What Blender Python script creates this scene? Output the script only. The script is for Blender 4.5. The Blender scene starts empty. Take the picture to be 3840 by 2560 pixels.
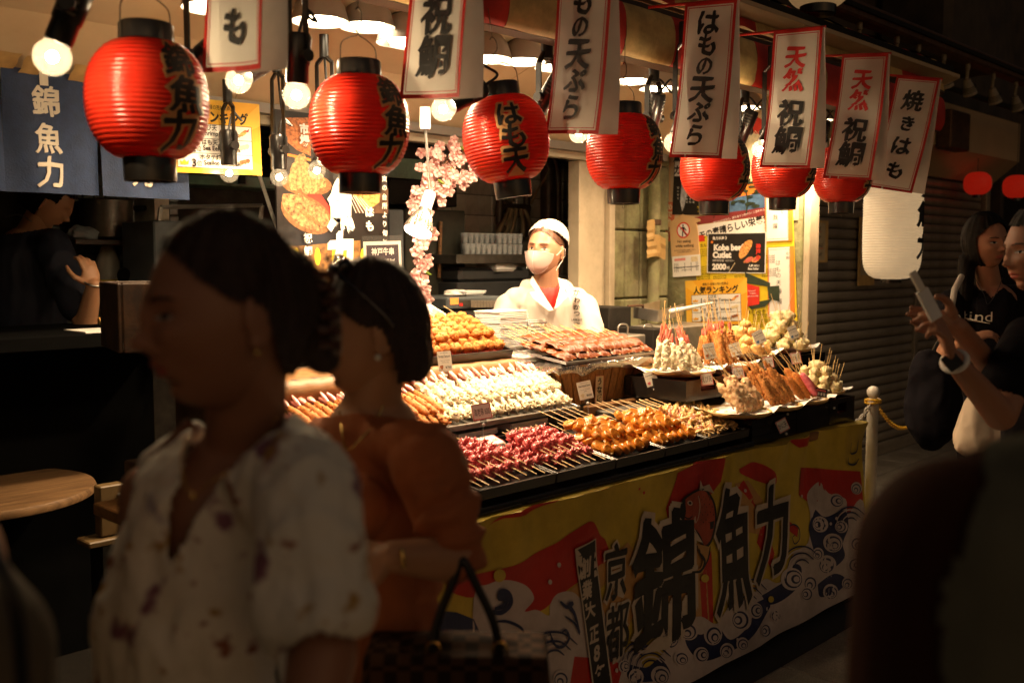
import bpy, bmesh, math, random
import numpy as np
from mathutils import Vector, Matrix, noise
from mathutils.bvhtree import BVHTree

random.seed(7)
S = bpy.context.scene
COL = S.collection
PI = math.pi

# ------------------------------------------------------------------ camera, world, exposure
AZ, PITCH, EYE, FOC = math.radians(44.2), math.radians(4.67), 1.55, 3733.0
cam_d = bpy.data.cameras.new('camera')
cam = bpy.data.objects.new('camera', cam_d)
COL.objects.link(cam)
cam.location = (0, 0, EYE)
cam.rotation_euler = (PI / 2 - PITCH, 0, AZ - PI / 2)
cam_d.lens = 35
cam_d.sensor_width = 36
cam_d.clip_start = 0.05
cam_d.clip_end = 200
cam_d.dof.use_dof = True
cam_d.dof.focus_distance = 3.9
cam_d.dof.aperture_fstop = 2.6
S.camera = cam

W = bpy.data.worlds.new('World')
S.world = W
W.use_nodes = True
wn = W.node_tree.nodes
wl = W.node_tree.links
bg = wn['Background']
sky = wn.new('ShaderNodeTexSky')
sky.sky_type = 'NISHITA'
sky.sun_disc = False
sky.sun_elevation = math.radians(24)
sky.sun_rotation = math.radians(200)
tint = wn.new('ShaderNodeMixRGB')
tint.blend_type = 'MULTIPLY'
tint.inputs[0].default_value = 1
tint.inputs[2].default_value = (1.0, 0.68, 0.42, 1)
wl.new(sky.outputs[0], tint.inputs[1])
wl.new(tint.outputs[0], bg.inputs[0])
SKY = 0.017
bg.inputs[1].default_value = SKY

S.view_settings.view_transform = 'Standard'
S.view_settings.look = 'None'
S.view_settings.exposure = 0.0
S.view_settings.gamma = 1
S.view_settings.use_curve_mapping = False
S.cycles.max_bounces = 6
S.cycles.diffuse_bounces = 3
S.cycles.glossy_bounces = 2
S.cycles.transmission_bounces = 4
S.cycles.transparent_max_bounces = 6
S.cycles.sample_clamp_indirect = 2.0
S.cycles.caustics_reflective = False
S.cycles.caustics_refractive = False
LAMP = (1.0, 0.70, 0.40)

# ------------------------------------------------------------------ pixel of the photograph -> point of the place
FW = Vector((math.cos(AZ), math.sin(AZ), 0))
RT = Vector((math.sin(AZ), -math.cos(AZ), 0))
CF = FW * math.cos(PITCH) - Vector((0, 0, math.sin(PITCH)))
CU = FW * math.sin(PITCH) + Vector((0, 0, math.cos(PITCH)))
C0 = Vector((0, 0, EYE))


def P(u, v, D=None, X=None, Y=None, Z=None):
    """point seen at (u, v) of the 3840 px photograph, on the plane D (distance ahead), X, Y or Z"""
    r = CF + RT * ((u - 1920) / FOC) + CU * ((1280 - v) / FOC)
    if D is not None:
        t = D / r.dot(FW)
    elif X is not None:
        t = X / r.x
    elif Y is not None:
        t = Y / r.y
    else:
        t = (Z - EYE) / r.z
    return C0 + r * t


# ------------------------------------------------------------------ materials
_M = {}


def mat(name, c=(.5, .5, .5), r=.5, m=0., var=.10, sc=18, bump=0., bs=90, emit=None, es=0., trans=0.,
        coat=0., spec=.5, sub=0., stretch=None, c2=None, dirt=0.):
    if name in _M:
        return _M[name]
    M = bpy.data.materials.new(name)
    _M[name] = M
    M.use_nodes = True
    nt = M.node_tree
    n, l = nt.nodes, nt.links
    b = n['Principled BSDF']
    b.inputs['Roughness'].default_value = r
    b.inputs['Metallic'].default_value = m
    b.inputs['Specular IOR Level'].default_value = spec
    if coat:
        b.inputs['Coat Weight'].default_value = coat
        b.inputs['Coat Roughness'].default_value = .12
    if sub:
        b.inputs['Subsurface Weight'].default_value = sub
        b.inputs['Subsurface Radius'].default_value = (.02, .008, .004)
        b.inputs['Subsurface Scale'].default_value = .5
    tc = n.new('ShaderNodeTexCoord')
    mp = n.new('ShaderNodeMapping')
    l.new(tc.outputs['Object'], mp.inputs[0])
    if stretch:
        mp.inputs['Scale'].default_value = stretch
    nz = n.new('ShaderNodeTexNoise')
    nz.inputs['Scale'].default_value = sc
    nz.inputs['Detail'].default_value = 5
    nz.inputs['Roughness'].default_value = .6
    l.new(mp.outputs[0], nz.inputs['Vector'])
    ramp = n.new('ShaderNodeValToRGB')
    ramp.color_ramp.elements[0].position = .32
    ramp.color_ramp.elements[1].position = .68
    lo = [max(0, x * (1 - var)) for x in c]
    hi = [min(1, x * (1 + var)) for x in (c2 or c)]
    ramp.color_ramp.elements[0].color = (*lo, 1)
    ramp.color_ramp.elements[1].color = (*hi, 1)
    l.new(nz.outputs['Fac'], ramp.inputs[0])
    out = ramp.outputs[0]
    if dirt:
        n2 = n.new('ShaderNodeTexNoise')
        n2.inputs['Scale'].default_value = 3.1
        n2.inputs['Detail'].default_value = 8
        n2.inputs['Roughness'].default_value = .7
        l.new(tc.outputs['Object'], n2.inputs['Vector'])
        r2 = n.new('ShaderNodeValToRGB')
        r2.color_ramp.elements[0].position = .45
        r2.color_ramp.elements[1].position = .62
        r2.color_ramp.elements[0].color = (1, 1, 1, 1)
        r2.color_ramp.elements[1].color = (1 - dirt, 1 - dirt * 1.05, 1 - dirt * 1.15, 1)
        l.new(n2.outputs['Fac'], r2.inputs[0])
        mx = n.new('ShaderNodeMixRGB')
        mx.blend_type = 'MULTIPLY'
        mx.inputs[0].default_value = 1
        l.new(out, mx.inputs[1])
        l.new(r2.outputs[0], mx.inputs[2])
        out = mx.outputs[0]
    l.new(out, b.inputs['Base Color'])
    if bump:
        nb = n.new('ShaderNodeTexNoise')
        nb.inputs['Scale'].default_value = bs
        nb.inputs['Detail'].default_value = 4
        l.new(mp.outputs[0], nb.inputs['Vector'])
        bp = n.new('ShaderNodeBump')
        bp.inputs['Strength'].default_value = bump
        bp.inputs['Distance'].default_value = .004
        l.new(nb.outputs['Fac'], bp.inputs['Height'])
        l.new(bp.outputs[0], b.inputs['Normal'])
    if emit:
        b.inputs['Emission Color'].default_value = (*emit, 1)
        b.inputs['Emission Strength'].default_value = es
    if trans:
        t = n.new('ShaderNodeBsdfTranslucent')
        l.new(out, t.inputs[0])
        ms = n.new('ShaderNodeMixShader')
        ms.inputs[0].default_value = trans
        l.new(b.outputs[0], ms.inputs[1])
        l.new(t.outputs[0], ms.inputs[2])
        l.new(ms.outputs[0], n['Material Output'].inputs[0])
    return M


def glass_mat(name, c=(.9, .9, .9), alpha=.25, r=.08, dif=.12):
    """clear plastic or glass: mostly see-through with a glossy skin"""
    if name in _M:
        return _M[name]
    M = bpy.data.materials.new(name)
    _M[name] = M
    M.use_nodes = True
    n, l = M.node_tree.nodes, M.node_tree.links
    b = n['Principled BSDF']
    b.inputs['Base Color'].default_value = (*[x * dif for x in c], 1)
    b.inputs['Roughness'].default_value = r
    b.inputs['Alpha'].default_value = alpha
    return M


# ------------------------------------------------------------------ mesh building
def link(name, me, mats, parent=None, smooth=None):
    o = bpy.data.objects.new(name, me)
    COL.objects.link(o)
    for m_ in (mats if isinstance(mats, (list, tuple)) else [mats]):
        me.materials.append(m_)
    if smooth is not None and len(me.polygons):
        me.polygons.foreach_set('use_smooth', [True] * len(me.polygons))
        me.set_sharp_from_angle(angle=math.radians(smooth))
    if parent:
        o.parent = parent
    return o


def frame_of(d):
    d = Vector(d).normalized()
    a = Vector((0, 0, 1)) if abs(d.z) < .95 else Vector((1, 0, 0))
    x = d.cross(a).normalized()
    return x, d.cross(x).normalized(), d


class MB:
    """collects shapes into one mesh"""

    def __init__(s):
        s.v, s.f, s.m, s.k = [], [], [], 0

    def add(s, vs, fs):
        o = len(s.v)
        s.v.extend([tuple(p) for p in vs])
        s.f.extend([tuple(i + o for i in f) for f in fs])
        s.m.extend([s.k] * len(fs))
        return s

    def mat(s, k):
        s.k = k
        return s

    def box(s, c, size, R=None, taper=1.0, bev=0.0):
        c = Vector(c)
        hx, hy, hz = size[0] / 2, size[1] / 2, size[2] / 2
        if bev:
            b = min(bev, hx * .45, hy * .45, hz * .45)
            vs, idx = [], {}
            for sx in (-1, 1):
                for sy in (-1, 1):
                    for sz in (-1, 1):
                        for ax in range(3):
                            p = [sx * (hx - b), sy * (hy - b), sz * (hz - b)]
                            p[ax] += (sx, sy, sz)[ax] * b
                            idx[sx, sy, sz, ax] = len(vs)
                            vs.append(Vector(p))
            I = lambda a, b_, c_, ax: idx[a, b_, c_, ax]
            fs = []
            for q in (-1, 1):
                fs.append([I(q, -1, -1, 0), I(q, 1, -1, 0), I(q, 1, 1, 0), I(q, -1, 1, 0)][::q])
                fs.append([I(-1, q, -1, 1), I(-1, q, 1, 1), I(1, q, 1, 1), I(1, q, -1, 1)][::q])
                fs.append([I(-1, -1, q, 2), I(1, -1, q, 2), I(1, 1, q, 2), I(-1, 1, q, 2)][::q])
                for w in (-1, 1):
                    fs.append([I(q, w, -1, 0), I(q, w, 1, 0), I(q, w, 1, 1), I(q, w, -1, 1)])
                    fs.append([I(q, -1, w, 0), I(q, 1, w, 0), I(q, 1, w, 2), I(q, -1, w, 2)])
                    fs.append([I(-1, q, w, 1), I(1, q, w, 1), I(1, q, w, 2), I(-1, q, w, 2)])
            for sx in (-1, 1):
                for sy in (-1, 1):
                    for sz in (-1, 1):
                        fs.append([I(sx, sy, sz, 0), I(sx, sy, sz, 1), I(sx, sy, sz, 2)])
        else:
            vs = [Vector((sx * hx * (taper if sz < 0 else 1), sy * hy * (taper if sz < 0 else 1), sz * hz))
                  for sx in (-1, 1) for sy in (-1, 1) for sz in (-1, 1)]
            fs = [(0, 1, 3, 2), (4, 6, 7, 5), (0, 4, 5, 1), (2, 3, 7, 6), (0, 2, 6, 4), (1, 5, 7, 3)]
        if R is not None:
            vs = [R @ p for p in vs]
        return s.add([c + p for p in vs], fs)

    def span(s, x0, x1, y0, y1, z0, z1, bev=0):
        return s.box(((x0 + x1) / 2, (y0 + y1) / 2, (z0 + z1) / 2), (abs(x1 - x0), abs(y1 - y0), abs(z1 - z0)), bev=bev)

    def tube(s, pts, r, n=8, cap=True):
        pts = [Vector(p) for p in pts]
        rs = r if isinstance(r, (list, tuple)) else [r] * len(pts)
        vs, fs = [], []
        x = None
        for i, p in enumerate(pts):
            d = (pts[min(i + 1, len(pts) - 1)] - pts[max(i - 1, 0)])
            if d.length < 1e-9:
                d = Vector((0, 0, 1))
            d.normalize()
            if x is None:
                x, y, _ = frame_of(d)
            else:
                x = (x - d * x.dot(d))
                if x.length < 1e-6:
                    x, y, _ = frame_of(d)
                x.normalize()
            y = d.cross(x)
            for k in range(n):
                a = 2 * PI * k / n
                vs.append(p + (x * math.cos(a) + y * math.sin(a)) * rs[i])
        for i in range(len(pts) - 1):
            for k in range(n):
                a, b = i * n + k, i * n + (k + 1) % n
                fs.append((a, b, b + n, a + n))
        if cap:
            fs.append(tuple(range(n))[::-1])
            fs.append(tuple(len(vs) - n + k for k in range(n)))
        return s.add(vs, fs)

    def lathe(s, prof, n=24, c=(0, 0, 0), axis=(0, 0, 1), wob=None, a0=0):
        """prof: (radius, height) pairs along the axis"""
        x, y, d = frame_of(axis)
        c = Vector(c)
        vs, fs = [], []
        for (r, h) in prof:
            for k in range(n):
                a = a0 + 2 * PI * k / n
                rr = max(r, 1e-5)
                if wob:
                    rr *= wob(a, h)
                vs.append(c + (x * math.cos(a) + y * math.sin(a)) * rr + d * h)
        for i in range(len(prof) - 1):
            for k in range(n):
                a, b = i * n + k, i * n + (k + 1) % n
                fs.append((a, b, b + n, a + n))
        return s.add(vs, fs)

    def ball(s, c, r, n=12, m=8, R=None):
        r = Vector(r) if isinstance(r, (tuple, list, Vector)) else Vector((r, r, r))
        vs, fs = [], []
        for i in range(m + 1):
            t = PI * i / m
            for k in range(n):
                a = 2 * PI * k / n
                p = Vector((r.x * math.sin(t) * math.cos(a), r.y * math.sin(t) * math.sin(a), r.z * math.cos(t)))
                if i in (0, m):
                    p = Vector((0, 0, r.z * (1 if i == 0 else -1)))
                vs.append((R @ p if R is not None else p) + Vector(c))
        for i in range(m):
            for k in range(n):
                a, b = i * n + k, i * n + (k + 1) % n
                if i == 0:
                    fs.append((a, a + n, b + n))
                elif i == m - 1:
                    fs.append((a, a + n, b))
                else:
                    fs.append((a, a + n, b + n, b))
        return s.add(vs, fs)

    def capsule(s, p1, r1, p2, r2, n=14, m=5):
        p1, p2 = Vector(p1), Vector(p2)
        d = p2 - p1
        L = d.length
        prof = [(r1 * math.sin(PI / 2 * i / m), -r1 * math.cos(PI / 2 * i / m)) for i in range(m + 1)]
        prof += [(r2 * math.cos(PI / 2 * i / m), L + r2 * math.sin(PI / 2 * i / m)) for i in range(m + 1)]
        return s.lathe(prof, n, p1, d)

    def grid(s, nx, ny, fn):
        vs = [fn(i / nx, j / ny) for j in range(ny + 1) for i in range(nx + 1)]
        fs = [(j * (nx + 1) + i, j * (nx + 1) + i + 1, (j + 1) * (nx + 1) + i + 1, (j + 1) * (nx + 1) + i)
              for j in range(ny) for i in range(nx)]
        return s.add(vs, fs)

    def poly_prism(s, pts, z0, z1):
        """pts 2d, ccw"""
        n = len(pts)
        vs = [(x, y, z0) for x, y in pts] + [(x, y, z1) for x, y in pts]
        fs = [tuple(range(n))[::-1], tuple(range(n, 2 * n))] + [(i, (i + 1) % n, (i + 1) % n + n, i + n) for i in range(n)]
        return s.add(vs, fs)

    def mesh(s, name='mesh'):
        me = bpy.data.meshes.new(name)
        me.from_pydata(s.v, [], s.f)
        if max(s.m, default=0):
            me.polygons.foreach_set('material_index', s.m)
        return me

    def obj(s, name, mats, parent=None, smooth=None):
        me = s.mesh(name)
        if smooth is not None:
            bm = bmesh.new()
            bm.from_mesh(me)
            bmesh.ops.remove_doubles(bm, verts=bm.verts, dist=1e-5)
            bmesh.ops.recalc_face_normals(bm, faces=bm.faces)
            bm.to_mesh(me)
            bm.free()
        return link(name, me, mats, parent, smooth)


def rot(rx=0, ry=0, rz=0):
    return (Matrix.Rotation(rz, 3, 'Z') @ Matrix.Rotation(ry, 3, 'Y') @ Matrix.Rotation(rx, 3, 'X'))


def M4(loc, R=None):
    m_ = (R.to_4x4() if R is not None else Matrix.Identity(4))
    m_.translation = Vector(loc)
    return m_


def tag(o, label=None, cat=None, group=None, kind=None):
    if label:
        o['label'] = label
    if cat:
        o['category'] = cat
    if group:
        o['group'] = group
    if kind:
        o['kind'] = kind
    return o


def thing(name, label, cat, loc=(0, 0, 0), R=None, group=None):
    o = bpy.data.objects.new(name, None)
    o.empty_display_size = .1
    COL.objects.link(o)
    o.matrix_world = M4(loc, R)
    return tag(o, label, cat, group)


def struct(o):
    o['kind'] = 'structure'
    return o


_kids = {}


def kids(o):
    return [c for c in COL.objects if c.parent == o]


def dup(root, loc, R=None, label=None, group=None, scale=None, family=None):
    r = root.copy()
    COL.objects.link(r)
    m_ = M4(loc, R)
    if scale:
        m_ = m_ @ Matrix.Diagonal((*((scale,) * 3 if isinstance(scale, (int, float)) else scale), 1))
    r.matrix_world = m_
    if label:
        r['label'] = label
    if group:
        r['group'] = group
    fam = family if family is not None else [(c, kids(c)) for c in kids(root)]
    for c, gs in fam:
        d = c.copy()
        COL.objects.link(d)
        d.parent = r
        for g in gs:
            e = g.copy()
            COL.objects.link(e)
            e.parent = d
    return r


def family(root):
    return [(c, kids(c)) for c in kids(root)]


# ------------------------------------------------------------------ lettering and flat print
_G = {}


def glyphs(s, bold=0.):
    """flat mesh of a string set in the built-in font, 1 unit = 1 em, centred on its own box"""
    key = (s, round(bold, 4))
    if key in _G:
        return _G[key]
    cu = bpy.data.curves.new('t', 'FONT')
    cu.body = s
    cu.size = 1.0
    cu.resolution_u = 3
    cu.offset = bold
    cu.fill_mode = 'FRONT'
    o = bpy.data.objects.new('t', cu)
    COL.objects.link(o)
    dg = bpy.context.evaluated_depsgraph_get()
    me = bpy.data.meshes.new_from_object(o.evaluated_get(dg))
    vs = [(v.co.x, v.co.y) for v in me.vertices]
    fs = [tuple(p.vertices) for p in me.polygons]
    bpy.data.objects.remove(o)
    bpy.data.curves.remove(cu)
    bpy.data.meshes.remove(me)
    if vs:
        x0, x1 = min(v[0] for v in vs), max(v[0] for v in vs)
        y0, y1 = min(v[1] for v in vs), max(v[1] for v in vs)
        cx, cy = (x0 + x1) / 2, (y0 + y1) / 2
        vs = [(x - cx, y - cy) for x, y in vs]
        w, h = x1 - x0, y1 - y0
    else:
        w = h = 0
    _G[key] = (vs, fs, w, h)
    return _G[key]


def brush(vs, seed, amt):
    out = []
    for x, y in vs:
        a = noise.noise_vector(Vector((x * 3.1 + seed * 7.3, y * 3.1, seed)))
        b = noise.noise_vector(Vector((x * 11 + seed, y * 11, seed * 3.)))
        out.append((x + (a.x * .10 + b.x * .028) * amt, y + (a.y * .10 + b.y * .028) * amt))
    return out


class Print:
    """flat print made of thin layers on a sheet; local x right, y up, z out of the sheet"""

    def __init__(s, step=.00015):
        s.layers, s.z, s.step, s.mats = [], step, step, []

    def _add(s, vs, fs, m_):
        if m_ not in s.mats:
            s.mats.append(m_)
        s.layers.append(([(x, y, s.z) for x, y in vs], fs, s.mats.index(m_)))
        s.z += s.step
        return s

    def poly(s, pts, m_):
        return s._add(pts, [tuple(range(len(pts)))], m_)

    def rect(s, x, y, w, h, m_):
        return s.poly([(x - w / 2, y - h / 2), (x + w / 2, y - h / 2), (x + w / 2, y + h / 2), (x - w / 2, y + h / 2)], m_)

    def border(s, x, y, w, h, t, m_):
        s.rect(x, y + h / 2 - t / 2, w, t, m_)
        s.rect(x, y - h / 2 + t / 2, w, t, m_)
        s.rect(x - w / 2 + t / 2, y, t, h - 2 * t, m_)
        s.rect(x + w / 2 - t / 2, y, t, h - 2 * t, m_)
        s.z -= 3 * s.step
        return s

    def disc(s, x, y, rx, ry, m_, n=20, a=0, wob=0):
        ca, sa = math.cos(a), math.sin(a)
        pts = []
        for k in range(n):
            t = 2 * PI * k / n
            q = 1 + wob * math.sin(3 * t + x * 50) + wob * .6 * math.sin(7 * t + y * 90)
            px, py = rx * math.cos(t) * q, ry * math.sin(t) * q
            pts.append((x + px * ca - py * sa, y + px * sa + py * ca))
        return s.poly(pts, m_)

    def stroke(s, pts, w, m_):
        """ribbon along pts; w a number or list"""
        n = len(pts)
        ws = w if isinstance(w, (list, tuple)) else [w] * n
        L, R_ = [], []
        for i, (x, y) in enumerate(pts):
            a = pts[max(i - 1, 0)]
            b = pts[min(i + 1, n - 1)]
            dx, dy = b[0] - a[0], b[1] - a[1]
            q = math.hypot(dx, dy) or 1
            nx, ny = -dy / q * ws[i] / 2, dx / q * ws[i] / 2
            L.append((x + nx, y + ny))
            R_.append((x - nx, y - ny))
        vs = L + R_
        fs = [(i, i + n, i + n + 1, i + 1) for i in range(n - 1)]
        return s._add(vs, fs, m_)

    def text(s, t, x, y, size, m_, bold=0., align='c', sx=1., a=0., nib=0., br=0., maxw=None):
        vs, fs, w, h = glyphs(t, bold)
        if not vs:
            return s
        if maxw and w * size * sx > maxw:
            sx = maxw / (w * size)
        if br:
            vs = brush(vs, (hash_(t) % 97) + x * 13, br)
        k = w * size * sx / 2
        ox = x if align == 'c' else (x + k if align == 'l' else x - k)
        ca, sa = math.cos(a), math.sin(a)
        offs = [(0, 0)] if not nib else [(-nib, -nib * .8), (nib, nib * .8), (0, 0)]
        for dx, dy in offs:
            out = []
            for px, py in vs:
                qx, qy = (px + dx) * size * sx, (py + dy) * size
                out.append((ox + qx * ca - qy * sa, y + qx * sa + qy * ca))
            s._add(out, fs, m_)
        return s

    def column(s, t, x, y, size, m_, pitch=None, **k):
        """top to bottom, y is the centre of the first character"""
        for i, ch in enumerate(t):
            if ch != ' ':
                s.text(ch, x, y - i * (pitch or size * 1.08), size, m_, **k)
        return s

    def mesh(s, fn=None, cut=None, name='print'):
        bm = bmesh.new()
        for vs, fs, mi in s.layers:
            b = [bm.verts.new(v) for v in vs]
            for f in fs:
                try:
                    q = bm.faces.new([b[i] for i in f])
                    q.material_index = mi
                except ValueError:
                    pass
        if cut:
            cx, cy = cut
            for ax, st in ((0, cx), (1, cy)):
                if not st:
                    continue
                lo = min(v.co[ax] for v in bm.verts)
                hi = max(v.co[ax] for v in bm.verts)
                k = math.ceil(lo / st)
                while k * st < hi:
                    co = [0, 0, 0]
                    no = [0, 0, 0]
                    co[ax] = k * st
                    no[ax] = 1
                    bmesh.ops.bisect_plane(bm, geom=bm.verts[:] + bm.edges[:] + bm.faces[:], plane_co=co, plane_no=no, dist=1e-6)
                    k += 1
        if fn:
            for v in bm.verts:
                v.co = fn(v.co.x, v.co.y, v.co.z)
        bmesh.ops.triangulate(bm, faces=[f for f in bm.faces if len(f.verts) > 4])
        me = bpy.data.meshes.new(name)
        bm.to_mesh(me)
        bm.free()
        return me

    def obj(s, name, parent, fn=None, cut=None):
        return link(name, s.mesh(fn, cut, name), s.mats, parent)


def hash_(t):
    return sum(ord(c) * (i + 3) for i, c in enumerate(t))


def face_R(normal, up=(0, 0, 1), roll=0.):
    """rotation whose local z is the sheet's normal and local y is up"""
    z = Vector(normal).normalized()
    x = Vector(up).cross(z).normalized()
    y = z.cross(x)
    R = Matrix((x, y, z)).transposed()
    return R @ Matrix.Rotation(roll, 3, 'Z')


def remesh(mb, voxel, smooth=4, fn=None):
    """one continuous surface out of overlapping shapes"""
    me = mb.mesh('tmp') if isinstance(mb, MB) else mb
    bm = bmesh.new()
    bm.from_mesh(me)
    bmesh.ops.remove_doubles(bm, verts=bm.verts, dist=1e-5)
    bmesh.ops.recalc_face_normals(bm, faces=bm.faces)
    bm.to_mesh(me)
    bm.free()
    o = bpy.data.objects.new('tmp', me)
    COL.objects.link(o)
    q = o.modifiers.new('r', 'REMESH')
    q.mode = 'VOXEL'
    q.voxel_size = voxel
    if smooth:
        w = o.modifiers.new('s', 'SMOOTH')
        w.factor = .5
        w.iterations = smooth
    dg = bpy.context.evaluated_depsgraph_get()
    out = bpy.data.meshes.new_from_object(o.evaluated_get(dg))
    bpy.data.objects.remove(o)
    return out


def carve(me, drop):
    """delete the faces whose centre satisfies drop(co)"""
    bm = bmesh.new()
    bm.from_mesh(me)
    dead = [f for f in bm.faces if drop(f.calc_center_median())]
    bmesh.ops.delete(bm, geom=dead, context='FACES')
    bm.to_mesh(me)
    bm.free()
    return me


def wrinkle(me, amt, sc=14, seed=0., along=None):
    ns = [v.normal.copy() for v in me.vertices]
    for v, nv in zip(me.vertices, ns):
        c = v.co
        q = Vector((c.x * sc, c.y * sc, c.z * sc * .5)) + Vector((seed, 0, 0))
        d = noise.noise(q) + .5 * noise.noise(q * 2.3)
        d = 1 - abs(d) * 2.2
        v.co = c + nv * d * amt
    return me
# ------------------------------------------------------------------ palette
m_stone = mat('granite_slab', (.19, .165, .135), .55, var=.5, sc=260, bump=.5, bs=220, dirt=.3)
m_joint = mat('slab_joint', (.03, .027, .024), .9, bump=.3)
m_asph = mat('dark_street', (.035, .032, .03), .8, var=.3, bump=.4)
m_beige = mat('beige_panel', (.52, .385, .235), .38, var=.04, sc=3, dirt=.08)
m_fascia = mat('grey_trim', (.20, .175, .15), .45, m=.3, var=.08)
m_frame = mat('cream_frame', (.50, .42, .30), .45, var=.08, sc=9, dirt=.2)
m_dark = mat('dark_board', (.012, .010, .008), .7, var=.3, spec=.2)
m_black = mat('black_plastic', (.012, .011, .010), .32, var=.2)
m_blackw = mat('black_lacquer', (.010, .008, .007), .22, var=.3, coat=.4)
m_steel = mat('steel', (.55, .52, .48), .32, m=.9, var=.10, dirt=.15)
m_steel_d = mat('dull_steel', (.13, .12, .105), .42, m=.8, var=.2, dirt=.3)
m_wood = mat('brown_wood', (.27, .13, .045), .45, var=.35, sc=9, stretch=(1.2, 9, 9), bump=.25, bs=40, dirt=.25)
m_darkwood = mat('dark_wood', (.045, .022, .011), .5, var=.35, sc=9, stretch=(1.2, 9, 9), bump=.2)
m_tile = mat('old_white_tile', (.80, .70, .56), .25, var=.12, sc=6, dirt=.4)
m_grout = mat('tile_grout', (.05, .04, .03), .9, var=.3)
m_concrete = mat('mossy_concrete', (.30, .25, .15), .85, var=.25, sc=7, bump=.8, bs=45, c2=(.26, .27, .13), dirt=.5)
m_conc_edge = mat('concrete_joint', (.035, .03, .02), .9)  # dark joint colour between the concrete blocks
m_shutter = mat('shutter_steel', (.27, .23, .18), .42, m=.35, var=.15, sc=5, stretch=(.6, 1, 12), dirt=.25)
m_shutgap = mat('shutter_gap', (.02, .018, .015), .8)  # dark backing between the shutter slats
m_red = mat('red_cloth', (.55, .03, .016), .65, var=.25, sc=8, dirt=.3, bump=.2, bs=30)
m_cream = mat('cream_cloth', (.62, .44, .18), .65, var=.2, sc=8, dirt=.4, bump=.2, bs=30)
m_rust = mat('rusty_rail', (.10, .045, .02), .5, var=.4, m=.3, dirt=.3)
m_white = mat('white_plastic', (.78, .76, .72), .35, var=.04)
m_paper = mat('white_paper', (.80, .77, .72), .6, var=.03)
m_ink = mat('black_ink', (.010, .009, .009), .5)
m_redink = mat('red_ink', (.60, .025, .02), .5, var=.05)
m_green = mat('green_panel', (.12, .22, .17), .35, var=.2, dirt=.4)
m_pipe = mat('brown_pipe', (.10, .06, .035), .45, var=.4, m=.3, dirt=.4)


def bx(mb, u0, u1, v0, v1, Y, dep, bev=0.):
    """box whose street face spans the pixels on the plane Y, reaching dep deeper"""
    um, vm = (u0 + u1) / 2, (v0 + v1) / 2
    return mb.span(P(u0, vm, Y=Y).x, P(u1, vm, Y=Y).x, Y, Y + dep, P(um, v1, Y=Y).z, P(um, v0, Y=Y).z, bev)


# ------------------------------------------------------------------ ground
g = MB().span(-30, 40, -30, 30, -.30, -.03)
ground = struct(g.obj('ground', m_asph))
pav = struct(MB().span(-1, 14, -2.5, 2.0, -.029, -.012).obj('pavement', m_joint))
slab_me = None
for i in range(26):
    for j in range(8):
        x, y = -.8 + i * .44 + (.22 if j % 2 else 0), 1.55 - j * .6
        if slab_me is None:
            o = MB().box((0, 0, 0), (.430, .590, .05), bev=.005).obj('slab', m_stone, pav)
            slab_me = o.data
        else:
            o = link('slab', slab_me, [], pav)
        o.location = (x, y, -.026 + random.uniform(-.001, .001))
for i in range(14):
    for j in range(3):
        o = link('slab', slab_me, [], pav)
        o.location = (4.66 + i * .44, 2.15 + j * .6, -.026)
struct(MB().span(4.40, 10.2, 1.86, 3.36, -.029, -.012).obj('pavement_edge', m_joint))
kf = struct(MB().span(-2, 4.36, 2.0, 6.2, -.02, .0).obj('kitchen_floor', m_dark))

# ------------------------------------------------------------------ kitchen walls
YK = 4.60
back = struct(MB().span(-2.5, 6.6, YK, YK + .1, 0, 3.0).obj('back_wall', m_grout))


def tile_field(u0, u1, v0, v1, w, h, m_):
    xa, xb = P(u0, 900, Y=YK).x, P(u1, 900, Y=YK).x
    zt, zb = P((u0 + u1) / 2, v0, Y=YK).z, P((u0 + u1) / 2, v1, Y=YK).z
    me = None
    n = 0
    for i in range(int((xb - xa) / w) + 1):
        for j in range(int((zt - zb) / h) + 1):
            if me is None:
                o = MB().box((0, 0, 0), (w - .004, .014, h - .004), bev=.004).obj('tile', m_, back)
                me = o.data
            else:
                o = link('tile', me, [], back)
            o.location = (xa + w * (i + .5), YK - .002 + random.uniform(-.0015, .0015), zb + h * (j + .5))
            n += 1
    return n


tile_field(1640, 2185, 560, 1250, .115, .128, m_tile)
tile_field(180, 640, 700, 1250, .052, .062, mat('bluish_tile', (.13, .15, .14), .25, var=.12, sc=6, dirt=.4))
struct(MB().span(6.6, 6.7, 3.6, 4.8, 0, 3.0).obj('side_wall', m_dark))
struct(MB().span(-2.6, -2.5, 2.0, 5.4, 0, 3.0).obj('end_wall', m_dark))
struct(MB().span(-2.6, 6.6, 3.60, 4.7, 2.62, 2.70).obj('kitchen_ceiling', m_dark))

# ------------------------------------------------------------------ inclined beige soffit over the counter
sof = MB()
prof = [(3.40, 2.150), (3.22, 2.305), (2.30, 2.63)]
xs = [-1.6, -.4, .8, 2.0, 3.2, 4.4, 5.6, 6.2]
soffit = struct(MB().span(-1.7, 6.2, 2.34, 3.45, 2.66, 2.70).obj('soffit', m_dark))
pm = {}
for k in range(2):
    (y0, z0), (y1, z1) = prof[k], prof[k + 1]
    for a, b in zip(xs, xs[1:]):
        mb = MB()
        q = [(a + .002, y0, z0), (b - .002, y0, z0), (b - .002, y1, z1), (a + .002, y1, z1)]
        mb.add(q + [(x, y, z + .02) for x, y, z in q], [(0, 3, 2, 1), (4, 5, 6, 7), (0, 1, 5, 4), (1, 2, 6, 5), (2, 3, 7, 6), (3, 0, 4, 7)])
        mb.obj('panel', m_beige, soffit)
tr = MB().span(-1.6, 4.75, 3.38, 3.44, 2.112, 2.150)
tr.obj('trim', m_fascia, soffit)
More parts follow.
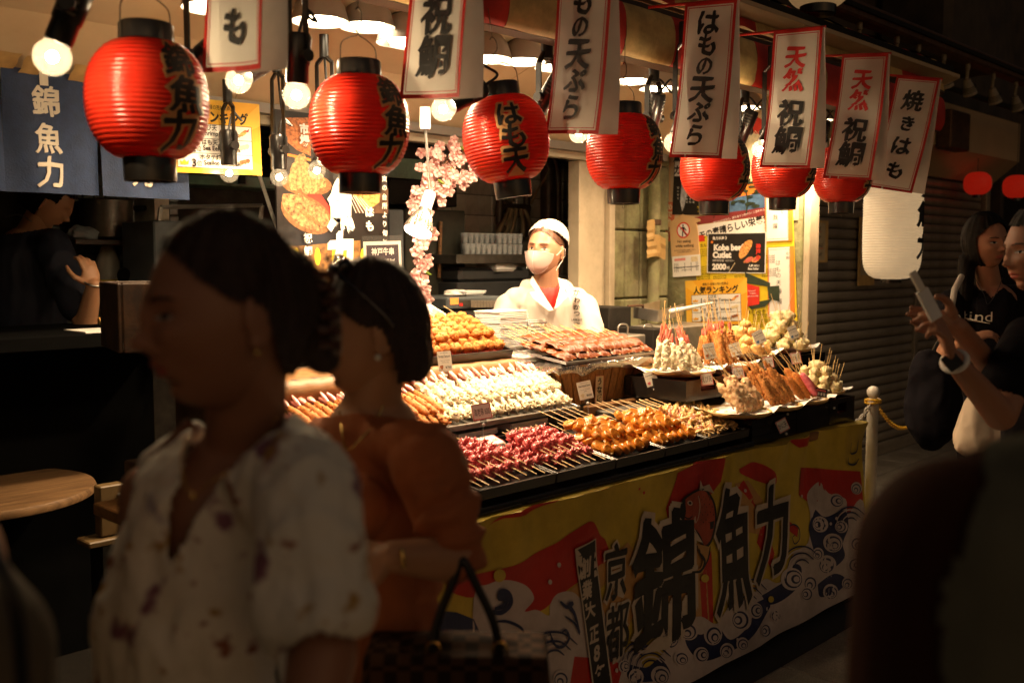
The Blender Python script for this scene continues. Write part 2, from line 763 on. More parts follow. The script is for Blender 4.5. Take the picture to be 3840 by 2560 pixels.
tr = MB().span(-1.6, 4.75, 3.42, 3.47, 2.075, 2.110)
tr.obj('wooden_strip', m_frame, soffit)

# cream post and door frame right of the seller
fr = thing('door_frame', 'cream painted metal door frame beside the mossy concrete wall', 'door frame', (0, 0, 0))
x0, x1 = P(2172, 900, Y=3.44).x, P(2290, 900, Y=3.44).x
MB().span(x0, x0 + .20, 3.44, 3.52, 0, 2.074, .004).obj('post', m_frame, fr)
for k, (dx, w, y) in enumerate(((.207, .035, 3.46), (.247, .022, 3.43), (.274, .045, 3.45))):
    MB().span(x0 + dx, x0 + dx + w, y, 3.53, 0, 2.074, .003).obj('rail', m_frame, fr)

# ------------------------------------------------------------------ concrete wall (street side) and poster wall (end)
cw = MB()
xc0 = P(2292, 900, Y=3.5).x
xc1 = 4.96
cwall = struct(MB().span(xc0, xc1, 3.54, 3.66, 0, 2.7).obj('concrete_wall', m_conc_edge))
rows = [0, .28, .62, .98, 1.33, 1.72, 2.1, 2.5]
for j, (za, zb) in enumerate(zip(rows, rows[1:])):
    for i in range(4):
        xa = xc0 + (xc1 - xc0) * i / 4
        xb = xc0 + (xc1 - xc0) * (i + 1) / 4
        bl = MB().span(xa + .004, xb - .004, 3.505 + random.uniform(0, .006), 3.55, za + .004, zb - .004, .008).obj('block', m_concrete, cwall)
pp = thing('drain_pipe', 'old upright pipe with brown tape running up the mossy concrete wall', 'pipe')
pu = P(2455, 900, Y=3.45)
MB().tube([(pu.x, 3.455, 0), (pu.x, 3.455, 2.3)], .035, 16).obj('pipe', m_concrete, pp, 40)
for z in (1.15, 1.75):
    MB().lathe([(.038, 0), (.042, .004), (.042, .03), (.038, .034)], 16, (pu.x, 3.455, z)).obj('bracket', m_pipe, pp, 40)

XE = 4.98   # the end wall that faces along the counter
ewall = struct(MB().span(XE, XE + .08, 2.64, 3.54, 0, 2.66).obj('poster_wall', m_concrete))
struct(MB().span(XE - .012, XE + .09, 2.60, 2.637, 0, 2.66, .003).obj('corner_post', m_frame))

# ------------------------------------------------------------------ striped beam over the counter front
beam = struct(MB().span(-1.6, 5.9, 2.29, 2.36, 2.29, 2.50).obj('awning_beam', m_darkwood))
x = -1.6
k = 0
while x < 5.85:
    w = .30 + .03 * math.sin(k * 2.1)
    xe = min(x + w, 5.88)
    mb = MB()

    def f(a, b, x=x, xe=xe):
        # cross-section of the rolled cloth around the beam's street face
        ang = -.5 * PI + b * PI * 1.0
        yy = 2.285 - .030 * math.cos(ang) - .004 * noise.noise(Vector((x + a, b * 6, 3)))
        zz = 2.385 + .095 * math.sin(ang) + .004 * noise.noise(Vector((x * 3 + a * 4, b * 2, 9)))
        return (x + (xe - x) * a, yy, zz)
    mb.grid(6, 10, f)
    mb.obj('cloth_stripe', m_red if k % 2 == 0 else m_cream, beam, 60)
    x = xe + .0008
    k += 1
# second, higher valance further back and the sloping cloth of the awning
aw = thing('awning', 'dirty red and cream striped awning cloth above the beam, lost in shadow', 'awning')
k = 0
x = -1.6
while x < 6.1:
    xe = min(x + .31, 6.15)
    mb = MB()
    mb.grid(3, 3, lambda a, b: (x + (xe - x) * a, 2.37 + b * .03, 2.56 + .17 * b + .006 * math.sin((x + a) * 9)))
    mb.grid(3, 6, lambda a, b: (x + (xe - x) * a, 2.40 + b * 1.1, 2.735 + .22 * b + .008 * math.sin((x + a * .3) * 11)))
    mb.obj('stripe', m_red if k % 2 else m_cream, aw, 50)
    x = xe + .001
    k += 1
MB().tube([(-1.6, 2.38, 2.545), (6.15, 2.38, 2.545)], .012, 8).obj('rod', m_rust, aw)

# ------------------------------------------------------------------ neighbour: shutter, its housing, lamp rail, upper storey
sh = struct(MB().span(5.06, 9.9, 3.40, 3.46, 0, 2.25).obj('shutter_wall', m_shutgap))


def slat_mesh(L):
    mb = MB()
    pr = [(.0, .0), (.010, .006), (.016, .020), (.014, .052), (.006, .066), (.0, .070)]
    vs = []
    for x in (0, L):
        vs += [(x, -d, h) for d, h in pr]
    n = len(pr)
    mb.add(vs, [(i, i + n, i + 1 + n, i + 1) for i in range(n - 1)])
    return mb


XM = P(3420, 1300, Y=3.4).x
for (xa, xb) in ((5.07, XM - .04), (XM + .04, 9.75)):
    first = None
    for j in range(28):
        z = .10 + j * .0765
        if first is None:
            o = slat_mesh(xb - xa).obj('slat', m_shutter, sh, 40)
            first = o.data
        else:
            o = link('slat', first, [], sh)
        o.location = (xa, 3.399, z)
MB().span(XM - .036, XM + .036, 3.365, 3.40, 0, 2.25, .004).obj('guide_post', m_shutter, sh)
MB().span(5.07, 9.75, 3.36, 3.40, 0.0, .095, .006).obj('bottom_bar', m_shutter, sh)
MB().span(9.76, 9.86, 3.34, 3.40, 0, 2.25, .005).obj('guide_post', m_shutter, sh)
hs = struct(MB().span(4.98, 9.98, 3.2, 3.5, 2.46, 2.8).obj('shutter_housing', m_dark))
prf = [(3.38, 2.255), (3.14, 2.455), (3.14, 2.80)]
for k in range(2):
    (ya, za), (yb, zb) = prf[k], prf[k + 1]
    for a in range(4):
        xa, xb = 5.1 + a * 1.22, 5.1 + (a + 1) * 1.22 - .004
        q = [(xa, ya, za), (xb, ya, za), (xb, yb, zb), (xa, yb, zb)]
        MB().add(q + [(x, y + .02, z) for x, y, z in q], [(0, 3, 2, 1), (4, 5, 6, 7), (0, 1, 5, 4), (1, 2, 6, 5), (2, 3, 7, 6), (3, 0, 4, 7)]).obj('panel', m_beige, hs)
MB().span(8.0, 8.4, 3.02, 3.139, 2.42, 2.72, .01).obj('junction_box', m_rust, hs)
m_dw = mat('dark_facade', (.05, .035, .022), .7, var=.4, sc=4, dirt=.4, bump=.3)
up = struct(MB().span(-3, 10, 3.3, 3.6, 2.8, 9).obj('upper_facade', m_dw))
struct(MB().span(10.0, 10.1, 3.3, 8, 0, 9).obj('facade_return', m_dw))
struct(MB().span(10, 32, 5.2, 5.5, 0, 9.5).obj('far_facade', m_dw))
struct(MB().span(31, 32, -12, 5.5, 0, 12).obj('street_end_backdrop', m_dw))  # unseen backdrop, added to block the sky at the lane's end
for k in range(6):
    MB().span(11 + k * 2.2, 12.6 + k * 2.2, 5.15, 5.2, 1.0 + (k % 2) * .6, 2.6).obj('shop_opening', m_dark, COL.objects['far_facade'])
vd = struct(MB().span(7.2, 8.4, 2.75, 3.29, 3.0, 5.6, .05).obj('upper_duct', m_dw))

rl = thing('lamp_rail', 'long brown metal rail carrying unlit spot lamps above the shutters', 'lamp rail')
MB().span(4.4, 14, 2.50, 2.60, 2.86, 2.955, .012).obj('rail', m_rust, rl)
MB().span(4.4, 14, 2.485, 2.499, 2.90, 2.925).obj('groove', m_dark, rl)
MB().span(4.4, 14, 2.70, 2.73, 2.72, 2.75).obj('conduit', m_dark, rl)
first = None
m_sp = mat('aged_lamp_plastic', (.30, .25, .18), .5, dirt=.3)
SPN = 0
for (u, v) in ((3222, 150), (3360, 255), (3440, 300), (3535, 340), (3625, 372), (3720, 405), (3805, 428)):
    p = P(u, v, Y=2.55)
    if first is None:
        t = thing('spot_lamp', 'unlit cream spot lamp under the dark rail, one of the row above the shutters', 'lamp', (0, 0, 0), None, 'unlit spot lamps on the dark rail')
        MB().tube([(0, 0, .0), (0, 0, -.04)], .016, 10).obj('stem', m_sp, t, 40)
        MB().tube([(0, 0, -.04), (.015, .01, -.10)], .012, 8).obj('arm', m_sp, t, 40)
        h = MB()
        h.lathe([(.0, 0), (.022, .002), (.028, .03), (.034, .05), (.044, .08), (.046, .11), (.040, .112), (.03, .09)], 16, (.015, .01, -.10), (.45, -.1, -.9))
        h.obj('lamp_head', m_sp, t, 40)
        fins = MB()
        for q in range(5):
            fins.lathe([(.045, 0), (.045, .004)], 16, Vector((.015, .01, -.10)) + Vector((.45, -.1, -.9)).normalized() * (.052 + q * .011), (.45, -.1, -.9))
        fins.obj('grille', m_dark, t)
        first, fam = t, family(t)
        t.location = (p.x, 2.55, 2.86)
    else:
        dup(first, (p.x, 2.55, 2.86), None, family=fam)
    tag(t if u == 3222 else [q for q in COL.objects if q.name.startswith("spot_lamp")][-1], '%s unlit cream spot lamp from the left under the dark rail' % ('first', 'second', 'third', 'fourth', 'fifth', 'sixth', 'seventh')[SPN])
    SPN += 1
# ------------------------------------------------------------------ pendant lamps over the food
m_shade = mat('grey_enamel_shade', (.30, .27, .24), .35, m=.2, var=.06)
m_shade_in = mat('white_enamel', (.80, .76, .70), .3, var=.02)
m_bulb = mat('lit_bulb', (1, .9, .7), .4, emit=(1.0, .80, .52), es=22)
m_core = mat('lit_filament', (1, .9, .7), .4, emit=(1.0, .74, .42), es=1200)
m_core2 = mat('dim_filament', (1, .9, .7), .4, emit=(1.0, .74, .42), es=300)
m_led = mat('lit_led_face', (1, 1, 1), .4, emit=(1.0, .90, .78), es=18)
m_globe = glass_mat('clear_bulb_glass', (1, .95, .88), .18, .05)
m_socket = mat('black_socket', (.010, .009, .009), .3, var=.2)
m_alu = mat('aluminium_fins', (.62, .58, .52), .25, m=.95, var=.08)
PEND_W, CLIP_ON = 44.0, True


def spot(name, loc, d, w, ang, parent=None, size=.04, col=LAMP, blend=.6):
    L = bpy.data.lights.new(name, 'SPOT')
    L.energy = w
    L.spot_size = math.radians(ang)
    L.spot_blend = blend
    L.shadow_soft_size = size
    L.color = col
    o = bpy.data.objects.new(name, L)
    COL.objects.link(o)
    o.location = loc
    o.rotation_euler = Vector(d).to_track_quat('-Z', 'Y').to_euler()
    if parent:
        o.parent = parent
    return o


pend = [(800, 8, 'leftmost'), (1200, 60, ''), (1378, 82, ''), (1510, 140, ''), (1560, 150, ''), (1830, 205, ''), (1958, 215, ''),
        (2090, 238, ''), (2370, 290, ''), (2473, 318, ''), (2790, 392, ''), (3060, 440, '')]
first = None
for (u, v, _) in pend:
    p = P(u, v, Y=2.86)
    if first is None:
        t = thing('pendant_lamp', 'lit lamp with grey bell shade in the row under the beige ceiling', 'lamp', (0, 0, 0), None, 'lit bell-shaded lamps under the beige ceiling')
        sh_ = MB().lathe([(.0, .10), (.028, .10), (.03, .085), (.055, .07), (.082, .035), (.095, -.012), (.099, -.02)], 28)
        sh_.obj('lamp_shade', m_shade, t, 40)
        MB().lathe([(.097, -.021), (.092, -.012), (.079, .033), (.052, .066), (.02, .08), (.0, .08)], 28).obj('reflector', m_shade_in, t, 60)
        MB().lathe([(.0, -.032), (.03, -.03), (.052, -.018), (.060, .0), (.05, .02), (.03, .05), (.02, .07)], 20).obj('bulb', m_bulb, t, 80)
        MB().tube([(0, 0, .10), (0, 0, .16)], .02, 10).obj('stem', m_black, t, 40)
        first, fam = t, family(t)
        t.location = p
        o = t
    else:
        o = dup(first, p, family=fam)
    o['label'] = '%s lit bell-shaded lamp from the left in the row under the beige ceiling' % ('first', 'second', 'third', 'fourth', 'fifth', 'sixth', 'seventh', 'eighth', 'ninth', 'tenth', 'eleventh', 'last')[pend.index((u, v, _))]
    spot('bulb_light', (0, 0, -.04), (0, -.10, -1), PEND_W, 145, o)

# ------------------------------------------------------------------ black clip sockets with clear globe bulbs


def clip_lamp(u, v, Y, d, label, arm=True, r=.036, L=.115, top=None, core=None):
    """globe centre seen at (u, v) on plane Y, d points from socket to globe"""
    c = P(u, v, Y=Y)
    d = Vector(d).normalized()
    t = thing('clip_lamp', label, 'lamp', c, None, None)
    MB().ball((0, 0, 0), r, 20, 12).obj('globe', m_globe, t, 80)
    MB().ball((0, 0, 0), .0115, 8, 6).obj('filament', core or m_core, t)
    b = -d * (r * .80)
    x, y, z = frame_of(-d)
    sk = MB().lathe([(.0, 0), (.027, 0), (.029, .01), (.028, .045), (.031, .05), (.033, L), (.028, L + .01), (0, L + .012)], 18, b, -d)
    sk.obj('socket', m_socket, t, 40)
    sl = MB()
    for k in range(4):
        for s in (-1, 1):
            a = s * .35
            pp_ = b - d * (.062 + k * .013) + (x * math.cos(a) + y * math.sin(a)) * .0335
            sl.box(pp_, (.004, .016, .004), Matrix((x, y, z)).transposed() @ rot(0, 0, a))
    sl.obj('vent', m_steel_d, t)
    e = b - d * (L * .6)
    if arm:
        topz = (top if top else 2.31) - c.z
        br = MB()
        n = Vector((1, 0, 0))
        off = .036
        for s in (-1, 1):
            a0 = e + x * s * off
            a1 = Vector((a0.x, a0.y, max(a0.z + .06, topz - .05)))
            mid = (a0 + a1) / 2
            br.box(mid, (.004, .020, (a1 - a0).length), None)
            br.tube([a0 - x * s * .004, a0 + x * s * .012], .016, 10)
            br.tube([a1, Vector((e.x, e.y, a1.z + .03))], .008, 6)
        br.obj('bracket', m_black, t)
        MB().tube([Vector((e.x, e.y, topz - .03)), Vector((e.x, e.y, topz + .05))], .017, 12).obj('clamp', m_black, t, 40)
        cb = [b - d * (L + .01), b - d * (L + .05) + Vector((.02, 0, .02)), e + Vector((.045, -.02, .09)), e + Vector((.02, 0, .13)), Vector((e.x, e.y, topz))]
        MB().tube(smooth_pts(cb), .0045, 6).obj('cable', m_black, t)
    return t


def smooth_pts(pts, n=6):
    pts = [Vector(p) for p in pts]
    q = [pts[0] * 2 - pts[1]] + pts + [pts[-1] * 2 - pts[-2]]
    out = []
    for i in range(1, len(q) - 2):
        for k in range(n):
            t = k / n
            a, b, c, d = q[i - 1], q[i], q[i + 1], q[i + 2]
            out.append(.5 * ((2 * b) + (c - a) * t + (2 * a - 5 * b + 4 * c - d) * t * t + (3 * b - a - 3 * c + d) * t ** 3))
    out.append(pts[-1])
    return out


clip_lamp(196, 215, 2.12, (-.30, .2, -.9), 'clear globe bulb in a black clip socket, left of the largest red lantern', top=2.5, r=.038, L=.13)
clip_lamp(895, 302, 2.50, (-.75, -.1, -.55), 'clear globe bulb just under the shortest cut-off white banner', top=2.45)
clip_lamp(1112, 358, 2.20, (0, .1, -1), 'clear globe bulb hanging upright between the two largest red lanterns', top=2.42)
clip_lamp(860, 650, 3.25, (0, 0, -1), 'clear globe bulb glowing below the hanging orange ranking poster', top=2.14, r=.034, core=m_core2)
clip_lamp(1047, 665, 3.15, (0, 0, -1), 'clear globe bulb in upright black socket left of the black fish poster', top=2.25, r=.033, core=m_core2)
clip_lamp(1188, 640, 3.00, (-.45, -.1, -.8), 'tilted clear globe bulb in front of the tempura picture on the black poster', top=2.30, r=.032, core=m_core2)
clip_lamp(1662, 410, 2.22, (-.75, .2, -.45), 'glowing globe bulb below the banner that ends in the fish character', top=2.42, r=.036)
clip_lamp(2170, 500, 2.40, (0, .1, -1), 'globe bulb mostly hidden behind the long banner left of the fourth lantern', top=2.4, r=.036)
clip_lamp(2528, 535, 2.25, (-.2, .2, -.9), 'round glowing bulb at the lower left of the second long tempura banner', top=2.4, r=.040)
clip_lamp(2850, 560, 2.22, (-.55, .1, -.7), 'glowing globe bulb between the fifth and sixth red lanterns', top=2.4, r=.036, L=.12)


# unlit-side spot sockets seen from behind (their bulbs point at the food)
def spot_socket(u, v, Y, d, label, w=80.):
    c = P(u, v, Y=Y)
    d = Vector(d).normalized()
    t = thing('clip_spotlight', label, 'spotlight', c)
    x, y, z = frame_of(-d)
    MB().lathe([(0, -.095), (.030, -.095), (.033, -.085), (.033, .0), (.029, .012), (.030, .05), (.026, .055), (0, .056)], 20, (0, 0, 0), d).obj('socket', m_socket, t, 40)
    sl = MB()
    for k in range(5):
        for a in (-2.6, -2.2, -.4, 0, .4, 2.2, 2.6):
            sl.box(-d * (.02 + k * .013) + (x * math.cos(a) + y * math.sin(a)) * .0335, (.003, .013, .0045), Matrix((x, y, z)).transposed() @ rot(0, 0, a))
    sl.obj('vent', m_steel_d, t)
    MB().lathe([(.022, .056), (.030, .075), (.037, .098), (.037, .104), (.0, .106)], 20, (0, 0, 0), d).obj('bulb', m_alu, t, 40)
    MB().lathe([(.0, .107), (.034, .107)], 20, (0, 0, 0), d).obj('bulb_face', m_led, t)
    topz = 2.30 - c.z
    br = MB()
    for s in (-1, 1):
        a0 = Vector((s * .042, 0, 0))
        br.box((s * .042, 0, (topz - .06) / 2), (.005, .024, topz - .06))
        br.tube([a0 * .8, a0 * 1.25], .018, 12)
        br.tube([(s * .042, 0, topz - .06), (s * .016, 0, topz - .02)], .010, 8)
    br.obj('bracket', m_black, t)
    MB().tube([(0, 0, topz - .04), (0, 0, topz + .06)], .022, 14).obj('clamp', m_black, t, 40)
    MB().tube(smooth_pts([-d * .09, -d * .12 + Vector((.03, -.03, .03)), Vector((.07, -.04, .10)), Vector((.03, -.01, .15)), (0, 0, topz - .04)]), .0045, 6).obj('cable', m_black, t)
    spot('bulb_light', d * .112, d, w, 92, t, .03)
    return t


spot_socket(2050, 370, 2.42, (-.22, .48, -.80), 'black ribbed clip spotlight right of the third red lantern')
spot_socket(2450, 440, 2.42, (.15, .35, -.9), 'black ribbed clip spotlight above the fourth red lantern')
spot_socket(2790, 490, 2.45, (-.1, .35, -.9), 'black ribbed clip spotlight right of the fifth red lantern')
spot_socket(760, 215, 2.42, (-.45, .5, -.55), 'black ribbed clip spotlight right of the largest red lantern', 10.)
spot_socket(3077, 520, 2.50, (.3, .35, -.9), 'black ribbed clip spotlight between the sixth and seventh red lanterns')


def led_spot(u, v, Y, tilt, label, stem_top, w=16., s=1.):
    c = P(u, v, Y=Y)
    d = Vector(tilt).normalized()
    t = thing('led_spotlight', label, 'spotlight', c)
    w_ = lambda a, h: 1 + (.035 * math.sin(a * 22) if -.03 < h < .045 else 0)
    MB().lathe([(.026 * s, -.055 * s), (.028 * s, -.04 * s), (.040 * s, -.02 * s), (.055 * s, .02 * s), (.060 * s, .04 * s), (.060 * s, .052 * s)], 88, (0, 0, 0), d, w_).obj('heat_sink', m_alu, t, 30)
    MB().lathe([(0, .0515 * s), (.057 * s, .053 * s), (.0585 * s, .050 * s)], 32, (0, 0, 0), d).obj('lamp_face', m_led, t)
    MB().lathe([(0, -.135 * s), (.024 * s, -.135 * s), (.026 * s, -.13 * s), (.026 * s, -.057 * s), (0, -.056 * s)], 24, (0, 0, 0), d).obj('socket', m_white, t, 40)
    top = Vector((0, 0, stem_top - c.z))
    e = -d * .13 * s
    MB().tube([e, e + Vector((0, 0, .03)), Vector((e.x * .6, e.y, top.z))], .006 * s, 8).obj('stem', m_steel, t, 40)
    MB().lathe([(0, 0), (.021 * s, 0), (.023 * s, .01), (.022 * s, .09 * s), (0, .091 * s)], 18, (e.x * .6, e.y, top.z - .01)).obj('plug', m_white, t, 40)
    spot('led_light', d * .06 * s, d, w, 95, t, .05, (1.0, .82, .62))
    return t


led_spot(1580, 828, 3.02, (-.45, -.1, -.86), 'white stemmed spotlight with silver fins hanging by the cherry blossom', 2.075, w=22, s=.95)
led_spot(3090, 600, 2.62, (.02, -.1, -1), 'silver finned spotlight with white socket between the last banners', 2.28, w=22, s=.95)
# ------------------------------------------------------------------ red paper lanterns
m_lred = mat('red_lantern_paper', (.60, .018, .008), .28, var=.12, sc=7, c2=(.76, .045, .018), trans=.34, bump=.15, bs=60, dirt=.18)
m_lcap = mat('black_lantern_ring', (.012, .010, .009), .28, var=.3, coat=.3)
m_gold = mat('ochre_outline', (.62, .34, .14), .5)
m_lwhite = mat('white_lantern_paper', (.80, .74, .62), .45, var=.03, trans=.45, emit=(1, .74, .46), es=.30)  # faint emission added to the paper in place of light from outside
m_wire = mat('thin_wire', (.10, .08, .06), .4, m=.7)
LR, LH, RC = .1355, .262, .0605


def lrad(h, R=LR, H=LH, rc=RC, p=2.3, q=.62):
    t = min(1, abs(2 * h / H))
    return rc + (R - rc) * (1 - t ** p) ** q


def lantern_body(R, H, rc, ribs, p, q, m_, parent, amp=.0028, n=56):
    pr = []
    N = ribs * 5
    for i in range(N + 1):
        h = -H / 2 + H * i / N
        pr.append((lrad(h, R, H, rc, p, q) + amp * (abs(math.sin(PI * ribs * i / N)) - .5), h))
    seed = random.random() * 50
    wob = lambda a, h: 1 + .010 * noise.noise(Vector((math.cos(a) * 2, math.sin(a) * 2, h * 9 + seed))) \
        + (.02 * max(0, h / H - .30) / .2 * noise.noise(Vector((a * 4, h * 6, seed))) if h > 0 else 0)
    return MB().lathe(pr, n, wob=wob).obj('paper_body', m_, parent, 80)


def red_lantern(u, v, label, text=None, yaw=0., tilt=0., detail=True):
    c = P(u, v, Y=2.22)
    t = thing('red_lantern', label, 'lantern', c, rot(0, 0, yaw) @ rot(0, tilt, 0), 'red paper lanterns hung along the stall front')
    lantern_body(LR, LH, RC, 25, 2.3, .62, m_lred, t)
    cp = MB()
    cp.lathe([(RC - .002, LH / 2 - .004), (RC + .001, LH / 2 - .002), (RC, LH / 2 + .038), (RC - .003, LH / 2 + .042), (RC - .008, LH / 2 + .03), (RC - .008, LH / 2)], 40)
    cp.obj('top_ring', m_lcap, t, 40)
    MB().lathe([(RC - .006, -LH / 2), (RC - .002, -LH / 2 + .003), (RC - .001, -LH / 2 - .002), (RC - .003, -LH / 2 - .052), (RC - .010, -LH / 2 - .053), (RC - .010, -LH / 2 - .046), (RC - .009, -LH / 2)], 40).obj('bottom_ring', m_lcap, t, 40)
    MB().lathe([(0, -LH / 2 - .040), (RC - .008, -LH / 2 - .040)], 30).obj('base_plate', m_paper, t)
    w = MB()
    zt = LH / 2 + .03
    for s in (-1, 1):
        w.tube(smooth_pts([(s * .062, 0, zt - .03), (s * .062, 0, zt + .02), (s * .057, 0, zt + .052), (s * .03, 0, zt + .070), (s * .006, 0, zt + .078), (0, 0, zt + .086)]), .0016, 6)
    rg = [(math.cos(a) * .008, 0, -LH / 2 - .060 + math.sin(a) * .008) for a in [i * PI / 6 for i in range(13)]]
    w.tube(rg, .0009, 5, cap=False)
    w.obj('wire_handle', m_wire, t)
    pr = Print(.0004)
    sets = text
    for ch, x, y, s, ang in sets:
        k = .94
        pr.text(ch, x, y, s, m_gold, bold=.085, nib=.03, br=.5, a=ang, sx=1.08)
        pr.z = .0016
        pr.text(ch, x, y, s, m_ink, bold=.014, nib=.020, br=.5, a=ang, sx=1.08)
        pr.z = .0004
    fn = lambda x, y, z: Vector((math.sin(x / LR) * (lrad(y) + .0022 + z), -math.cos(x / LR) * (lrad(y) + .0022 + z), y))
    pr.obj('lettering', t, fn, (.008, .008))
    # hook up to the beam
    hk = MB()
    top = 2.33 - c.z
    z0 = LH / 2 + .110
    hook = smooth_pts([(.0, 0, z0 + .004), (-.008, 0, z0 + .012), (0, 0, z0 + .024), (.010, 0, z0 + .036), (.010, 0, z0 + .060), (0, 0, z0 + .074), (-.009, 0, z0 + .066)])
    hk.tube(hook, .0020, 6)
    if top > z0 + .08:
        hk.tube([(0, 0, z0 + .07), (0, 0, top)], .0012, 5)
    hk.obj('hook', m_wire, t)
    return t


txt = [('錦', .006, .080, .078, .05), ('魚', .018, .001, .084, 0), ('力', .004, -.076, .090, .1)]
D2 = math.radians
labs = [
    (555, 378, 'largest red paper lantern, blurred, beside the blue shop curtain', D2(4)),
    (1348, 471, 'second largest red paper lantern, in front of the black fish poster', D2(2)),
    (2340, 571, 'red lantern above the mossy concrete wall, third banner from the left at its side', D2(4)),
    (2679, 631, 'red lantern hanging before the pine tree picture and fish posters', D2(6)),
    (2937, 629, 'red lantern over the red-edged vertical menu strips', D2(4)),
    (3157, 655, 'smallest red lantern in the row, next to the long white lantern', D2(4)),
]
for u, v, lab, yaw in labs:
    red_lantern(u, v, lab, txt, yaw)
red_lantern(1898, 522, 'tilted red lantern above the seller, its lettering facing us', [('は', 0, .062, .078, 0), ('も', .004, -.006, .08, 0), ('天', .004, -.078, .08, 0)], D2(-38), D2(-8))

# long white lantern
c = P(3348, 830, Y=2.22)
t = thing('white_lantern', 'tall white cylindrical paper lantern at the right end of the stall', 'lantern', c, rot(0, 0, D2(10)))
WH, WR, WC = .60, .147, .052
lantern_body(WR, WH, WC, 44, 7, .5, m_lwhite, t, .0026)
MB().lathe([(WC - .004, -WH / 2), (WC, -WH / 2 - .002), (WC - .001, -WH / 2 - .020), (WC - .01, -WH / 2 - .021), (.0, -WH / 2 - .015)], 30).obj('bottom_ring', m_lcap, t, 40)
MB().lathe([(WC - .004, WH / 2), (WC, WH / 2 + .002), (WC - .001, WH / 2 + .03), (WC - .01, WH / 2 + .03), (WC - .01, WH / 2)], 30).obj('top_ring', m_lcap, t, 40)
pr = Print(.0004)
for ch, y in (('錦', .185), ('魚', .035), ('力', -.13)):
    pr.text(ch, 0, y, .13, m_ink, bold=.035, nib=.03, br=.5)
pr.obj('lettering', t, lambda x, y, z: Vector((math.sin(x / WR) * (lrad(y, WR, WH, WC, 7, .5) + .0012 + z), -math.cos(x / WR) * (lrad(y, WR, WH, WC, 7, .5) + .0012 + z), y)), (.012, .012))
MB().tube([(0, 0, WH / 2 + .02), (0, 0, 2.3 - c.z)], .0015, 5).obj('wire', m_wire, t)

# round white lantern high over the lane
c = P(3070, -80, D=4.9)
t = thing('paper_lantern', 'round white paper lantern cut off by the top edge, above the awning', 'lantern', c)
m_lw2 = mat('glowing_lantern_paper', (.70, .60, .42), .5, trans=.4, emit=(1, .62, .28), es=.22)
lantern_body(.158, .26, .085, 18, 2.2, .6, m_lw2, t, .002)
MB().lathe([(.083, -.13), (.086, -.132), (.084, -.17), (.075, -.171), (.0, -.165)], 32).obj('bottom_ring', m_lcap, t, 40)
MB().tube([(0, 0, .12), (0, 0, 1.2)], .002, 5).obj('wire', m_wire, t)

# two far red lanterns
m_lred2 = mat('lit_red_lantern_paper', (.5, .02, .01), .4, trans=.3, emit=(1, .035, .012), es=.22)
for (u, v, w, lab) in ((3665, 688, 100, 'small glowing red lantern far down the lane, beside the shutter housing'),
                       (3812, 700, 108, 'small glowing red lantern far down the lane, cut by the right edge')):
    c = P(u, v, D=8.7)
    t = thing('distant_lantern', lab, 'lantern', c)
    lantern_body(.155, .27, .05, 14, 2.6, .6, m_lred2, t, .002, 32)
    t.scale = (.72, .72, .72)
    MB().lathe([(.05, -.134), (.052, -.17), (0, -.171)], 20).obj('bottom_ring', m_lcap, t, 40)
    MB().tube([(0, 0, .12), (0, 0, .9)], .004, 5).obj('wire', m_wire, t)
    pr = Print(.001)
    pr.rect(.06, .0, .085, .19, m_paper)
    pr.rect(.06, .0, .065, .17, m_lred2)
    pr.text('福', .06, .0, .11, m_paper, bold=.03)
    pr.obj('lettering', t, lambda x, y, z: Vector((math.sin(x / .155) * (lrad(y, .155, .27, .05, 2.6, .6) + .003 + z), -math.cos(x / .155) * (lrad(y, .155, .27, .05, 2.6, .6) + .003 + z), y)), (.02, .02))

# ------------------------------------------------------------------ hanging banners
m_ban = mat('banner_film', (.84, .79, .71), .34, var=.04, sc=4, trans=.22, coat=.15, dirt=.06)
m_banr = mat('banner_red', (.55, .025, .018), .35, var=.05, trans=.08)
m_banb = mat('banner_back', (.62, .56, .52), .4, var=.05, trans=.15)
BW, BH = .205, .535


def banner(u, v, top, label, chars, roll, yaw=0., curl=.03, back=.034):
    """(u, v): top centre if top else bottom centre"""
    p = P(u, v, Y=1.97)
    if not top:
        p = p + Vector((0, 0, BH))
    R = face_R((-1, -.05, 0), roll=0) @ rot(0, yaw, 0)
    R = R @ Matrix.Rotation(roll, 3, 'Z')
    t = thing('hanging_banner', label, 'banner', p, R, 'white banners with red borders hung from the beam')
    sd = random.random() * 9
    # local: x right, y up (0 top .. -BH), z towards us
    def bend(x, y, z):
        q = -y / BH
        return Vector((x, y, z + curl * q ** 2.2 * (1 - .5 * x / BW) + .004 * math.sin(q * 5 + sd) + .010 * q * math.sin(x * 20 + sd)))
    MB().grid(6, 24, lambda a, b: tuple(bend((a - .5) * BW, -b * BH, 0))).obj('sheet', m_ban, t, 60)
    pr = Print(.0004)
    pr.border(0, -BH / 2, BW, BH, .011, m_banr)
    pr.border(0, -BH / 2, BW - .032, BH - .032, .0024, m_banr)
    for ch, y, s, c_ in chars:
        pr.text(ch, 0, -y * BH, s * 1.14, m_redink if c_ else m_ink, bold=.014, nib=.024, br=.42 if ch in '然祝鯛焼' else .75, sx=1.0, a=-.04)
    pr.obj('print', t, bend, (.05, .02))
    mb = MB()
    mb.grid(6, 16, lambda a, b: ((a - .5) * BW + back * (.2 + .8 * b), -b * (BH - .004), -.010 - .022 * b + .012 * math.sin(b * 4 + a * 2)))
    mb.obj('back_sheet', m_banb, t, 60)
    MB().tube([(-BW * .5 - .16, .002, -.004), (BW * .5 + .008, .002, -.004)], .0055, 10).obj('rod', m_banr, t, 40)
    return t


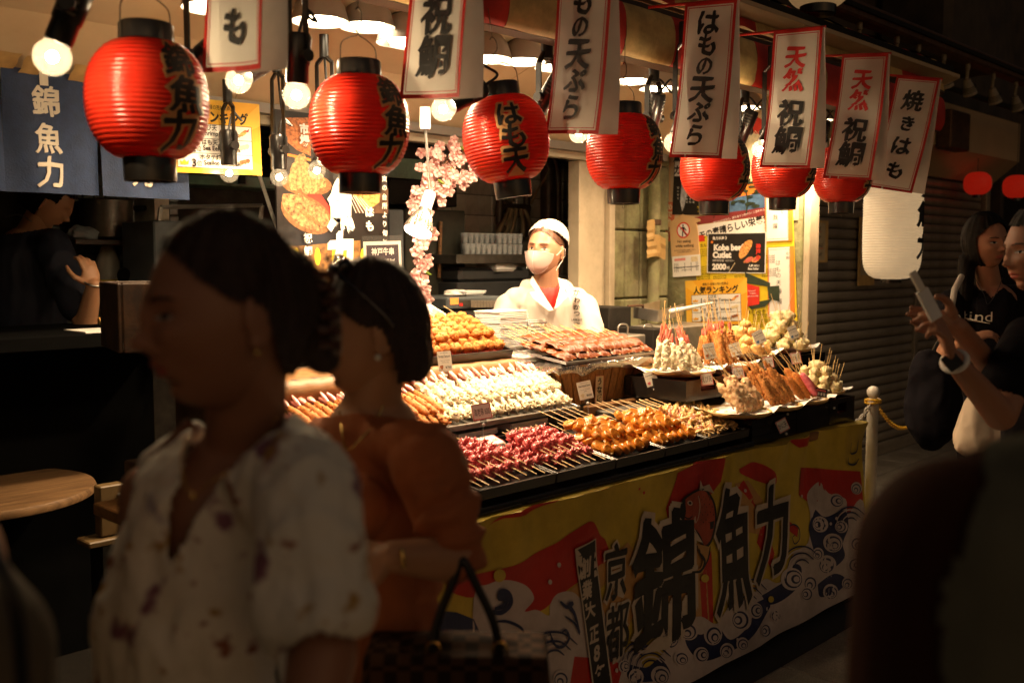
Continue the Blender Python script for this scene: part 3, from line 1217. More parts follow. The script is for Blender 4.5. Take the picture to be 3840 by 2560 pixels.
HAMO = [('は', .13, .082, 0), ('も', .27, .074, 0), ('の', .41, .062, 0), ('天', .56, .086, 0), ('ぷ', .70, .074, 0), ('ら', .85, .074, 0)]
TAI = [('天', .20, .078, 1), ('然', .36, .080, 1), ('祝', .60, .094, 0), ('鯛', .80, .10, 0)]
YAKI = [('焼', .20, .088, 0), ('き', .40, .068, 0), ('は', .60, .084, 0), ('も', .82, .078, 0)]
banner(925, 263, False, 'mostly cut-off banner above the largest lantern, one character showing', YAKI, D2(-4), curl=.01)
banner(1672, 368, False, 'cut-off banner with two large black characters, over the leftmost pink blossom', TAI, D2(-4), curl=.02)
banner(2200, 502, False, 'long tempura banner whose top leaves the picture, right of the tilted lantern', HAMO, D2(-5), curl=.02)
banner(2668, 8, True, 'tempura banner shown whole, between the fourth and fifth lanterns', HAMO, D2(-5), curl=.02)
banner(2994, 112, True, 'banner with two red and two black characters, the larger one of that pair', TAI, D2(-3.5))
banner(3245, 206, True, 'banner with two red and two black characters, the smaller one of that pair', TAI, D2(-5.5), curl=.04)
banner(3444, 292, True, 'rightmost, most slanted banner, four black characters, above the white lantern', YAKI, D2(-11), curl=.05)

# ------------------------------------------------------------------ blue shop curtain
m_ind = mat('indigo_cloth', (.012, .030, .085), .8, var=.15, sc=30, bump=.35, bs=160, dirt=.2)
m_cal = mat('curtain_white_dye', (.62, .56, .46), .8, var=.05)
m_tape = mat('masking_tape', (.52, .33, .12), .6, var=.15, dirt=.2)
YN = 3.33
nz_t, nz_b = P(300, 285, Y=YN).z, P(350, 733, Y=YN).z
for k, (ua, ub, lab) in enumerate(((-330, 6, 'blue shop curtain panel at the far left edge, barely in view'), (12, 368, 'blue shop curtain panel with three cream characters down its middle'), (374, 706, 'blue shop curtain panel half hidden behind the largest lantern'))):
    xa, xb = P(ua, 500, Y=YN).x, P(ub, 500, Y=YN).x
    t = thing('shop_curtain', lab, 'curtain', ((xa + xb) / 2, YN, nz_t), None, 'blue shop curtain panels')
    wN, hN = xb - xa, nz_t - nz_b
    bd = lambda x, y, z, k=k: Vector((x, -z - .012 * math.sin(x * 13 + k * 2) * min(1, -y * 3) - .004 * math.sin(x * 40 + y * 8), y))
    MB().grid(18, 14, lambda a, b: tuple(bd((a - .5) * wN, -b * hN, 0))).obj('cloth', m_ind, t, 70)
    pr = Print(.0005)
    o = t.location

    def LN(u, v):
        p = P(u, v, Y=YN)
        return p.x - o.x, p.z - o.z
    if k > 0:
        du = 0 if k == 1 else 355
        for ch, u, v, s in (('錦', 169, 379, .098), ('魚', 178, 520, .098), ('力', 184, 645, .105)):
            x, y = LN(u + du, v)
            pr.text(ch, x, y, s, m_cal, bold=.012, nib=.016, br=.5, sx=.9)
        x, y = LN(163 + du, 292)
        pr.rect(x, y, .026, .05, m_cal)
        pr.obj('lettering', t, bd, (.02, .03))
tp = thing('tape_strip', 'strips of masking tape holding the blue curtain to the beige panel', 'tape')
for (ua, ub, va, vb) in ((-30, 66, 180, 238), (84, 160, 200, 262), (268, 352, 232, 292)):
    mb = MB()
    a, b_ = P(ua, va, Y=3.28), P(ub, vb, Y=3.28)
    yy = 3.32
    mb.grid(5, 3, lambda s, q: (a.x + (b_.x - a.x) * s + .003 * math.sin(q * 9 + ua), yy - .07 * (1 - q) - .004 - .004 * math.sin(s * 7), b_.z + (a.z - b_.z) * (1 - q) - .012))
    mb.obj('tape', m_tape, tp, 60)


# ------------------------------------------------------------------ posters
class Poster:
    def __init__(s, name, label, cat, u0, v0, u1, v1, base, X=None, Y=None, roll=0., thick=.0012, w=None, h=None):
        """sheet whose upright box spans the pixels on plane X (faces -X) or Y (faces -Y)"""
        s.kw = {'X': X} if X is not None else {'Y': Y}
        um, vm = (u0 + u1) / 2, (v0 + v1) / 2
        s.c = P(um, vm, **s.kw)
        n = (-1, 0, 0) if X is not None else (0, -1, 0)
        s.R = face_R(n, roll=roll)
        a, b = P(u0, vm, **s.kw), P(u1, vm, **s.kw)
        s.w = w or (a - b).length
        s.h = h or (P(um, v0, **s.kw) - P(um, v1, **s.kw)).length
        s.Ri = s.R.transposed()
        s.t = thing(name, label, cat, s.c, s.R)
        s.p = Print(.00015)
        s.base, s.thick = base, thick

    def L(s, u, v):
        q = s.Ri @ (P(u, v, **s.kw) - s.c)
        return q.x, q.y

    def S(s, px):
        """length of px photograph pixels, measured upright, at the sheet"""
        u = 1920 + FOC * (s.c - C0).dot(RT) / (s.c - C0).dot(FW)
        return abs(px) / FOC * (s.c - C0).dot(FW)

    def T(s, t, u, v, px, m_, **k):
        x, y = s.L(u, v)
        s.p.text(t, x, y, s.S(px), m_, **k)

    def poly(s, pts, m_):
        s.p.poly([s.L(u, v) for u, v in pts], m_)

    def build(s, bend=None, outline=None):
        w, h, th = s.w, s.h, s.thick
        if outline:
            MB().poly_prism(outline, -th, 0).obj('sheet', s.base, s.t)
        else:
            MB().box((0, 0, -th / 2), (w, h, th)).obj('sheet', s.base, s.t)
        if s.p.layers:
            s.p.obj('print', s.t)
        return s.t


m_yel = mat('orange_yellow_print', (.80, .40, .03), .35, var=.08, sc=5)
m_yel2 = mat('pale_rays_print', (.86, .50, .06), .35, var=.04)
m_pw = mat('print_white', (.80, .77, .72), .4, var=.03)
m_pk = mat('print_black', (.014, .012, .011), .3)
m_brn = mat('print_fried_brown', (.50, .18, .04), .5, var=.4, sc=90, c2=(.75, .36, .10))
m_brn2 = mat('print_dark_sauce', (.22, .06, .02), .5, var=.5, sc=70, c2=(.45, .16, .05))
m_pcr = mat('print_cream', (.70, .58, .36), .5, var=.15, sc=60)
m_pr = mat('print_red', (.62, .035, .02), .4)
m_pbl = mat('print_blue', (.08, .17, .32), .5, var=.3, sc=30)
m_py = mat('print_yellow', (.75, .56, .02), .5, var=.08)
m_pg = mat('print_dark_green', (.025, .04, .02), .5, var=.3)
m_porg = mat('print_orange', (.75, .22, .03), .5)


def ranking(po, k=1.):
    """best seller poster, local size w x h"""
    w, h, p = po.w, po.h, po.p
    for i in range(14):
        a = i * PI / 7 + .1
        q = .5
        p.poly([(0, -h * .1), (max(-w / 2, min(w / 2, math.cos(a) * q)), max(-h / 2, min(h / 2, math.sin(a) * q))), (max(-w / 2, min(w / 2, math.cos(a + .16) * q)), max(-h / 2, min(h / 2, math.sin(a + .16) * q)))], m_yel2)
        p.z -= p.step
    p.z += p.step
    p.text('錦魚力 自慢の売れ筋商品', 0, h * .40, h * .068, m_pk, bold=.01, maxw=w * .42)
    p.text('人気ランキング', 0, h * .27, h * .17, m_pk, bold=.045, maxw=w * .74)
    bw, bh, by = w * .80, h * .60, -h * .13
    p.rect(0, by, bw, bh, m_pw)
    p.border(0, by, bw, bh, h * .008, m_pk)
    for k_ in (-1, 1):
        p.rect(0, by + k_ * bh / 6, bw, h * .007, m_pk)
    for i, (jp, n_, en) in enumerate((('えび天', '1', 'Shrimp Tempura'), ('はも天', '2', 'Sea Eel Tempura'), ('ホタテ焼', '3', 'Scallop Kabayaki'))):
        y = by + bh / 3 * (1 - i)
        p.text(jp, -w * .06, y + bh * .085, h * .082, m_pk, bold=.02)
        p.text(n_, -w * .235, y - bh * .055, h * .145, m_pk, bold=.035)
        p.text('位', -w * .18, y - bh * .065, h * .08, m_pk, bold=.01)
        p.text(en, w * .065, y - bh * .06, h * .088, m_pk, bold=.025, maxw=w * .40)
        cx = -w * .335
        p.poly([(cx - w * .04, y - bh * .1), (cx + w * .04, y - bh * .1), (cx + w * .047, y + .0), (cx + w * .022, y - bh * .045), (cx, y + bh * .015), (cx - w * .022, y - bh * .045), (cx - w * .047, y)], m_yel)
        if i == 0:
            p.disc(w * .30, y + .0, w * .055, h * .028, m_brn, a=.6, wob=.1)
            p.poly([(w * .33, y + h * .03), (w * .375, y + h * .075), (w * .36, y + h * .02)], m_pr)
        else:
            for q in range(3):
                p.disc(w * (.27 + q * .035), y + h * .012 * q, w * .024, h * .032, m_pcr if i == 1 else m_brn2, wob=.08)


# hanging ranking poster (left)
po = Poster('ranking_poster', 'orange best-seller poster hanging half behind the largest lantern, bulb below it', 'poster', 640, 388, 973, 640, m_yel, Y=3.30, roll=D2(1.5), w=.375, h=.262)
ranking(po)
po.build()

# big black fish poster behind the counter
po = Poster('fish_shop_poster', 'tall black poster of grilled fish and tempura with huge white characters', 'poster', 1050, 440, 1462, 1180, m_pk, Y=3.36, thick=.012)
cx7 = lambda x, y: (900 + x / 1.96, 350 + y / 1.96)     # pixel of an enlarged detail -> photograph


def polyc(po, pts, m_):
    po.poly([cx7(x, y) for x, y in pts], m_)


m_bask = mat('print_basket', (.22, .10, .035), .6, var=.4, sc=80)
m_fish = mat('print_grilled_fish', (.16, .06, .02), .6, var=.6, sc=60, c2=(.38, .20, .08))
m_temp = mat('print_tempura', (.22, .13, .045), .6, var=.5, sc=70, c2=(.38, .25, .10))
polyc(po, [(318, 180), (520, 180), (520, 460), (420, 420), (318, 330)], m_brn2)
polyc(po, [(345, 440), (520, 480), (522, 500), (345, 460)], m_porg)
x, y = po.L(*cx7(495, 670))
po.p.disc(x, y, .118, .045, m_bask)
for (qx, qy, r) in ((400, 620, .032), (450, 500, .03), (420, 560, .034), (470, 560, .03), (480, 680, .03), (540, 690, .028), (590, 650, .03), (400, 670, .026), (520, 620, .03), (450, 620, .034)):
    x, y = po.L(*cx7(qx, qy))
    po.p.disc(x, y, r * .9, r, m_temp, wob=.12)
polyc(po, [(490, 740), (590, 740), (700, 900), (600, 910)], m_pr)
polyc(po, [(315, 765), (430, 740), (520, 800), (560, 1010), (500, 1015), (400, 970), (330, 880)], m_pw)
x, y = po.L(*cx7(490, 890))
po.p.disc(x, y, .125, .070, m_bask, a=-.35)
po.p.disc(x - .005, y + .008, .118, .056, m_fish, a=-.42, wob=.06)
for q in range(7):
    po.p.stroke([po.L(*cx7(400 + q * 25, 830 + q * 14)), po.L(*cx7(470 + q * 22, 900 + q * 14))], .003, m_brn2)
polyc(po, [(780, 700), (1085, 700), (1085, 885), (860, 880)], mat('print_grill', (.08, .04, .02), .4, var=.4, sc=30))
polyc(po, [(800, 700), (1030, 700), (1020, 800), (930, 870), (860, 800)], m_brn)
for q in range(6):
    po.p.stroke([po.L(*cx7(790 + q * 18, 740 + q * 5)), po.L(*cx7(850 + q * 26, 880))], .0025, m_pw)
polyc(po, [(330, 1130), (880, 1080), (880, 1500), (330, 1500)], mat('print_night_market', (.05, .022, .01), .4, var=.5, sc=25, c2=(.22, .11, .03)))
for qx in (410, 565, 690, 770, 900):
    x, y = po.L(*cx7(qx, 1200))
    po.p.disc(x, y, .014, .035, m_py)
po.T('市', *cx7(465, 262), 38, m_pw, bold=.04, nib=.02)
po.T('場', *cx7(468, 350), 40, m_pw, bold=.04, nib=.02)
po.T('魚', *cx7(735, 830), 175, m_pw, bold=.06, nib=.04, br=.6, sx=.62)
po.T('力', *cx7(730, 1180), 150, m_pw, bold=.06, nib=.04, br=.6, sx=.78)
po.T('は', *cx7(945, 872), 42, m_pw, bold=.03, nib=.02)
po.T('も', *cx7(945, 975), 42, m_pw, bold=.03, nib=.02)
for i, ch in enumerate('京の台所より旬と'):
    po.T(ch, *cx7(1052, 630 + i * 66), 25, m_pw, bold=.02, nib=.015)
po.T('祝', *cx7(487, 1065), 36, m_pw, bold=.03, nib=.02)
po.T('鯛', *cx7(487, 1160), 36, m_pw, bold=.03, nib=.02)
po.build()

# acrylic price stand with the wagyu price
po = Poster('price_stand', 'clear acrylic stand with a purple ¥2,000 beef skewer card by the cherry blossom', 'price stand', 1368, 905, 1508, 1130, m_pw, Y=2.98, roll=D2(2))
m_pur = mat('print_aubergine', (.035, .018, .035), .35)
m_meat = mat('print_raw_meat', (.62, .12, .10), .5, var=.4, sc=50)
w, h = po.w, po.h
po.p.rect(0, h * .18, w * .86, h * .52, m_pur)
po.p.text('神戸牛串', 0, h * .33, h * .13, m_pw, bold=.03, maxw=w * .6)
po.p.text('PREMIUM KOBE Beef', 0, h * .185, h * .055, m_pw, bold=.02, maxw=w * .74)
po.p.text('￥2,000', 0, h * .04, h * .14, m_pw, bold=.03, maxw=w * .7)
po.p.disc(0, -h * .28, w * .36, h * .14, m_meat, wob=.1)
po.p.disc(w * .1, -h * .25, w * .16, h * .05, m_pcr, wob=.1)
t = po.build()
m_acr = glass_mat('clear_acrylic', (.9, .9, .9), .16, .05)
MB().box((0, .01, .003), (w * 1.08, h * 1.10, .003)).obj('acrylic_cover', m_acr, t)
MB().box((0, -h * .56, .0), (w * .8, .01, .09)).obj('foot', m_acr, t)

# ---- posters on the end wall
E = XE - .004
cx4 = lambda x, y: (2150 + x / 1.96, 500 + y / 1.96)
po = Poster('scroll_poster', 'large cream wall hanging with a leaping red fish and pine shore', 'poster', 2476, 300, 2984, 835, mat('aged_cream_paper', (.62, .48, .28), .6, var=.12, sc=4, dirt=.25), X=E)
po.poly([(2700, 340), (2980, 340), (2980, 818), (2700, 818)], m_pcr)
po.poly([(2735, 700), (2980, 640), (2980, 700), (2735, 745)], m_porg)
po.poly([(2735, 745), (2980, 700), (2980, 775), (2860, 800), (2735, 800)], m_pbl)
x, y = po.L(2830, 470)
po.p.disc(x, y, .11, .045, m_pr, a=-.5, wob=.12)
po.p.poly([po.L(2745, 400), po.L(2790, 440), po.L(2755, 470)], m_pr)
for q in range(6):
    po.p.stroke([po.L(2775 + q * 14, 470 + q * 5), po.L(2800 + q * 14, 505 + q * 3)], .004, m_pcr)
random.seed(3)
for q in range(26):
    u, v = 2790 + random.uniform(-45, 60), 735 + random.uniform(-55, 40)
    x, y = po.L(u, v)
    po.p.disc(x, y, random.uniform(.012, .028), random.uniform(.004, .009), m_pg, n=9, wob=.15)
po.p.stroke([po.L(2800, 800), po.L(2806, 750), po.L(2795, 700), po.L(2815, 670)], .008, m_pg)
po.p.stroke([po.L(2495, 480), po.L(2495, 830)], .004, m_porg)
po.p.stroke([po.L(2514, 560), po.L(2514, 750)], .003, m_porg)
po.build()

po = Poster('silver_fish_poster', 'black and white poster with a long silver fish behind the fifth lantern', 'poster', 2523, 575, 2737, 806, m_pk, X=E - .004, roll=D2(-2))
w, h = po.w, po.h
po.p.rect(-w * .34, h * .32, w * .30, h * .36, m_pw)
po.T('魚', *cx4(762, 178), 32, m_pk, bold=.04, nib=.02)
po.T('力', *cx4(765, 270), 32, m_pk, bold=.04, nib=.02)
m_silv = mat('print_silver', (.45, .47, .50), .4, var=.35, sc=40)
po.poly([cx4(*q) for q in ((800, 575), (785, 500), (800, 330), (845, 330), (840, 430), (815, 540))], m_silv)
for u in (770, 835, 860, 885):
    for q in range(4):
        po.T('鱧の骨切'[q], *cx4(u, 440 + q * 22 if u != 770 else 400 + q * 26), 9, m_pw)
po.p.rect(w * .26, -h * .28, w * .22, h * .16, m_pw)
po.p.text('The bone is thin', w * .08, -h * .38, h * .045, m_py, maxw=w * .5)
po.p.text('and soft to eat', w * .08, -h * .44, h * .045, m_py, maxw=w * .5)
po.build()

po = Poster('red_strip_poster', 'narrow faded red strip beside the wooden no-eating plaque', 'poster', 2497, 758, 2528, 905, mat('faded_red_paper', (.62, .16, .07), .6, var=.1), X=E - .003, roll=D2(-3))
for q, ch in enumerate('めでたい'):
    po.T(ch, 2512, 776 + q * 28, 24, m_pcr, bold=.03, nib=.02)
po.build()

# wide yellow health notice
po = Poster('health_poster', 'wide yellow and red notice about nutrition, partly covered by other posters', 'poster', 2605, 812, 2975, 1262, m_py, X=E - .0025, roll=D2(4))
po.poly([(2600, 815), (2890, 775), (2900, 806), (2602, 845)], mat('print_maroon', (.22, .03, .03), .5))
po.T('［鱧はも]の生命力、鱧を食すと精が付くと言われる', 2768, 812, 10, m_pw, a=.13)
po.poly([(2605, 846), (2900, 806), (2906, 868), (2610, 886)], m_pw)
po.T('モの素晴らしい栄養素', 2752, 850, 33, m_pk, bold=.02, nib=.015, a=.13, maxw=.47)
po.poly([(2607, 884), (2640, 882), (2644, 904), (2609, 908)], m_pr)
po.T('カル', 2638, 920, 15, m_pk, bold=.02)
for (u, v) in ((2640, 935), (2640, 1000), (2640, 1030), (2700, 1036), (2780, 1034), (2880, 960), (2885, 1010), (2850, 1180), (2880, 1200), (2830, 1215)):
    for q in range(4):
        po.T('健康な骨を作る栄養', u, v + q * 8, 6.5, m_pk)
for pts in (((2795, 1020), (2890, 1060), (2890, 1075), (2800, 1062)), ((2800, 1140), (2900, 1120), (2870, 1150), (2820, 1160)), ((2735, 1205), (2790, 1190), (2800, 1230), (2740, 1245)), ((2880, 1075), (2925, 1070), (2925, 1130), (2885, 1120))):
    po.poly(pts, m_pg)
po.poly([(2795, 1062), (2850, 1075), (2850, 1140), (2800, 1150)], m_pr)
po.T('"Kiritoshi"', 2822, 1090, 8, m_pw)
po.T('in Japan,', 2826, 1100, 8, m_pw)
po.T('Kyoto area only.', 2824, 1110, 8, m_pw, maxw=.08)
po.T('タミンDで', 2838, 1168, 16, m_pk, bold=.02)
po.T('化症の予防に', 2850, 1180, 9, m_pk)
po.build()

# black beef cutlet poster
po = Poster('beef_cutlet_poster', 'black poster advertising a beef cutlet for 2000 yen, picture of the breaded stick', 'poster', 2650, 873, 2869, 1024, m_pw, X=E - .008)
w, h = po.w, po.h
po.p.rect(0, 0, w * .975, h * .965, m_pk)
po.T('魚力水産 》', *cx4(1075, 770), 13, m_pw, bold=.03)
po.T('Kobe beef', *cx4(1142, 838), 31, m_pw, bold=.055, maxw=w * .52)
po.T('Cutlet', *cx4(1093, 893), 31, m_pw, bold=.055, maxw=w * .35)
po.T('神戸炸牛排 ', *cx4(1065, 935), 10, m_pw)
po.T('神戸牛 牛カツ', *cx4(1150, 936), 6, m_pw)
po.T('2000', *cx4(1072, 980), 30, m_pw, bold=.055, maxw=w * .25)
po.T('円', *cx4(1138, 990), 12, m_pw, bold=.03)
x, y = po.L(*cx4(1265, 850))
po.p.stroke([po.L(*cx4(1145, 1020)), po.L(*cx4(1190, 950))], .003, m_pcr)
po.p.disc(x, y, .062, .028, m_brn, a=.95, wob=.04)
x, y = po.L(*cx4(1290, 930))
po.p.disc(x, y, .034, .015, m_brn2, a=.4, wob=.06)
po.p.disc(x + .002, y + .001, .028, .010, m_meat, a=.4)
x, y = po.L(*cx4(1345, 925))
po.p.disc(x, y, .030, .014, m_brn, a=.5, wob=.06)
po.p.disc(x, y, .024, .009, m_meat, a=.5)
for q, ch in enumerate('神戸牛'):
    po.T(ch, *cx4(1360, 830 + q * 42), 20, m_pr, bold=.03, nib=.02)
po.T('人気 NO.1', *cx4(1328, 972), 10, m_pw, bold=.03)
po.T('Best Seller', *cx4(1326, 995), 10.5, m_pw, bold=.03, maxw=w * .24)
po.p.disc(*po.L(*cx4(1022, 800)), .008, .007, m_porg)
po.build()

po = Poster('ranking_poster', 'orange best-seller poster on the end wall above the fried food', 'poster', 2563, 1052, 2806, 1212, m_yel, X=E - .012, roll=D2(3.4), w=.415, h=.262)
ranking(po)
po.build()

# wooden no-eating plaque
po = Poster('no_eating_plaque', 'pale wooden house-shaped plaque asking not to eat while walking', 'sign', 2492, 803, 2627, 967, mat('pale_plywood', (.62, .40, .19), .5, var=.12, sc=5, stretch=(1, 1, 10)), X=E - .014, thick=.008, roll=D2(2.5))
ol = [po.L(*cx4(*q)) for q in ((722, 915), (708, 690), (668, 692), (662, 680), (800, 595), (930, 632), (928, 648), (905, 655), (928, 895))]
x, y = po.L(*cx4(808, 712))
r = po.S(30)
po.p.disc(x, y, r, r, m_pr, 32)
po.p.disc(x, y, r * .82, r * .82, m_pw, 32)
m_k = m_pk
po.p.disc(x - .001, y + r * .58, r * .13, r * .13, m_k)
po.p.poly([(x - r * .22, y + r * .42), (x + r * .22, y + r * .40), (x + r * .20, y - r * .15), (x - r * .14, y - r * .15)], m_k)
po.p.stroke([(x - r * .05, y - r * .1), (x - r * .1, y - r * .45), (x - r * .12, y - r * .78)], r * .17, m_k)
po.p.stroke([(x + r * .08, y - r * .1), (x + r * .25, y - r * .4), (x + r * .48, y - r * .62)], r * .17, m_k)
po.p.stroke([(x + r * .15, y + r * .3), (x + r * .38, y + r * .05), (x + r * .42, y - r * .12)], r * .12, m_k)
po.p.stroke([(x - r * .15, y + r * .3), (x - r * .42, y + r * .12), (x - r * .30, y + r * .35)], r * .12, m_k)
po.p.stroke([(x - r * .62, y + r * .62), (x + r * .62, y - r * .62)], r * .13, m_pr)
po.T('No eating', *cx4(815, 795), 15, m_pk, bold=.01)
po.T('while walking', *cx4(818, 828), 15, m_pk, bold=.01)
po.T('歩きながらの飲食はご遠慮ください', *cx4(820, 858), 6, m_pk)
po.T('歩行吃东西请勿 걸으면서 식사', *cx4(820, 872), 5, m_pk)
po.build(outline=ol)

po = Poster('map_leaflet', 'small white leaflet with a street map under the wooden plaque', 'leaflet', 2521, 958, 2626, 1036, m_pw, X=E - .016, roll=D2(4))
w, h = po.w, po.h
po.p.rect(-w * .22, h * .33, w * .4, h * .12, mat('print_pink', (.7, .25, .22), .5))
po.p.rect(w * .30, h * .30, w * .24, h * .24, m_pcr)
po.p.rect(0, -h * .05, w * .9, h * .03, m_pk)
for q in (-.42, -.36, -.3, -.05, .18, .36, .41):
    po.p.rect(w * q, -h * .05, w * .014, h * .42, m_pk)
for q in range(3):
    po.p.text('錦市場商店街の地図', w * (-.2 + q * .2), h * (.17 - .12 * (q % 2)) - h * .24, h * .06, m_pk)
po.build()

# vertical menu strips
for (u0, v0, u1, v1, txs, lab) in ((2868, 650, 2971, 905, [('大', 2915, 770), ('麩', 2908, 815), ('羅', 2908, 848)], 'upper red-edged menu strip, its top behind the sixth lantern'),
                                   (2878, 925, 2978, 1190, [('は', 2918, 985), ('も', 2918, 1010), ('の', 2919, 1033), ('天', 2920, 1060), ('婦', 2922, 1092), ('羅', 2924, 1130)], 'lower red-edged menu strip above the white tempura balls')):
    po = Poster('menu_strip', lab, 'menu strip', u0, v0, u1, v1, m_porg, X=E - .006, roll=D2(2))
    w, h = po.w, po.h
    po.p.rect(-w * .06, 0, w * .80, h * .98, m_paper)
    po.p.border(-w * .06, 0, w * .78, h * .93, .0015, m_pr)
    for ch, u, v in txs:
        po.T(ch, u, v, 22, m_pk, bold=-.005)
    if v0 > 900:
        po.T('名', 2952, 950, 12, m_pk)
        po.T('物', 2953, 966, 12, m_pk)
    po.build()
po = Poster('clear_sleeve', 'loose clear plastic sheet end below the lower menu strip', 'plastic sheet', 2888, 1186, 2975, 1232, m_paper, X=E - .005, roll=D2(2))
po.build()
po = Poster('price_grid_notice', 'orange and yellow gridded notice just behind the white tempura balls', 'notice', 2880, 1225, 2966, 1300, m_py, X=E - .003)
w, h = po.w, po.h
po.p.rect(0, h * .36, w, h * .26, m_porg)
for q in range(6):
    po.p.rect(-w * .4 + q * w * .16, -h * .1, .001, h * .6, m_pk)
for q in range(5):
    po.p.rect(0, -h * .4 + q * h * .14, w * .85, .001, m_pk)
po.build()
# masking tape on the concrete and on the ranking poster
tp = thing('brown_tape', 'crumpled brown tape patch binding the pipe at the concrete wall', 'tape')
for (ua, ub, va, vb) in ((2437, 2472, 828, 905), (2437, 2512, 885, 968)):
    a, b_ = P(ua, va, Y=3.405), P(ub, vb, Y=3.405)
    mb = MB().grid(6, 6, lambda s, q: (a.x + (b_.x - a.x) * s, 3.40 - .010 * noise.noise(Vector((s * 3, q * 5, ua))) + abs(s - .4) * .06, a.z + (b_.z - a.z) * q + .01 * math.sin(s * 5)))
    mb.obj('tape', m_tape, tp, 20)

# handwritten notices on the shutter
m_card = mat('grubby_board', (.42, .34, .22), .6, var=.1, dirt=.2)
po = Poster('handwritten_notice', 'handwritten English notice on brown board taped to the shutter', 'notice', 3005, 826, 3106, 984, m_tape, Y=3.352, thick=.012)
w, h = po.w, po.h
po.p.rect(-w * .03, 0, w * .84, h * .90, m_card)
for q, (tx, yy, ww) in enumerate((('This is NOT', .30, .62), ('the space for', .10, .66), ('EATING!', -.09, .42), ('Please keep off!', -.32, .78))):
    po.p.text(tx, -w * .02 + (w * .14 if q == 2 else 0), h * yy, h * .13, m_ink, br=.4, maxw=w * ww)
po.p.rect(w * .14, h * .235, w * .2, h * .012, m_pr)
po.p.rect(w * .14, -h * .165, w * .38, h * .012, m_pr)
po.build()
po = Poster('handwritten_notice', 'narrow notice board on the shutter mostly hidden by the white lantern', 'notice', 3224, 815, 3282, 1070, m_tape, Y=3.352, thick=.012)
w, h = po.w, po.h
po.p.rect(0, h * .05, w * .8, h * .80, m_card)
for q, ch in enumerate('飲食禁止お願い'):
    po.p.text(ch, -w * .05, h * (.38 - q * .11), h * .085, m_ink, br=.3)
po.build()
m_cardp = m_paper
# ------------------------------------------------------------------ counter, risers, printed tarp
XL, XR, YF, ZT = 1.25, 4.345, 2.0, .815
ct = thing('counter_table', 'long wooden counter table under the printed yellow cloth', 'table')
MB().span(XL, XR - .02, YF + .02, 3.0, ZT - .04, ZT - .002, .004).obj('tabletop', m_wood, ct)
for (x, y) in ((XL + .1, 2.1), (XL + .1, 2.9), (2.2, 2.1), (2.2, 2.9), (XR - .1, 2.1), (XR - .1, 2.9)):
    MB().span(x - .03, x + .03, y - .03, y + .03, 0, ZT - .042, .003).obj('leg', m_darkwood, ct)
rs = thing('stepped_riser', 'dark wooden steps that lift the rear rows of food', 'display riser')
for i, (xa, xb, ya, yb, za, zb, mm) in enumerate(((1.35, 3.46, 2.42, 3.0, ZT, .93, m_darkwood), (1.55, 2.82, 2.72, 3.05, .932, 1.165, m_darkwood), (3.05, 4.32, 2.40, 2.95, ZT, .955, m_steel_d))):
    MB().span(xa, xb, ya, yb, za, zb, .005).obj('step', mm, rs)
lg = thing('wooden_beam', 'thick rounded golden-brown wooden beam under the tray of fried balls', 'wooden beam')
for (xa, xb) in ((1.53, 2.02), (2.023, 2.80)):
    MB().grid(20, 12, lambda a, b: (xa + (xb - xa) * a, 2.715 - .035 * math.sin(PI * min(1, b * 1.25)) ** .6 + (.25 * max(0, b - .8) / .2), 1.068 + .10 * min(1, b * 1.25) + .002 * math.sin(a * 40 + xa))).obj('board', m_wood, lg, 60)

m_tarp = mat('printed_tarp_yellow', (.60, .44, .055), .42, var=.10, sc=5, dirt=.22, bump=.1, bs=25, spec=.4)
m_tb = mat('tarp_beige', (.52, .28, .09), .42, var=.08, sc=5, dirt=.2)
m_tr = mat('tarp_red', (.50, .022, .012), .42, var=.12, sc=6, dirt=.2)
m_tw = mat('tarp_foam_white', (.56, .48, .46), .42, var=.08, sc=6, dirt=.25)
m_tn = mat('tarp_navy', (.012, .018, .075), .42, var=.2)
m_tk = mat('tarp_black', (.008, .007, .008), .42, var=.2)
m_to = mat('tarp_letter_outline', (.56, .47, .38), .42, var=.06, dirt=.2)


def tarp_pt(x, z, off=0.):
    """x along the counter, z height; soft folds gather near the table edge"""
    top = ZT + .004 + .006 * math.sin(x * 7) * math.sin(x * 2.3 + 1)
    f = max(0, 1 - (ZT - z) / .35)
    q = noise.noise(Vector((x * 3.2, z * 1.6, 2.0)))
    q2 = noise.noise(Vector((x * 8, z * 5, 7.0)))
    d = .018 * q + .032 * q2 * f ** 1.3 + .006 * math.sin(x * 5 + 2 * math.sin(z * 3)) * (1 - f)
    if x > 3.1:
        d += .02 * f ** 3 * math.sin((x - 3.1) * 9)
    y = YF - .012 + d - off - .02 * (ZT - z)
    return Vector((x, y, min(z, top)))


tt = thing('printed_tarp', 'yellow and red printed cloth with huge black characters and waves covering the counter front', 'tarp')
mb = MB().grid(240, 60, lambda a, b: tarp_pt(XL + (XR - XL) * a, .035 + (ZT - .035) * b))
mb.grid(60, 4, lambda a, b: tarp_pt(XL + (XR - XL) * a, ZT) + Vector((0, .06 * b, .004 * math.sin(b * PI) + .001)))
mb.grid(4, 16, lambda a, b: (tarp_pt(XR, .035 + (ZT - .035) * b) + Vector((.012 * math.sin(a * 2.5), a * .95, 0))))
mb.obj('cloth', m_tarp, tt, 70)
K6 = 2352 / 1600.


def T6(x, y):
    p = P(1700 + x / K6, 1650 + y / K6, Y=YF - .012)
    return p.x, p.z


tp_ = Print(.00004)


def tpoly(pts, m_):
    tp_.poly([T6(*q) for q in pts], m_)


def curve6(pts, n=5):
    return [(p.x, p.y) for p in smooth_pts([(x, y, 0) for x, y in pts], n)]


def blob6(pts, m_):
    q = curve6(list(pts) + [pts[0]], 5)[:-1]
    tp_.poly([T6(*c_) for c_ in q], m_)


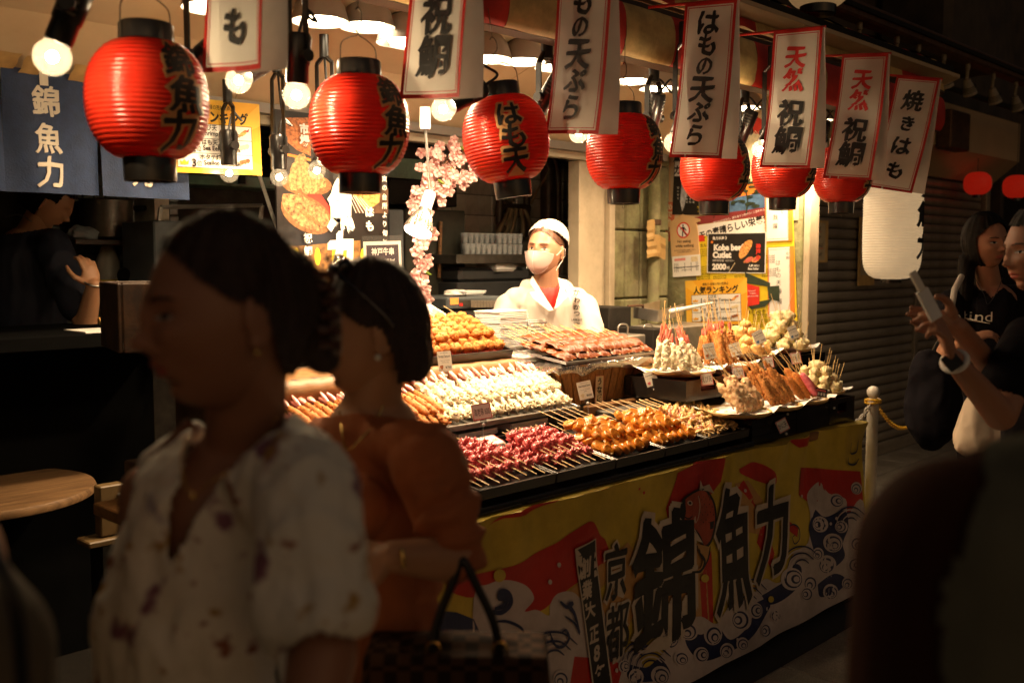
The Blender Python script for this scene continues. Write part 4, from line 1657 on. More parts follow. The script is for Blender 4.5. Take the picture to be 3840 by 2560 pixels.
def stroke6(pts, w, m_):
    q = [T6(*c_) for c_ in curve6(pts, 6)]
    n = len(q)
    tp_.stroke(q, [w * (.35 + .65 * math.sin(PI * min(1, (i + .6) / n)) ** .7) for i in range(n)], m_)


# red and beige rays
blob6([(110, 735), (330, 690), (450, 620), (560, 560), (640, 500), (740, 440), (800, 520), (840, 560), (860, 700), (700, 760), (560, 860), (480, 930), (380, 960), (300, 900), (200, 850), (60, 860), (-60, 800)], m_tr)
tpoly([(560, 870), (960, 560), (1000, 620), (600, 1010)], m_tb)
tpoly([(800, 900), (960, 640), (1060, 600), (1020, 900), (900, 1180)], m_tb)
tpoly([(1180, 380), (1240, 180), (1420, 90), (1500, 100), (1480, 230), (1300, 420), (1200, 560)], m_tr)
tpoly([(1060, 760), (1180, 560), (1360, 560), (1380, 1040), (1240, 1100)], m_tb)
tpoly([(1330, 760), (1400, 600), (1400, 1020), (1340, 1030)], m_tr)
blob6([(1590, 160), (1660, 120), (1760, 170), (1770, 240), (1690, 230), (1600, 190)], m_tr)
tpoly([(1560, 240), (1620, 220), (1700, 330), (1690, 520), (1600, 500)], m_tb)
tpoly([(1570, 260), (1700, 420), (1660, 560), (1740, 700), (1760, 620), (1690, 400), (1600, 220)], m_tr)
tpoly([(1910, 150), (2235, 170), (2235, 470), (2080, 420), (1980, 360), (1900, 300)], m_tr)
tpoly([(1850, 0), (2010, -20), (1960, 30), (1900, 40)], m_tr)
tpoly([(1820, 430), (1890, 480), (1880, 530), (1810, 470)], m_tr)
tpoly([(200, 470), (330, 380), (600, 300), (560, 340), (400, 410), (280, 430)], m_tr)
tpoly([(1290, 130), (1340, 100), (1420, 60), (1400, 120), (1310, 150)], m_tr)
# white foam at the bottom
blob6([(100, 1400), (100, 870), (190, 790), (300, 770), (400, 800), (440, 870), (390, 940), (450, 930), (510, 960), (520, 900), (560, 840), (640, 830), (720, 900), (800, 900), (900, 1150), (1010, 1160), (1060, 1250), (1180, 1120), (1240, 1000), (1330, 960), (1420, 1000), (1500, 900), (1620, 850), (1700, 760), (1790, 780), (1860, 620), (1940, 560), (1960, 420), (1950, 300), (2020, 230), (2060, 290), (2140, 320), (2150, 400), (2235, 330), (2260, 700), (2260, 1000), (1500, 1500), (700, 1600)], m_tw)
tpoly([(-100, 930), (0, 940), (100, 980), (160, 1100), (150, 1400), (-100, 1400)], m_tn)
# navy bodies of the waves
blob6([(1250, 1010), (1330, 1060), (1420, 1010), (1500, 1090), (1600, 1010), (1640, 900), (1690, 870), (1780, 830), (1700, 960), (1600, 1090), (1450, 1180), (1330, 1200), (1260, 1120)], m_tn)
blob6([(1990, 380), (2040, 420), (2130, 380), (2150, 470), (2120, 560), (2130, 640), (2060, 700), (1990, 640), (1960, 560), (1950, 470)], m_tn)
blob6([(1990, 790), (2080, 730), (2140, 760), (2110, 820), (2010, 860)], m_tn)
blob6([(1680, 850), (1740, 820), (1830, 760), (1860, 680), (1900, 700), (1880, 800), (1800, 880), (1720, 900)], m_tn)
blob6([(960, 1230), (1060, 1250), (1130, 1200), (1180, 1290), (1060, 1330), (960, 1310)], m_tn)
tpoly([(640, 1180), (860, 1200), (930, 1240), (880, 1400), (600, 1400)], m_tr)
for (x, y, r, a0) in ((1170, 1090, 60, 0), (1270, 1040, 52, 2), (1400, 1060, 58, 1), (1560, 980, 60, 3), (1850, 760, 62, 0), (1950, 780, 46, 2), (2010, 460, 44, 3), (2070, 560, 52, 1), (2040, 680, 52, 2), (2090, 330, 40, 0), (1130, 1290, 52, 1), (1640, 930, 44, 0), (1480, 1150, 44, 2), (2060, 830, 44, 1), (1930, 840, 40, 3), (2190, 560, 40, 1), (2200, 260, 34, 2), (2180, 680, 42, 0), (2150, 780, 36, 2), (1760, 960, 34, 1), (1700, 1040, 40, 3), (1330, 1170, 44, 0), (1000, 1300, 46, 2), (1560, 1110, 36, 1), (2110, 470, 34, 3), (1990, 620, 34, 2), (1230, 1190, 40, 1), (560, 1300, 50, 2), (930, 1240, 38, 0)):
    for k, (rr, mm) in enumerate(((r, m_tw), (r * .80, m_tn), (r * .66, m_tw), (r * .40, m_tn), (r * .26, m_tw))):
        ox, oy = math.cos(a0) * (r - rr) * .5, math.sin(a0) * (r - rr) * .5
        pts = [T6(x + ox + rr * math.cos(t * PI / 10) * .92, y + oy + rr * math.sin(t * PI / 10)) for t in range(20)]
        tp_.poly(pts, mm)
for cx_, cy_, rr in ((530, 1210, 150), (1010, 1210, 90), (1900, 700, 110), (1600, 900, 130), (2160, 460, 90), (1080, 1260, 120)):
    for k in range(5):
        q = rr - k * rr * .15
        stroke6([(cx_ + math.cos(PI + a * PI / 5) * q, cy_ + math.sin(PI + a * PI / 5) * q * 1.1) for a in range(5)], .007, m_tn if k % 2 == 0 else m_tw)
stroke6([(200, 940), (260, 945), (310, 900), (300, 850), (260, 835), (250, 860), (290, 870), (270, 910), (220, 925)], .022, m_tn)
stroke6([(565, 880), (600, 910), (630, 890), (610, 900), (640, 950), (665, 1050)], .014, m_tn)
stroke6([(505, 1050), (530, 1115), (570, 1125), (605, 1080), (590, 1035), (565, 1050)], .010, m_tn)
stroke6([(590, 960), (640, 1000), (665, 1060)], .007, m_tn)
stroke6([(215, 995), (290, 995), (360, 1030), (378, 1090)], .009, m_tn)
stroke6([(1810, 570), (1815, 500), (1850, 460), (1885, 480), (1885, 540), (1860, 565), (1850, 530), (1865, 515)], .006, m_tn)
stroke6([(2190, 10), (2180, 70), (2220, 60), (2225, 0)], .008, m_tn)
stroke6([(2155, 90), (2160, 125), (2200, 130), (2230, 100)], .008, m_tn)
for (x, y, r) in ((245, 742, 36), (1730, 870, 18), (1350, 750, 22)):
    tp_.poly([T6(x + r * math.cos(t), y + r * math.sin(t)) for t in [k * PI / 8 for k in range(16)]], m_tarp)
for (x, y, r) in ((562, 680, 14), (516, 775, 14), (1597, 275, 10), (1910, 305, 9), (2085, 425, 9), (2057, 455, 9), (1025, 268, 8), (1055, 290, 10), (1390, 1105, 9), (1530, 1085, 9), (882, 1260, 13)):
    mm = m_tr if (x, y) in ((1025, 268), (1055, 290)) else m_tw
    tp_.poly([T6(x + r * .7 * math.cos(t), y + r * math.sin(t)) for t in [k * PI / 6 for k in range(12)]], mm)
# black strip with the founding year
strip = [(652, 600), (752, 540), (846, 1345), (742, 1345)]
tpoly([(645, 592), (757, 532), (856, 1352), (734, 1352)], m_to)
tpoly(strip, m_tk)


def t6text(ch, x, y, w, h, m_, **k):
    """character fitted in a w x h box of detail pixels"""
    a, b = T6(x - w / 2, y), T6(x + w / 2, y)
    c_, d = T6(x, y - h / 2), T6(x, y + h / 2)
    W_, H_ = abs(b[0] - a[0]), abs(c_[1] - d[1])
    bold = k.get('bold', 0)
    _, _, gw, gh = glyphs(ch, 0)
    cx_, cy_ = T6(x, y)
    size = H_ / gh
    sx = W_ / (gw * size)
    tp_.text(ch, cx_, cy_, size, m_, sx=sx, **k)


for ch, x, y, w, h in (('創', 700, 695, 60, 110), ('業', 712, 815, 52, 95), ('大', 728, 925, 56, 85), ('正', 748, 1058, 52, 85), ('8', 762, 1160, 34, 80), ('年', 778, 1268, 56, 90)):
    t6text(ch, x, y, w, h, m_to, bold=.02, nib=.02, br=.4)
big = (('京', 882, 715, 118, 300, .025), ('都', 890, 1045, 130, 290, .02), ('錦', 1140, 760, 300, 690, .045), ('魚', 1520, 590, 190, 640, .05), ('力', 1735, 500, 170, 480, .05))
for ch, x, y, w, h, bo in big:
    t6text(ch, x, y, w, h, m_to, bold=.052, nib=.02, br=.38)
# sea bream between the characters
blob6([(1232, 395), (1240, 350), (1262, 305), (1320, 265), (1380, 270), (1420, 330), (1428, 420), (1415, 500), (1390, 560), (1350, 590), (1330, 540), (1300, 500), (1260, 460), (1232, 420)], m_tk)
blob6([(1240, 395), (1248, 352), (1268, 312), (1322, 275), (1376, 282), (1410, 335), (1418, 420), (1405, 495), (1383, 548), (1350, 570), (1332, 520), (1300, 480), (1262, 445), (1240, 418)], mat('tarp_bream', (.34, .06, .03), .45, var=.3, sc=14))
tpoly([(1340, 215), (1352, 250), (1400, 240), (1425, 290), (1380, 275), (1330, 268)], m_to)
tpoly([(1225, 490), (1290, 470), (1320, 520), (1345, 560), (1310, 545), (1270, 510)], m_to)
tpoly([(1300, 560), (1385, 580), (1365, 660), (1330, 715), (1285, 718), (1330, 690), (1345, 640)], m_tb)
stroke6([(1310, 570), (1330, 620), (1350, 660), (1325, 710), (1280, 716)], .012, m_tk)
stroke6([(1385, 575), (1370, 640), (1340, 700)], .009, m_tk)
for (x, y, r, mm) in ((1278, 340, 14, m_to), (1278, 340, 8, m_tk)):
    tp_.poly([T6(x + r * .8 * math.cos(t), y + r * math.sin(t)) for t in [k * PI / 6 for k in range(12)]], mm)
for q in range(22):
    x, y = 1325 + (q % 6) * 15 + (q // 6) * 4, 300 + (q // 6) * 42 + (q % 2) * 14
    tp_.poly([T6(x, y), T6(x + 5, y + 6), T6(x, y + 12)], m_tk)
stroke6([(1320, 300), (1330, 360), (1318, 420), (1300, 450)], .006, m_to)
stroke6([(1245, 410), (1265, 425), (1285, 410)], .005, m_tk)
for ch, x, y, w, h, bo in big:
    t6text(ch, x, y, w, h, m_tk, bold=bo * .30, nib=.014, br=.38)
prj = tp_.mesh(lambda x, y, z: tarp_pt(x, y, .0022 + z * .8), (.03, .03))
# keep what lies on the cloth
bm = bmesh.new()
bm.from_mesh(prj)
bmesh.ops.delete(bm, geom=[f for f in bm.faces if not (XL < f.calc_center_median().x < XR - .006 and .04 < f.calc_center_median().z < ZT + .004)], context='FACES')
bm.to_mesh(prj)
bm.free()
link('print', prj, tp_.mats, tt)

# ------------------------------------------------------------------ black lacquer boxes and crates
m_redl = mat('red_lacquer_inside', (.40, .035, .02), .3, var=.1, coat=.3)


def tray(name, label, cat, x0, x1, y0, y1, z0, z1, h=.035, m_out=m_blackw, m_in=m_black, group=None, t=.007):
    """open tray, tilted so that its rear edge is at z1"""
    L, Wd = x1 - x0, math.hypot(y1 - y0, z1 - z0)
    a = math.atan2(z1 - z0, y1 - y0)
    o = thing(name, label, cat, ((x0 + x1) / 2, y0, z0), rot(a, 0, 0), group)
    b = MB()
    b.span(-L / 2, L / 2, 0, t, -h * .4, h * .5, .002).span(-L / 2, L / 2, Wd - t, Wd, -h * .4, h * .5, .002)
    b.span(-L / 2, -L / 2 + t, t + .0005, Wd - t - .0005, -h * .4, h * .5, .002).span(L / 2 - t, L / 2, t + .0005, Wd - t - .0005, -h * .4, h * .5, .002)
    b.obj('rim', m_out, o)
    MB().span(-L / 2 + t, L / 2 - t, t, Wd - t, -h * .4 + .001, -h * .4 + .008).obj('base', m_in, o)
    return o, a


def crate(name, label, x0, x1, y0, y1, z0, z1, group=None, handle=True, inner=m_redl, n=1):
    o = thing(name, label, 'crate', ((x0 + x1) / 2, (y0 + y1) / 2, z0), None, group)
    L, Wd, H = x1 - x0, y1 - y0, z1 - z0
    t = .009
    for s in (-1, 1):
        b = MB()
        if handle:
            hw, hh = L * .17, min(.022, H * .22)
            zc = H * .62
            b.box((-(L / 2 + hw) / 2, s * (Wd / 2 - t / 2), H / 2), (L / 2 - hw, t, H))
            b.box(((L / 2 + hw) / 2, s * (Wd / 2 - t / 2), H / 2), (L / 2 - hw, t, H))
            b.box((0, s * (Wd / 2 - t / 2), (zc - hh) / 2), (hw * 2 + .001, t * .96, zc - hh))
            b.box((0, s * (Wd / 2 - t / 2), (zc + hh + H) / 2), (hw * 2 + .001, t * .96, H - zc - hh))
        else:
            b.box((0, s * (Wd / 2 - t / 2), H / 2), (L, t, H))
        b.obj('long_side', m_blackw, o)
        MB().box((s * (L / 2 - t / 2), 0, H / 2), (t, Wd - 2 * t - .001, H * .995)).obj('end_side', m_blackw, o)
    MB().box((0, 0, H * .30), (L - 2 * t, Wd - 2 * t, .006)).obj('bottom', inner, o)
    if handle:
        MB().box((0, 0, H * .1), (L * .99, Wd * .99, .004)).obj('foot', m_black, o)
    return o


crate('lacquer_crate', 'black crate with hand holes beside the wooden tub, under the white shrimp plate', 3.31, 3.63, 2.25, 2.56, .985, 1.068)
for k in range(3):
    crate('lacquer_crate', ('lowest', 'middle', 'topmost')[k] + ' black crate of the stack under the dark breaded shrimp plate', 3.65, 3.955, 2.27, 2.60, .96 + k * .036, .994 + k * .036, None, False)
for k in range(3):
    crate('lacquer_crate', ('lowest', 'middle', 'topmost')[k] + ' black crate of the stack under the round fried patties', 3.975, 4.28, 2.33, 2.68, .958 + k * .044, 1.000 + k * .044, None, False)
crate('lacquer_crate', 'deep black crate under the tall pile of white tempura balls', 4.30, 4.62, 2.32, 2.66, .93, 1.095, None, True)
crate('riser_box', 'steel box that lifts the rear black crates', 3.30, 4.60, 2.30, 2.64, ZT, .928, None, False, m_steel_d)
for k in range(3):
    crate('lacquer_crate', ('lowest', 'middle', 'topmost')[k] + ' thin black crate of the front stack, below the pink crab sticks', 3.445, 3.80, 2.03, 2.31, ZT + .006 + k * .033, ZT + .037 + k * .033, None, False)
crate('lacquer_crate', 'long black crate at the front right, below the croquettes', 3.805, 4.09, 2.03, 2.31, ZT + .006, .925, None, False)
crate('lacquer_crate', 'black crate at the right end of the counter under the last plate', 4.095, 4.34, 2.03, 2.33, ZT + .006, .932, None, True)

# wide shallow drawers that carry the front trays
dw = thing('drawer_box', 'long low black box under the front row of trays, edge ridged', 'box')
MB().span(1.45, 3.44, 2.012, 2.40, ZT + .004, .842, .004).obj('lower_box', m_blackw, dw)
for i in range(6):
    MB().span(1.50 + i * .315, 1.50 + i * .315 + .29, 2.006, 2.0118, ZT + .010, .830, .002).obj('handle', m_black, dw)

# ------------------------------------------------------------------ tarp-side bollard with chain
m_bol = mat('chipped_white_paint', (.62, .57, .50), .4, var=.06, dirt=.18)
m_chy = mat('yellow_chain', (.60, .33, .02), .4, var=.15)
bp = P(3268, 1700, D=4.62)
bo_ = thing('bollard', 'white round-topped bollard at the end of the stall', 'bollard', (bp.x, bp.y, 0))
MB().lathe([(.09, 0), (.09, .01), (.05, .02), (.026, .022), (.026, .88), (.024, .89), (0, .891)], 28).obj('post', m_bol, bo_, 40)
MB().lathe([(.018, .888), (.018, .910)], 20).obj('neck', m_bol, bo_, 40)
MB().ball((0, 0, .935), .0295, 24, 14).obj('ball', m_bol, bo_, 80)
rg = MB()
for s in (-1, 1):
    rg.tube([(math.cos(a) * .034, math.sin(a) * .034, .893 + s * .006 + .003 * math.sin(a * 2 + s)) for a in [i * PI / 10 for i in range(21)]], .0055, 8, cap=False)
rg.obj('chain_loop', m_chy, bo_, 60)


def chain(name, label, a, b, sag, m_, n):
    o = thing(name, label, 'chain')
    a, b = Vector(a), Vector(b)
    first = None
    pts = [a.lerp(b, i / n) - Vector((0, 0, sag * 4 * (i / n) * (1 - i / n))) for i in range(n + 1)]
    for i in range(n):
        mid, d = (pts[i] + pts[i + 1]) / 2, (pts[i + 1] - pts[i]).normalized()
        x, y, z = frame_of(d)
        R = Matrix((x, y, z)).transposed() @ rot(0, 0, PI / 2 * (i % 2) + .4)
        if first is None:
            L = (pts[1] - pts[0]).length * .72
            mb = MB().tube([(math.cos(q) * .0085, 0, math.sin(q) * L) for q in [j * PI / 6 for j in range(13)]], .0032, 6, cap=False)
            e = mb.obj('link', m_, o, 60)
            first = e.data
        else:
            e = link('link', first, [], o)
        e.matrix_local = M4(mid, R)
    return o


bt = Vector((bp.x, bp.y, .885))
chain('barrier_chain', 'yellow plastic chain sagging from the white bollard to the right', bt + Vector((.03, 0, 0)), P(3405, 1600, D=5.6), .05, m_chy, 34)
chain('barrier_chain', 'short pale chain from the white bollard to the printed cloth', bt - Vector((.03, 0, 0)), Vector((XR + .015, 2.06, .80)), .03, m_bol, 9)
# ------------------------------------------------------------------ food
def fmat(name, c, c2, r, bump, bs, sc=60, coat=0., sub=.12, var=.12):
    return mat(name, c, r, var=var, sc=sc, c2=c2, bump=bump, bs=bs, coat=coat, sub=sub)


m_bread = fmat('panko_crust', (.34, .095, .010), (.64, .24, .032), .6, 1.0, 260, 150)
m_breadd = fmat('dark_panko_crust', (.34, .11, .02), (.66, .28, .06), .6, 1.0, 260, 150)
m_ball = fmat('golden_crumb', (.36, .10, .008), (.58, .20, .022), .6, 1.0, 240, 130)
m_tempw = fmat('white_tempura', (.70, .55, .34), (.92, .80, .60), .55, .9, 170, 60)
m_tempy = fmat('pale_tempura', (.62, .46, .20), (.86, .74, .44), .5, .9, 150, 50)
m_tail = fmat('shrimp_tail', (.62, .06, .035), (.80, .30, .22), .3, .2, 60, 120, .3)
m_pinkt = fmat('pink_tail', (.66, .18, .14), (.86, .48, .42), .3, .2, 60, 120, .3)
m_octo = fmat('octopus_glaze', (.52, .075, .085), (.76, .22, .22), .25, .5, 70, 60, .3)
m_scal = fmat('amber_scallop', (.38, .105, .006), (.60, .22, .015), .25, .5, 60, 55, .35)
m_scalt = fmat('scallop_top', (.48, .15, .012), (.70, .29, .035), .28, .8, 90, 90, .35)
m_eel = mat('eel_glaze', (.095, .016, .002), .38, var=.15, sc=45, c2=(.185, .042, .004), bump=.5, bs=50, spec=.35)
m_squid = fmat('squid_beige', (.56, .32, .10), (.78, .54, .25), .28, .4, 60, 40, .4)
m_bacon = fmat('bacon_red', (.45, .08, .05), (.74, .38, .26), .3, .4, 60, 70, .4)
m_crab = fmat('crab_stick_tempura', (.66, .30, .14), (.88, .68, .40), .5, .9, 150, 45)
m_pinkp = fmat('pink_ginger_pork', (.60, .05, .09), (.82, .24, .26), .45, .6, 90, 50)
m_nug = fmat('fried_patty', (.55, .26, .07), (.80, .50, .18), .5, .8, 120, 60)
m_stick = mat('bamboo_skewer', (.62, .42, .18), .5, var=.12, sc=30)
m_nap = mat('oil_paper', (.80, .77, .72), .6, var=.03)
m_bamb = mat('woven_bamboo', (.52, .33, .12), .5, var=.3, sc=60, bump=.6, bs=120)
m_foil = mat('crumpled_foil', (.75, .72, .68), .18, m=.95, var=.08, bump=1.0, bs=60)


def lump(rx, ry, rz, amp, f, seed, n=14, m=10, c=(0, 0, 0), fine=0.):
    """rough ball of batter"""
    mb = MB().ball((0, 0, 0), (1, 1, 1), n, m)
    vs = []
    for p in mb.v:
        d = Vector(p)
        q = 1 + amp * noise.noise(d * f + Vector((seed * 3.7, seed, 0))) + fine * noise.noise(d * f * 4 + Vector((0, seed, 5)))
        vs.append(Vector((d.x * rx * q, d.y * ry * q, d.z * rz * q)) + Vector(c))
    mb.v = [tuple(v) for v in vs]
    return mb


def rod_lump(L, r, amp, f, seed, n=12, m=14, taper=.2, fine=0.):
    """rough rod from z=0 to z=L"""
    mb = MB()
    prof = []
    for i in range(m + 1):
        t = i / m
        rr = r * (math.sin(PI * min(1, max(.001, t * 1.0))) ** .28) * (1 - taper * t)
        if i in (0, m):
            rr = .0001
        prof.append((rr, L * t))
    mb.lathe(prof, n)
    out = []
    for p in mb.v:
        v = Vector(p)
        q = 1 + amp * noise.noise(v * f + Vector((seed * 9, 0, 0))) + fine * noise.noise(v * f * 4 + Vector((0, seed * 5, 0)))
        out.append((v.x * q, v.y * q, v.z))
    mb.v = out
    return mb


def tail_mb(z, s=1.):
    mb = MB()
    for k, (dx, dy) in enumerate(((-.55, .1), (-.2, -.15), (.2, .15), (.55, -.1))):
        b = Vector((0, 0, z))
        e = b + Vector((dx * .018, dy * .02, .034 + .004 * (k % 2))) * s
        w = .0052 * s
        mb.tube([b, b.lerp(e, .5) + Vector((0, .001, 0)), e], [w * .7, w, w * .35], 6)
    return mb


def skewer(name, label, cat, parts, stick=(0., .2), group=None, sr=.0014):
    """parts: (child name, MB, material); everything along local z"""
    o = thing(name, label, cat, (0, 0, -5), None, group)
    for n_, mb, m_ in parts:
        mb.obj(n_, m_, o, 75)
    MB().tube([(0, 0, stick[0]), (0, 0, stick[1])], sr, 6).obj('stick', m_stick, o)
    return o


def to_dir(d, spin=0., side=None):
    """rotation that sends local z to d"""
    x, y, z = frame_of(d)
    return Matrix((x, y, z)).transposed() @ rot(0, 0, spin)


class Kind:
    """a few variants of one skewer, placed again and again"""

    def __init__(s, make, n=3):
        s.v = [make(i) for i in range(n)]
        s.f = [family(o) for o in s.v]
        s.used = [False] * n
        s.i = 0

    def put(s, loc, R, label, group, scale=None):
        k = s.i % len(s.v)
        s.i += 1
        if not s.used[k]:
            s.used[k] = True
            o = s.v[k]
            m_ = M4(loc, R)
            if scale:
                m_ = m_ @ Matrix.Scale(scale, 4)
            o.matrix_world = m_
            o['label'], o['group'] = label, group
            return o
        return dup(s.v[k], loc, R, label, group, scale, s.f[k])


rnd = random.Random(11)
U = rnd.uniform

# ---- front row: octopus, scallop, squid trays
YA, YB, ZA, ZB = 2.03, 2.40, .872, .930
trs = []
for k, (xa, xb, lab) in enumerate(((1.62, 1.945, 'black tray behind the shoulder of the woman in the brown top'), (1.955, 2.282, 'left black tray of pink octopus skewers'), (2.290, 2.580, 'right black tray of pink octopus skewers'),
                                   (2.588, 2.860, 'left black tray of amber scallop skewers'), (2.868, 3.135, 'right black tray of amber scallop skewers'), (3.143, 3.425, 'black tray of squid and bacon skewers at the end of the row'))):
    o, ta = tray('food_tray', lab, 'tray', xa, xb, YA, YB, ZA, ZB, .036)
    trs.append((xa, xb))
UP = Vector((0, -math.sin(ta), math.cos(ta)))
BK = Vector((0, math.cos(ta), math.sin(ta)))


def on_tray(x, s, h):
    """point s metres up the tilted front tray, h above its floor"""
    return Vector((x, YA, ZA)) + BK * s + UP * (h - .006)


def mk_octo(i):
    parts = []
    for j in range(4):
        mb = MB()
        z = .035 + j * .040
        b = lump(.0125, .0115, .016, .25, 1.6, i * 7 + j, 12, 8, (0, .002, z + .006))
        mb.add(b.v, b.f)
        for a in range(7):
            an = a * 2 * PI / 7 + i + j
            r1 = U(.011, .019)
            pts = [(math.cos(an) * .004, math.sin(an) * .004, z - .004), (math.cos(an) * r1 * .8, math.sin(an) * r1 * .7, z - .010),
                   (math.cos(an + .3) * r1 * 1.15, math.sin(an + .3) * r1, z - .006 - U(0, .006)), (math.cos(an + .9) * r1 * 1.1, math.sin(an + .9) * r1 * 1.1, z + U(-.004, .010))]
            mb.tube(smooth_pts(pts, 3), [.0052 - .00035 * q for q in range(10)], 6)
        parts.append(('octopus', mb, m_octo))
    return skewer('octopus_skewer', 'x', 'skewer', parts, (-.045, .20))


K = Kind(mk_octo, 4)
for (ti, n) in ((0, 6), (1, 8), (2, 7)):
    xa, xb = trs[ti]
    for j in range(n):
        x = xa + .028 + (xb - xa - .05) * j / (n - 1)
        d = (BK + Vector((U(-.05, .05) + .06, 0, 0)) + UP * .03)
        K.put(on_tray(x - .01, .065 + U(-.008, .012), .026 + U(0, .008)), to_dir(d, U(0, 6)), 'pink glazed octopus skewer in the %s octopus tray' % ('hidden leftmost', 'left', 'right')[ti], 'octopus skewers, %s tray' % ('hidden', 'left', 'right')[ti], 1.08)
    for j in range(n - 1):
        x = xa + .045 + (xb - xa - .08) * j / (n - 1)
        d = (BK + Vector((U(-.05, .05) + .06, 0, 0)) + UP * .03)
        K.put(on_tray(x - .01, .11 + U(-.008, .012), .052 + U(0, .008)), to_dir(d, U(0, 6)), 'pink glazed octopus skewer in the %s octopus tray' % ('hidden leftmost', 'left', 'right')[ti], 'octopus skewers, %s tray' % ('hidden', 'left', 'right')[ti], 1.0)


def mk_scal(i):
    parts = []
    for j in range(4):
        z = .024 + j * .042
        tilt = .62 + U(-.12, .12)
        R = rot(-PI / 2 + tilt, U(-.15, .15), 0) @ rot(0, PI, U(0, 6))
        R = Matrix.Rotation(PI / 2 - .0, 3, 'X') @ rot(tilt, U(-.15, .15), U(0, 6))
        w = lambda a, h: 1 + .04 * math.sin(a * 5 + i + j) + .05 * math.sin(a * 2 + j)
        b = MB().lathe([(0, -.013), (.014, -.013), (.0205, -.010), (.0235, -.005), (.0215, -.0005), (.0235, .003), (.0215, .009), (.0170, .0115), (.0145, .0095), (.0115, .0118), (.0085, .0100), (.0055, .0118), (0, .0105)], 20, wob=w)
        parts.append(('scallop', MB().add([R @ Vector(p) + Vector((0, -.001, z)) for p in b.v], b.f), (m_scal, m_scalt)[j % 2]))
    return skewer('scallop_skewer', 'x', 'skewer', parts, (0, .30))


K = Kind(mk_scal, 4)
for ti in (3, 4):
    xa, xb = trs[ti]
    for lay, (n, s0, h0, off) in enumerate(((6, .045, .022, 0), (5, .105, .050, .022))):
        for j in range(n):
            x = xa + .028 + off + (xb - xa - .056 - 2 * off) * j / (n - 1)
            d = (BK + Vector((U(-.03, .03), 0, 0)) + UP * .08)
            K.put(on_tray(x, s0 + U(-.008, .008), h0 + U(0, .004)), to_dir(d, U(-.12, .12)), 'amber glazed scallop skewer in the %s scallop tray' % ('left', 'right')[ti - 3], 'scallop skewers, %s tray' % ('left', 'right')[ti - 3], 1.0)


def mk_squid(i, bacon):
    mb, mc = MB(), MB()
    for s in (-1, 1):
        pts = [(s * .006 + .012 * math.sin(q * 1.9 + s + i), .008 + .010 * math.cos(q * 2.3 + i + s), .015 + q * .0125) for q in range(14)]
        mb.tube(smooth_pts(pts, 3), .0062, 7)
    pts = [(.014 * math.cos(q * 1.7 + i), .012 * math.sin(q * 1.7) + .004, .02 + q * .014) for q in range(12)]
    mc.tube(smooth_pts(pts, 3), .006, 7)
    return skewer('squid_skewer', 'x', 'skewer', [('squid', mb, m_squid), ('bacon' if bacon else 'tentacle', mc, m_bacon if bacon else m_squid)], (0, .30))


for b, (xa, xb, lab) in enumerate(((3.135, 3.275, 'squid and bacon skewer in the last front tray'), (3.285, 3.42, 'plain curled squid skewer in the last front tray'))):
    K = Kind(lambda i: mk_squid(i, b == 0), 3)
    for j in range(5):
        for lay in range(2):
            x = xa + .018 + (xb - xa - .03) * j / 4 + lay * .012
            K.put(on_tray(x, .045 + lay * .06 + U(-.01, .01), .018 + lay * .024), to_dir(BK + Vector((U(-.05, .05), 0, 0)) + UP * .05, U(0, 6)), lab, lab.replace('skewer', 'skewers'), 1.0)

# ---- second row: shrimp tray
o, a2 = tray('metal_tray', 'long steel tray of white and orange shrimp', 'tray', 1.55, 2.885, 2.44, 2.80, .985, 1.045, .022, m_steel, m_steel, t=.009)
UP2 = Vector((0, -math.sin(a2), math.cos(a2)))
BK2 = Vector((0, math.cos(a2), math.sin(a2)))


def on2(x, s, h):
    return Vector((x, 2.44, .985)) + BK2 * s + UP2 * h


def mk_sh(i, m_, amp, L, r, fine, tm=m_tail, name='shrimp_skewer', crumbs=0, ts=1.25):
    body = rod_lump(L, r, amp, 55, i, 14, 20, .22, fine)
    rr = random.Random(i + 5)
    for q in range(crumbs):
        a, z = rr.uniform(0, 6.28), L * rr.uniform(.04, .92)
        rd = r * (.86 - .2 * z / L)
        b = lump(rr.uniform(.003, .0065), rr.uniform(.003, .0065), rr.uniform(.003, .007), .4, 2, q, 6, 4, (math.cos(a) * rd, math.sin(a) * rd, z))
        body.add(b.v, b.f)
    return skewer(name, 'x', 'skewer', [('shrimp', body, m_), ('tail', tail_mb(L - .008, ts), tm)], (L * .5, L + .13))


K = Kind(lambda i: mk_sh(i, m_tempw, .6, .15, .0185, .5, m_pinkt, crumbs=34, ts=1.7), 5)
n = 15
for j in range(n):
    x = 2.235 + (2.85 - 2.235) * j / (n - 1)
    for lay in range(2):
        d = BK2 * 1 + Vector((U(-.10, .03) + .02, 0, 0)) + UP2 * (.22 + lay * .10)
        K.put(on2(x + lay * .02, .03 + lay * .06 + U(-.01, .01), .020 + lay * .030), to_dir(d, U(0, 6)), 'white battered shrimp skewer with pink tail in the long steel tray', 'white shrimp skewers in the long steel tray', 1.0)
K = Kind(lambda i: mk_sh(i, m_bread, .22, .17, .0155, .35, m_pinkt, crumbs=10, ts=1.5), 4)
n = 15
for j in range(n):
    x = 1.70 + (2.215 - 1.70) * j / (n - 1)
    for lay in range(2):
        d = BK2 * 1 + Vector((U(-.04, .03), 0, 0)) + UP2 * (.12 + lay * .06)
        K.put(on2(x + lay * .018, .02 + lay * .04 + U(-.01, .01), .018 + lay * .026), to_dir(d, U(0, 6)), 'orange crumbed shrimp skewer in the long steel tray', 'orange crumbed shrimp skewers in the long steel tray', 1.0)
# foam dishes tucked under the steel tray
m_foam = mat('white_foam', (.88, .86, .83), .5, var=.02, sub=.1)


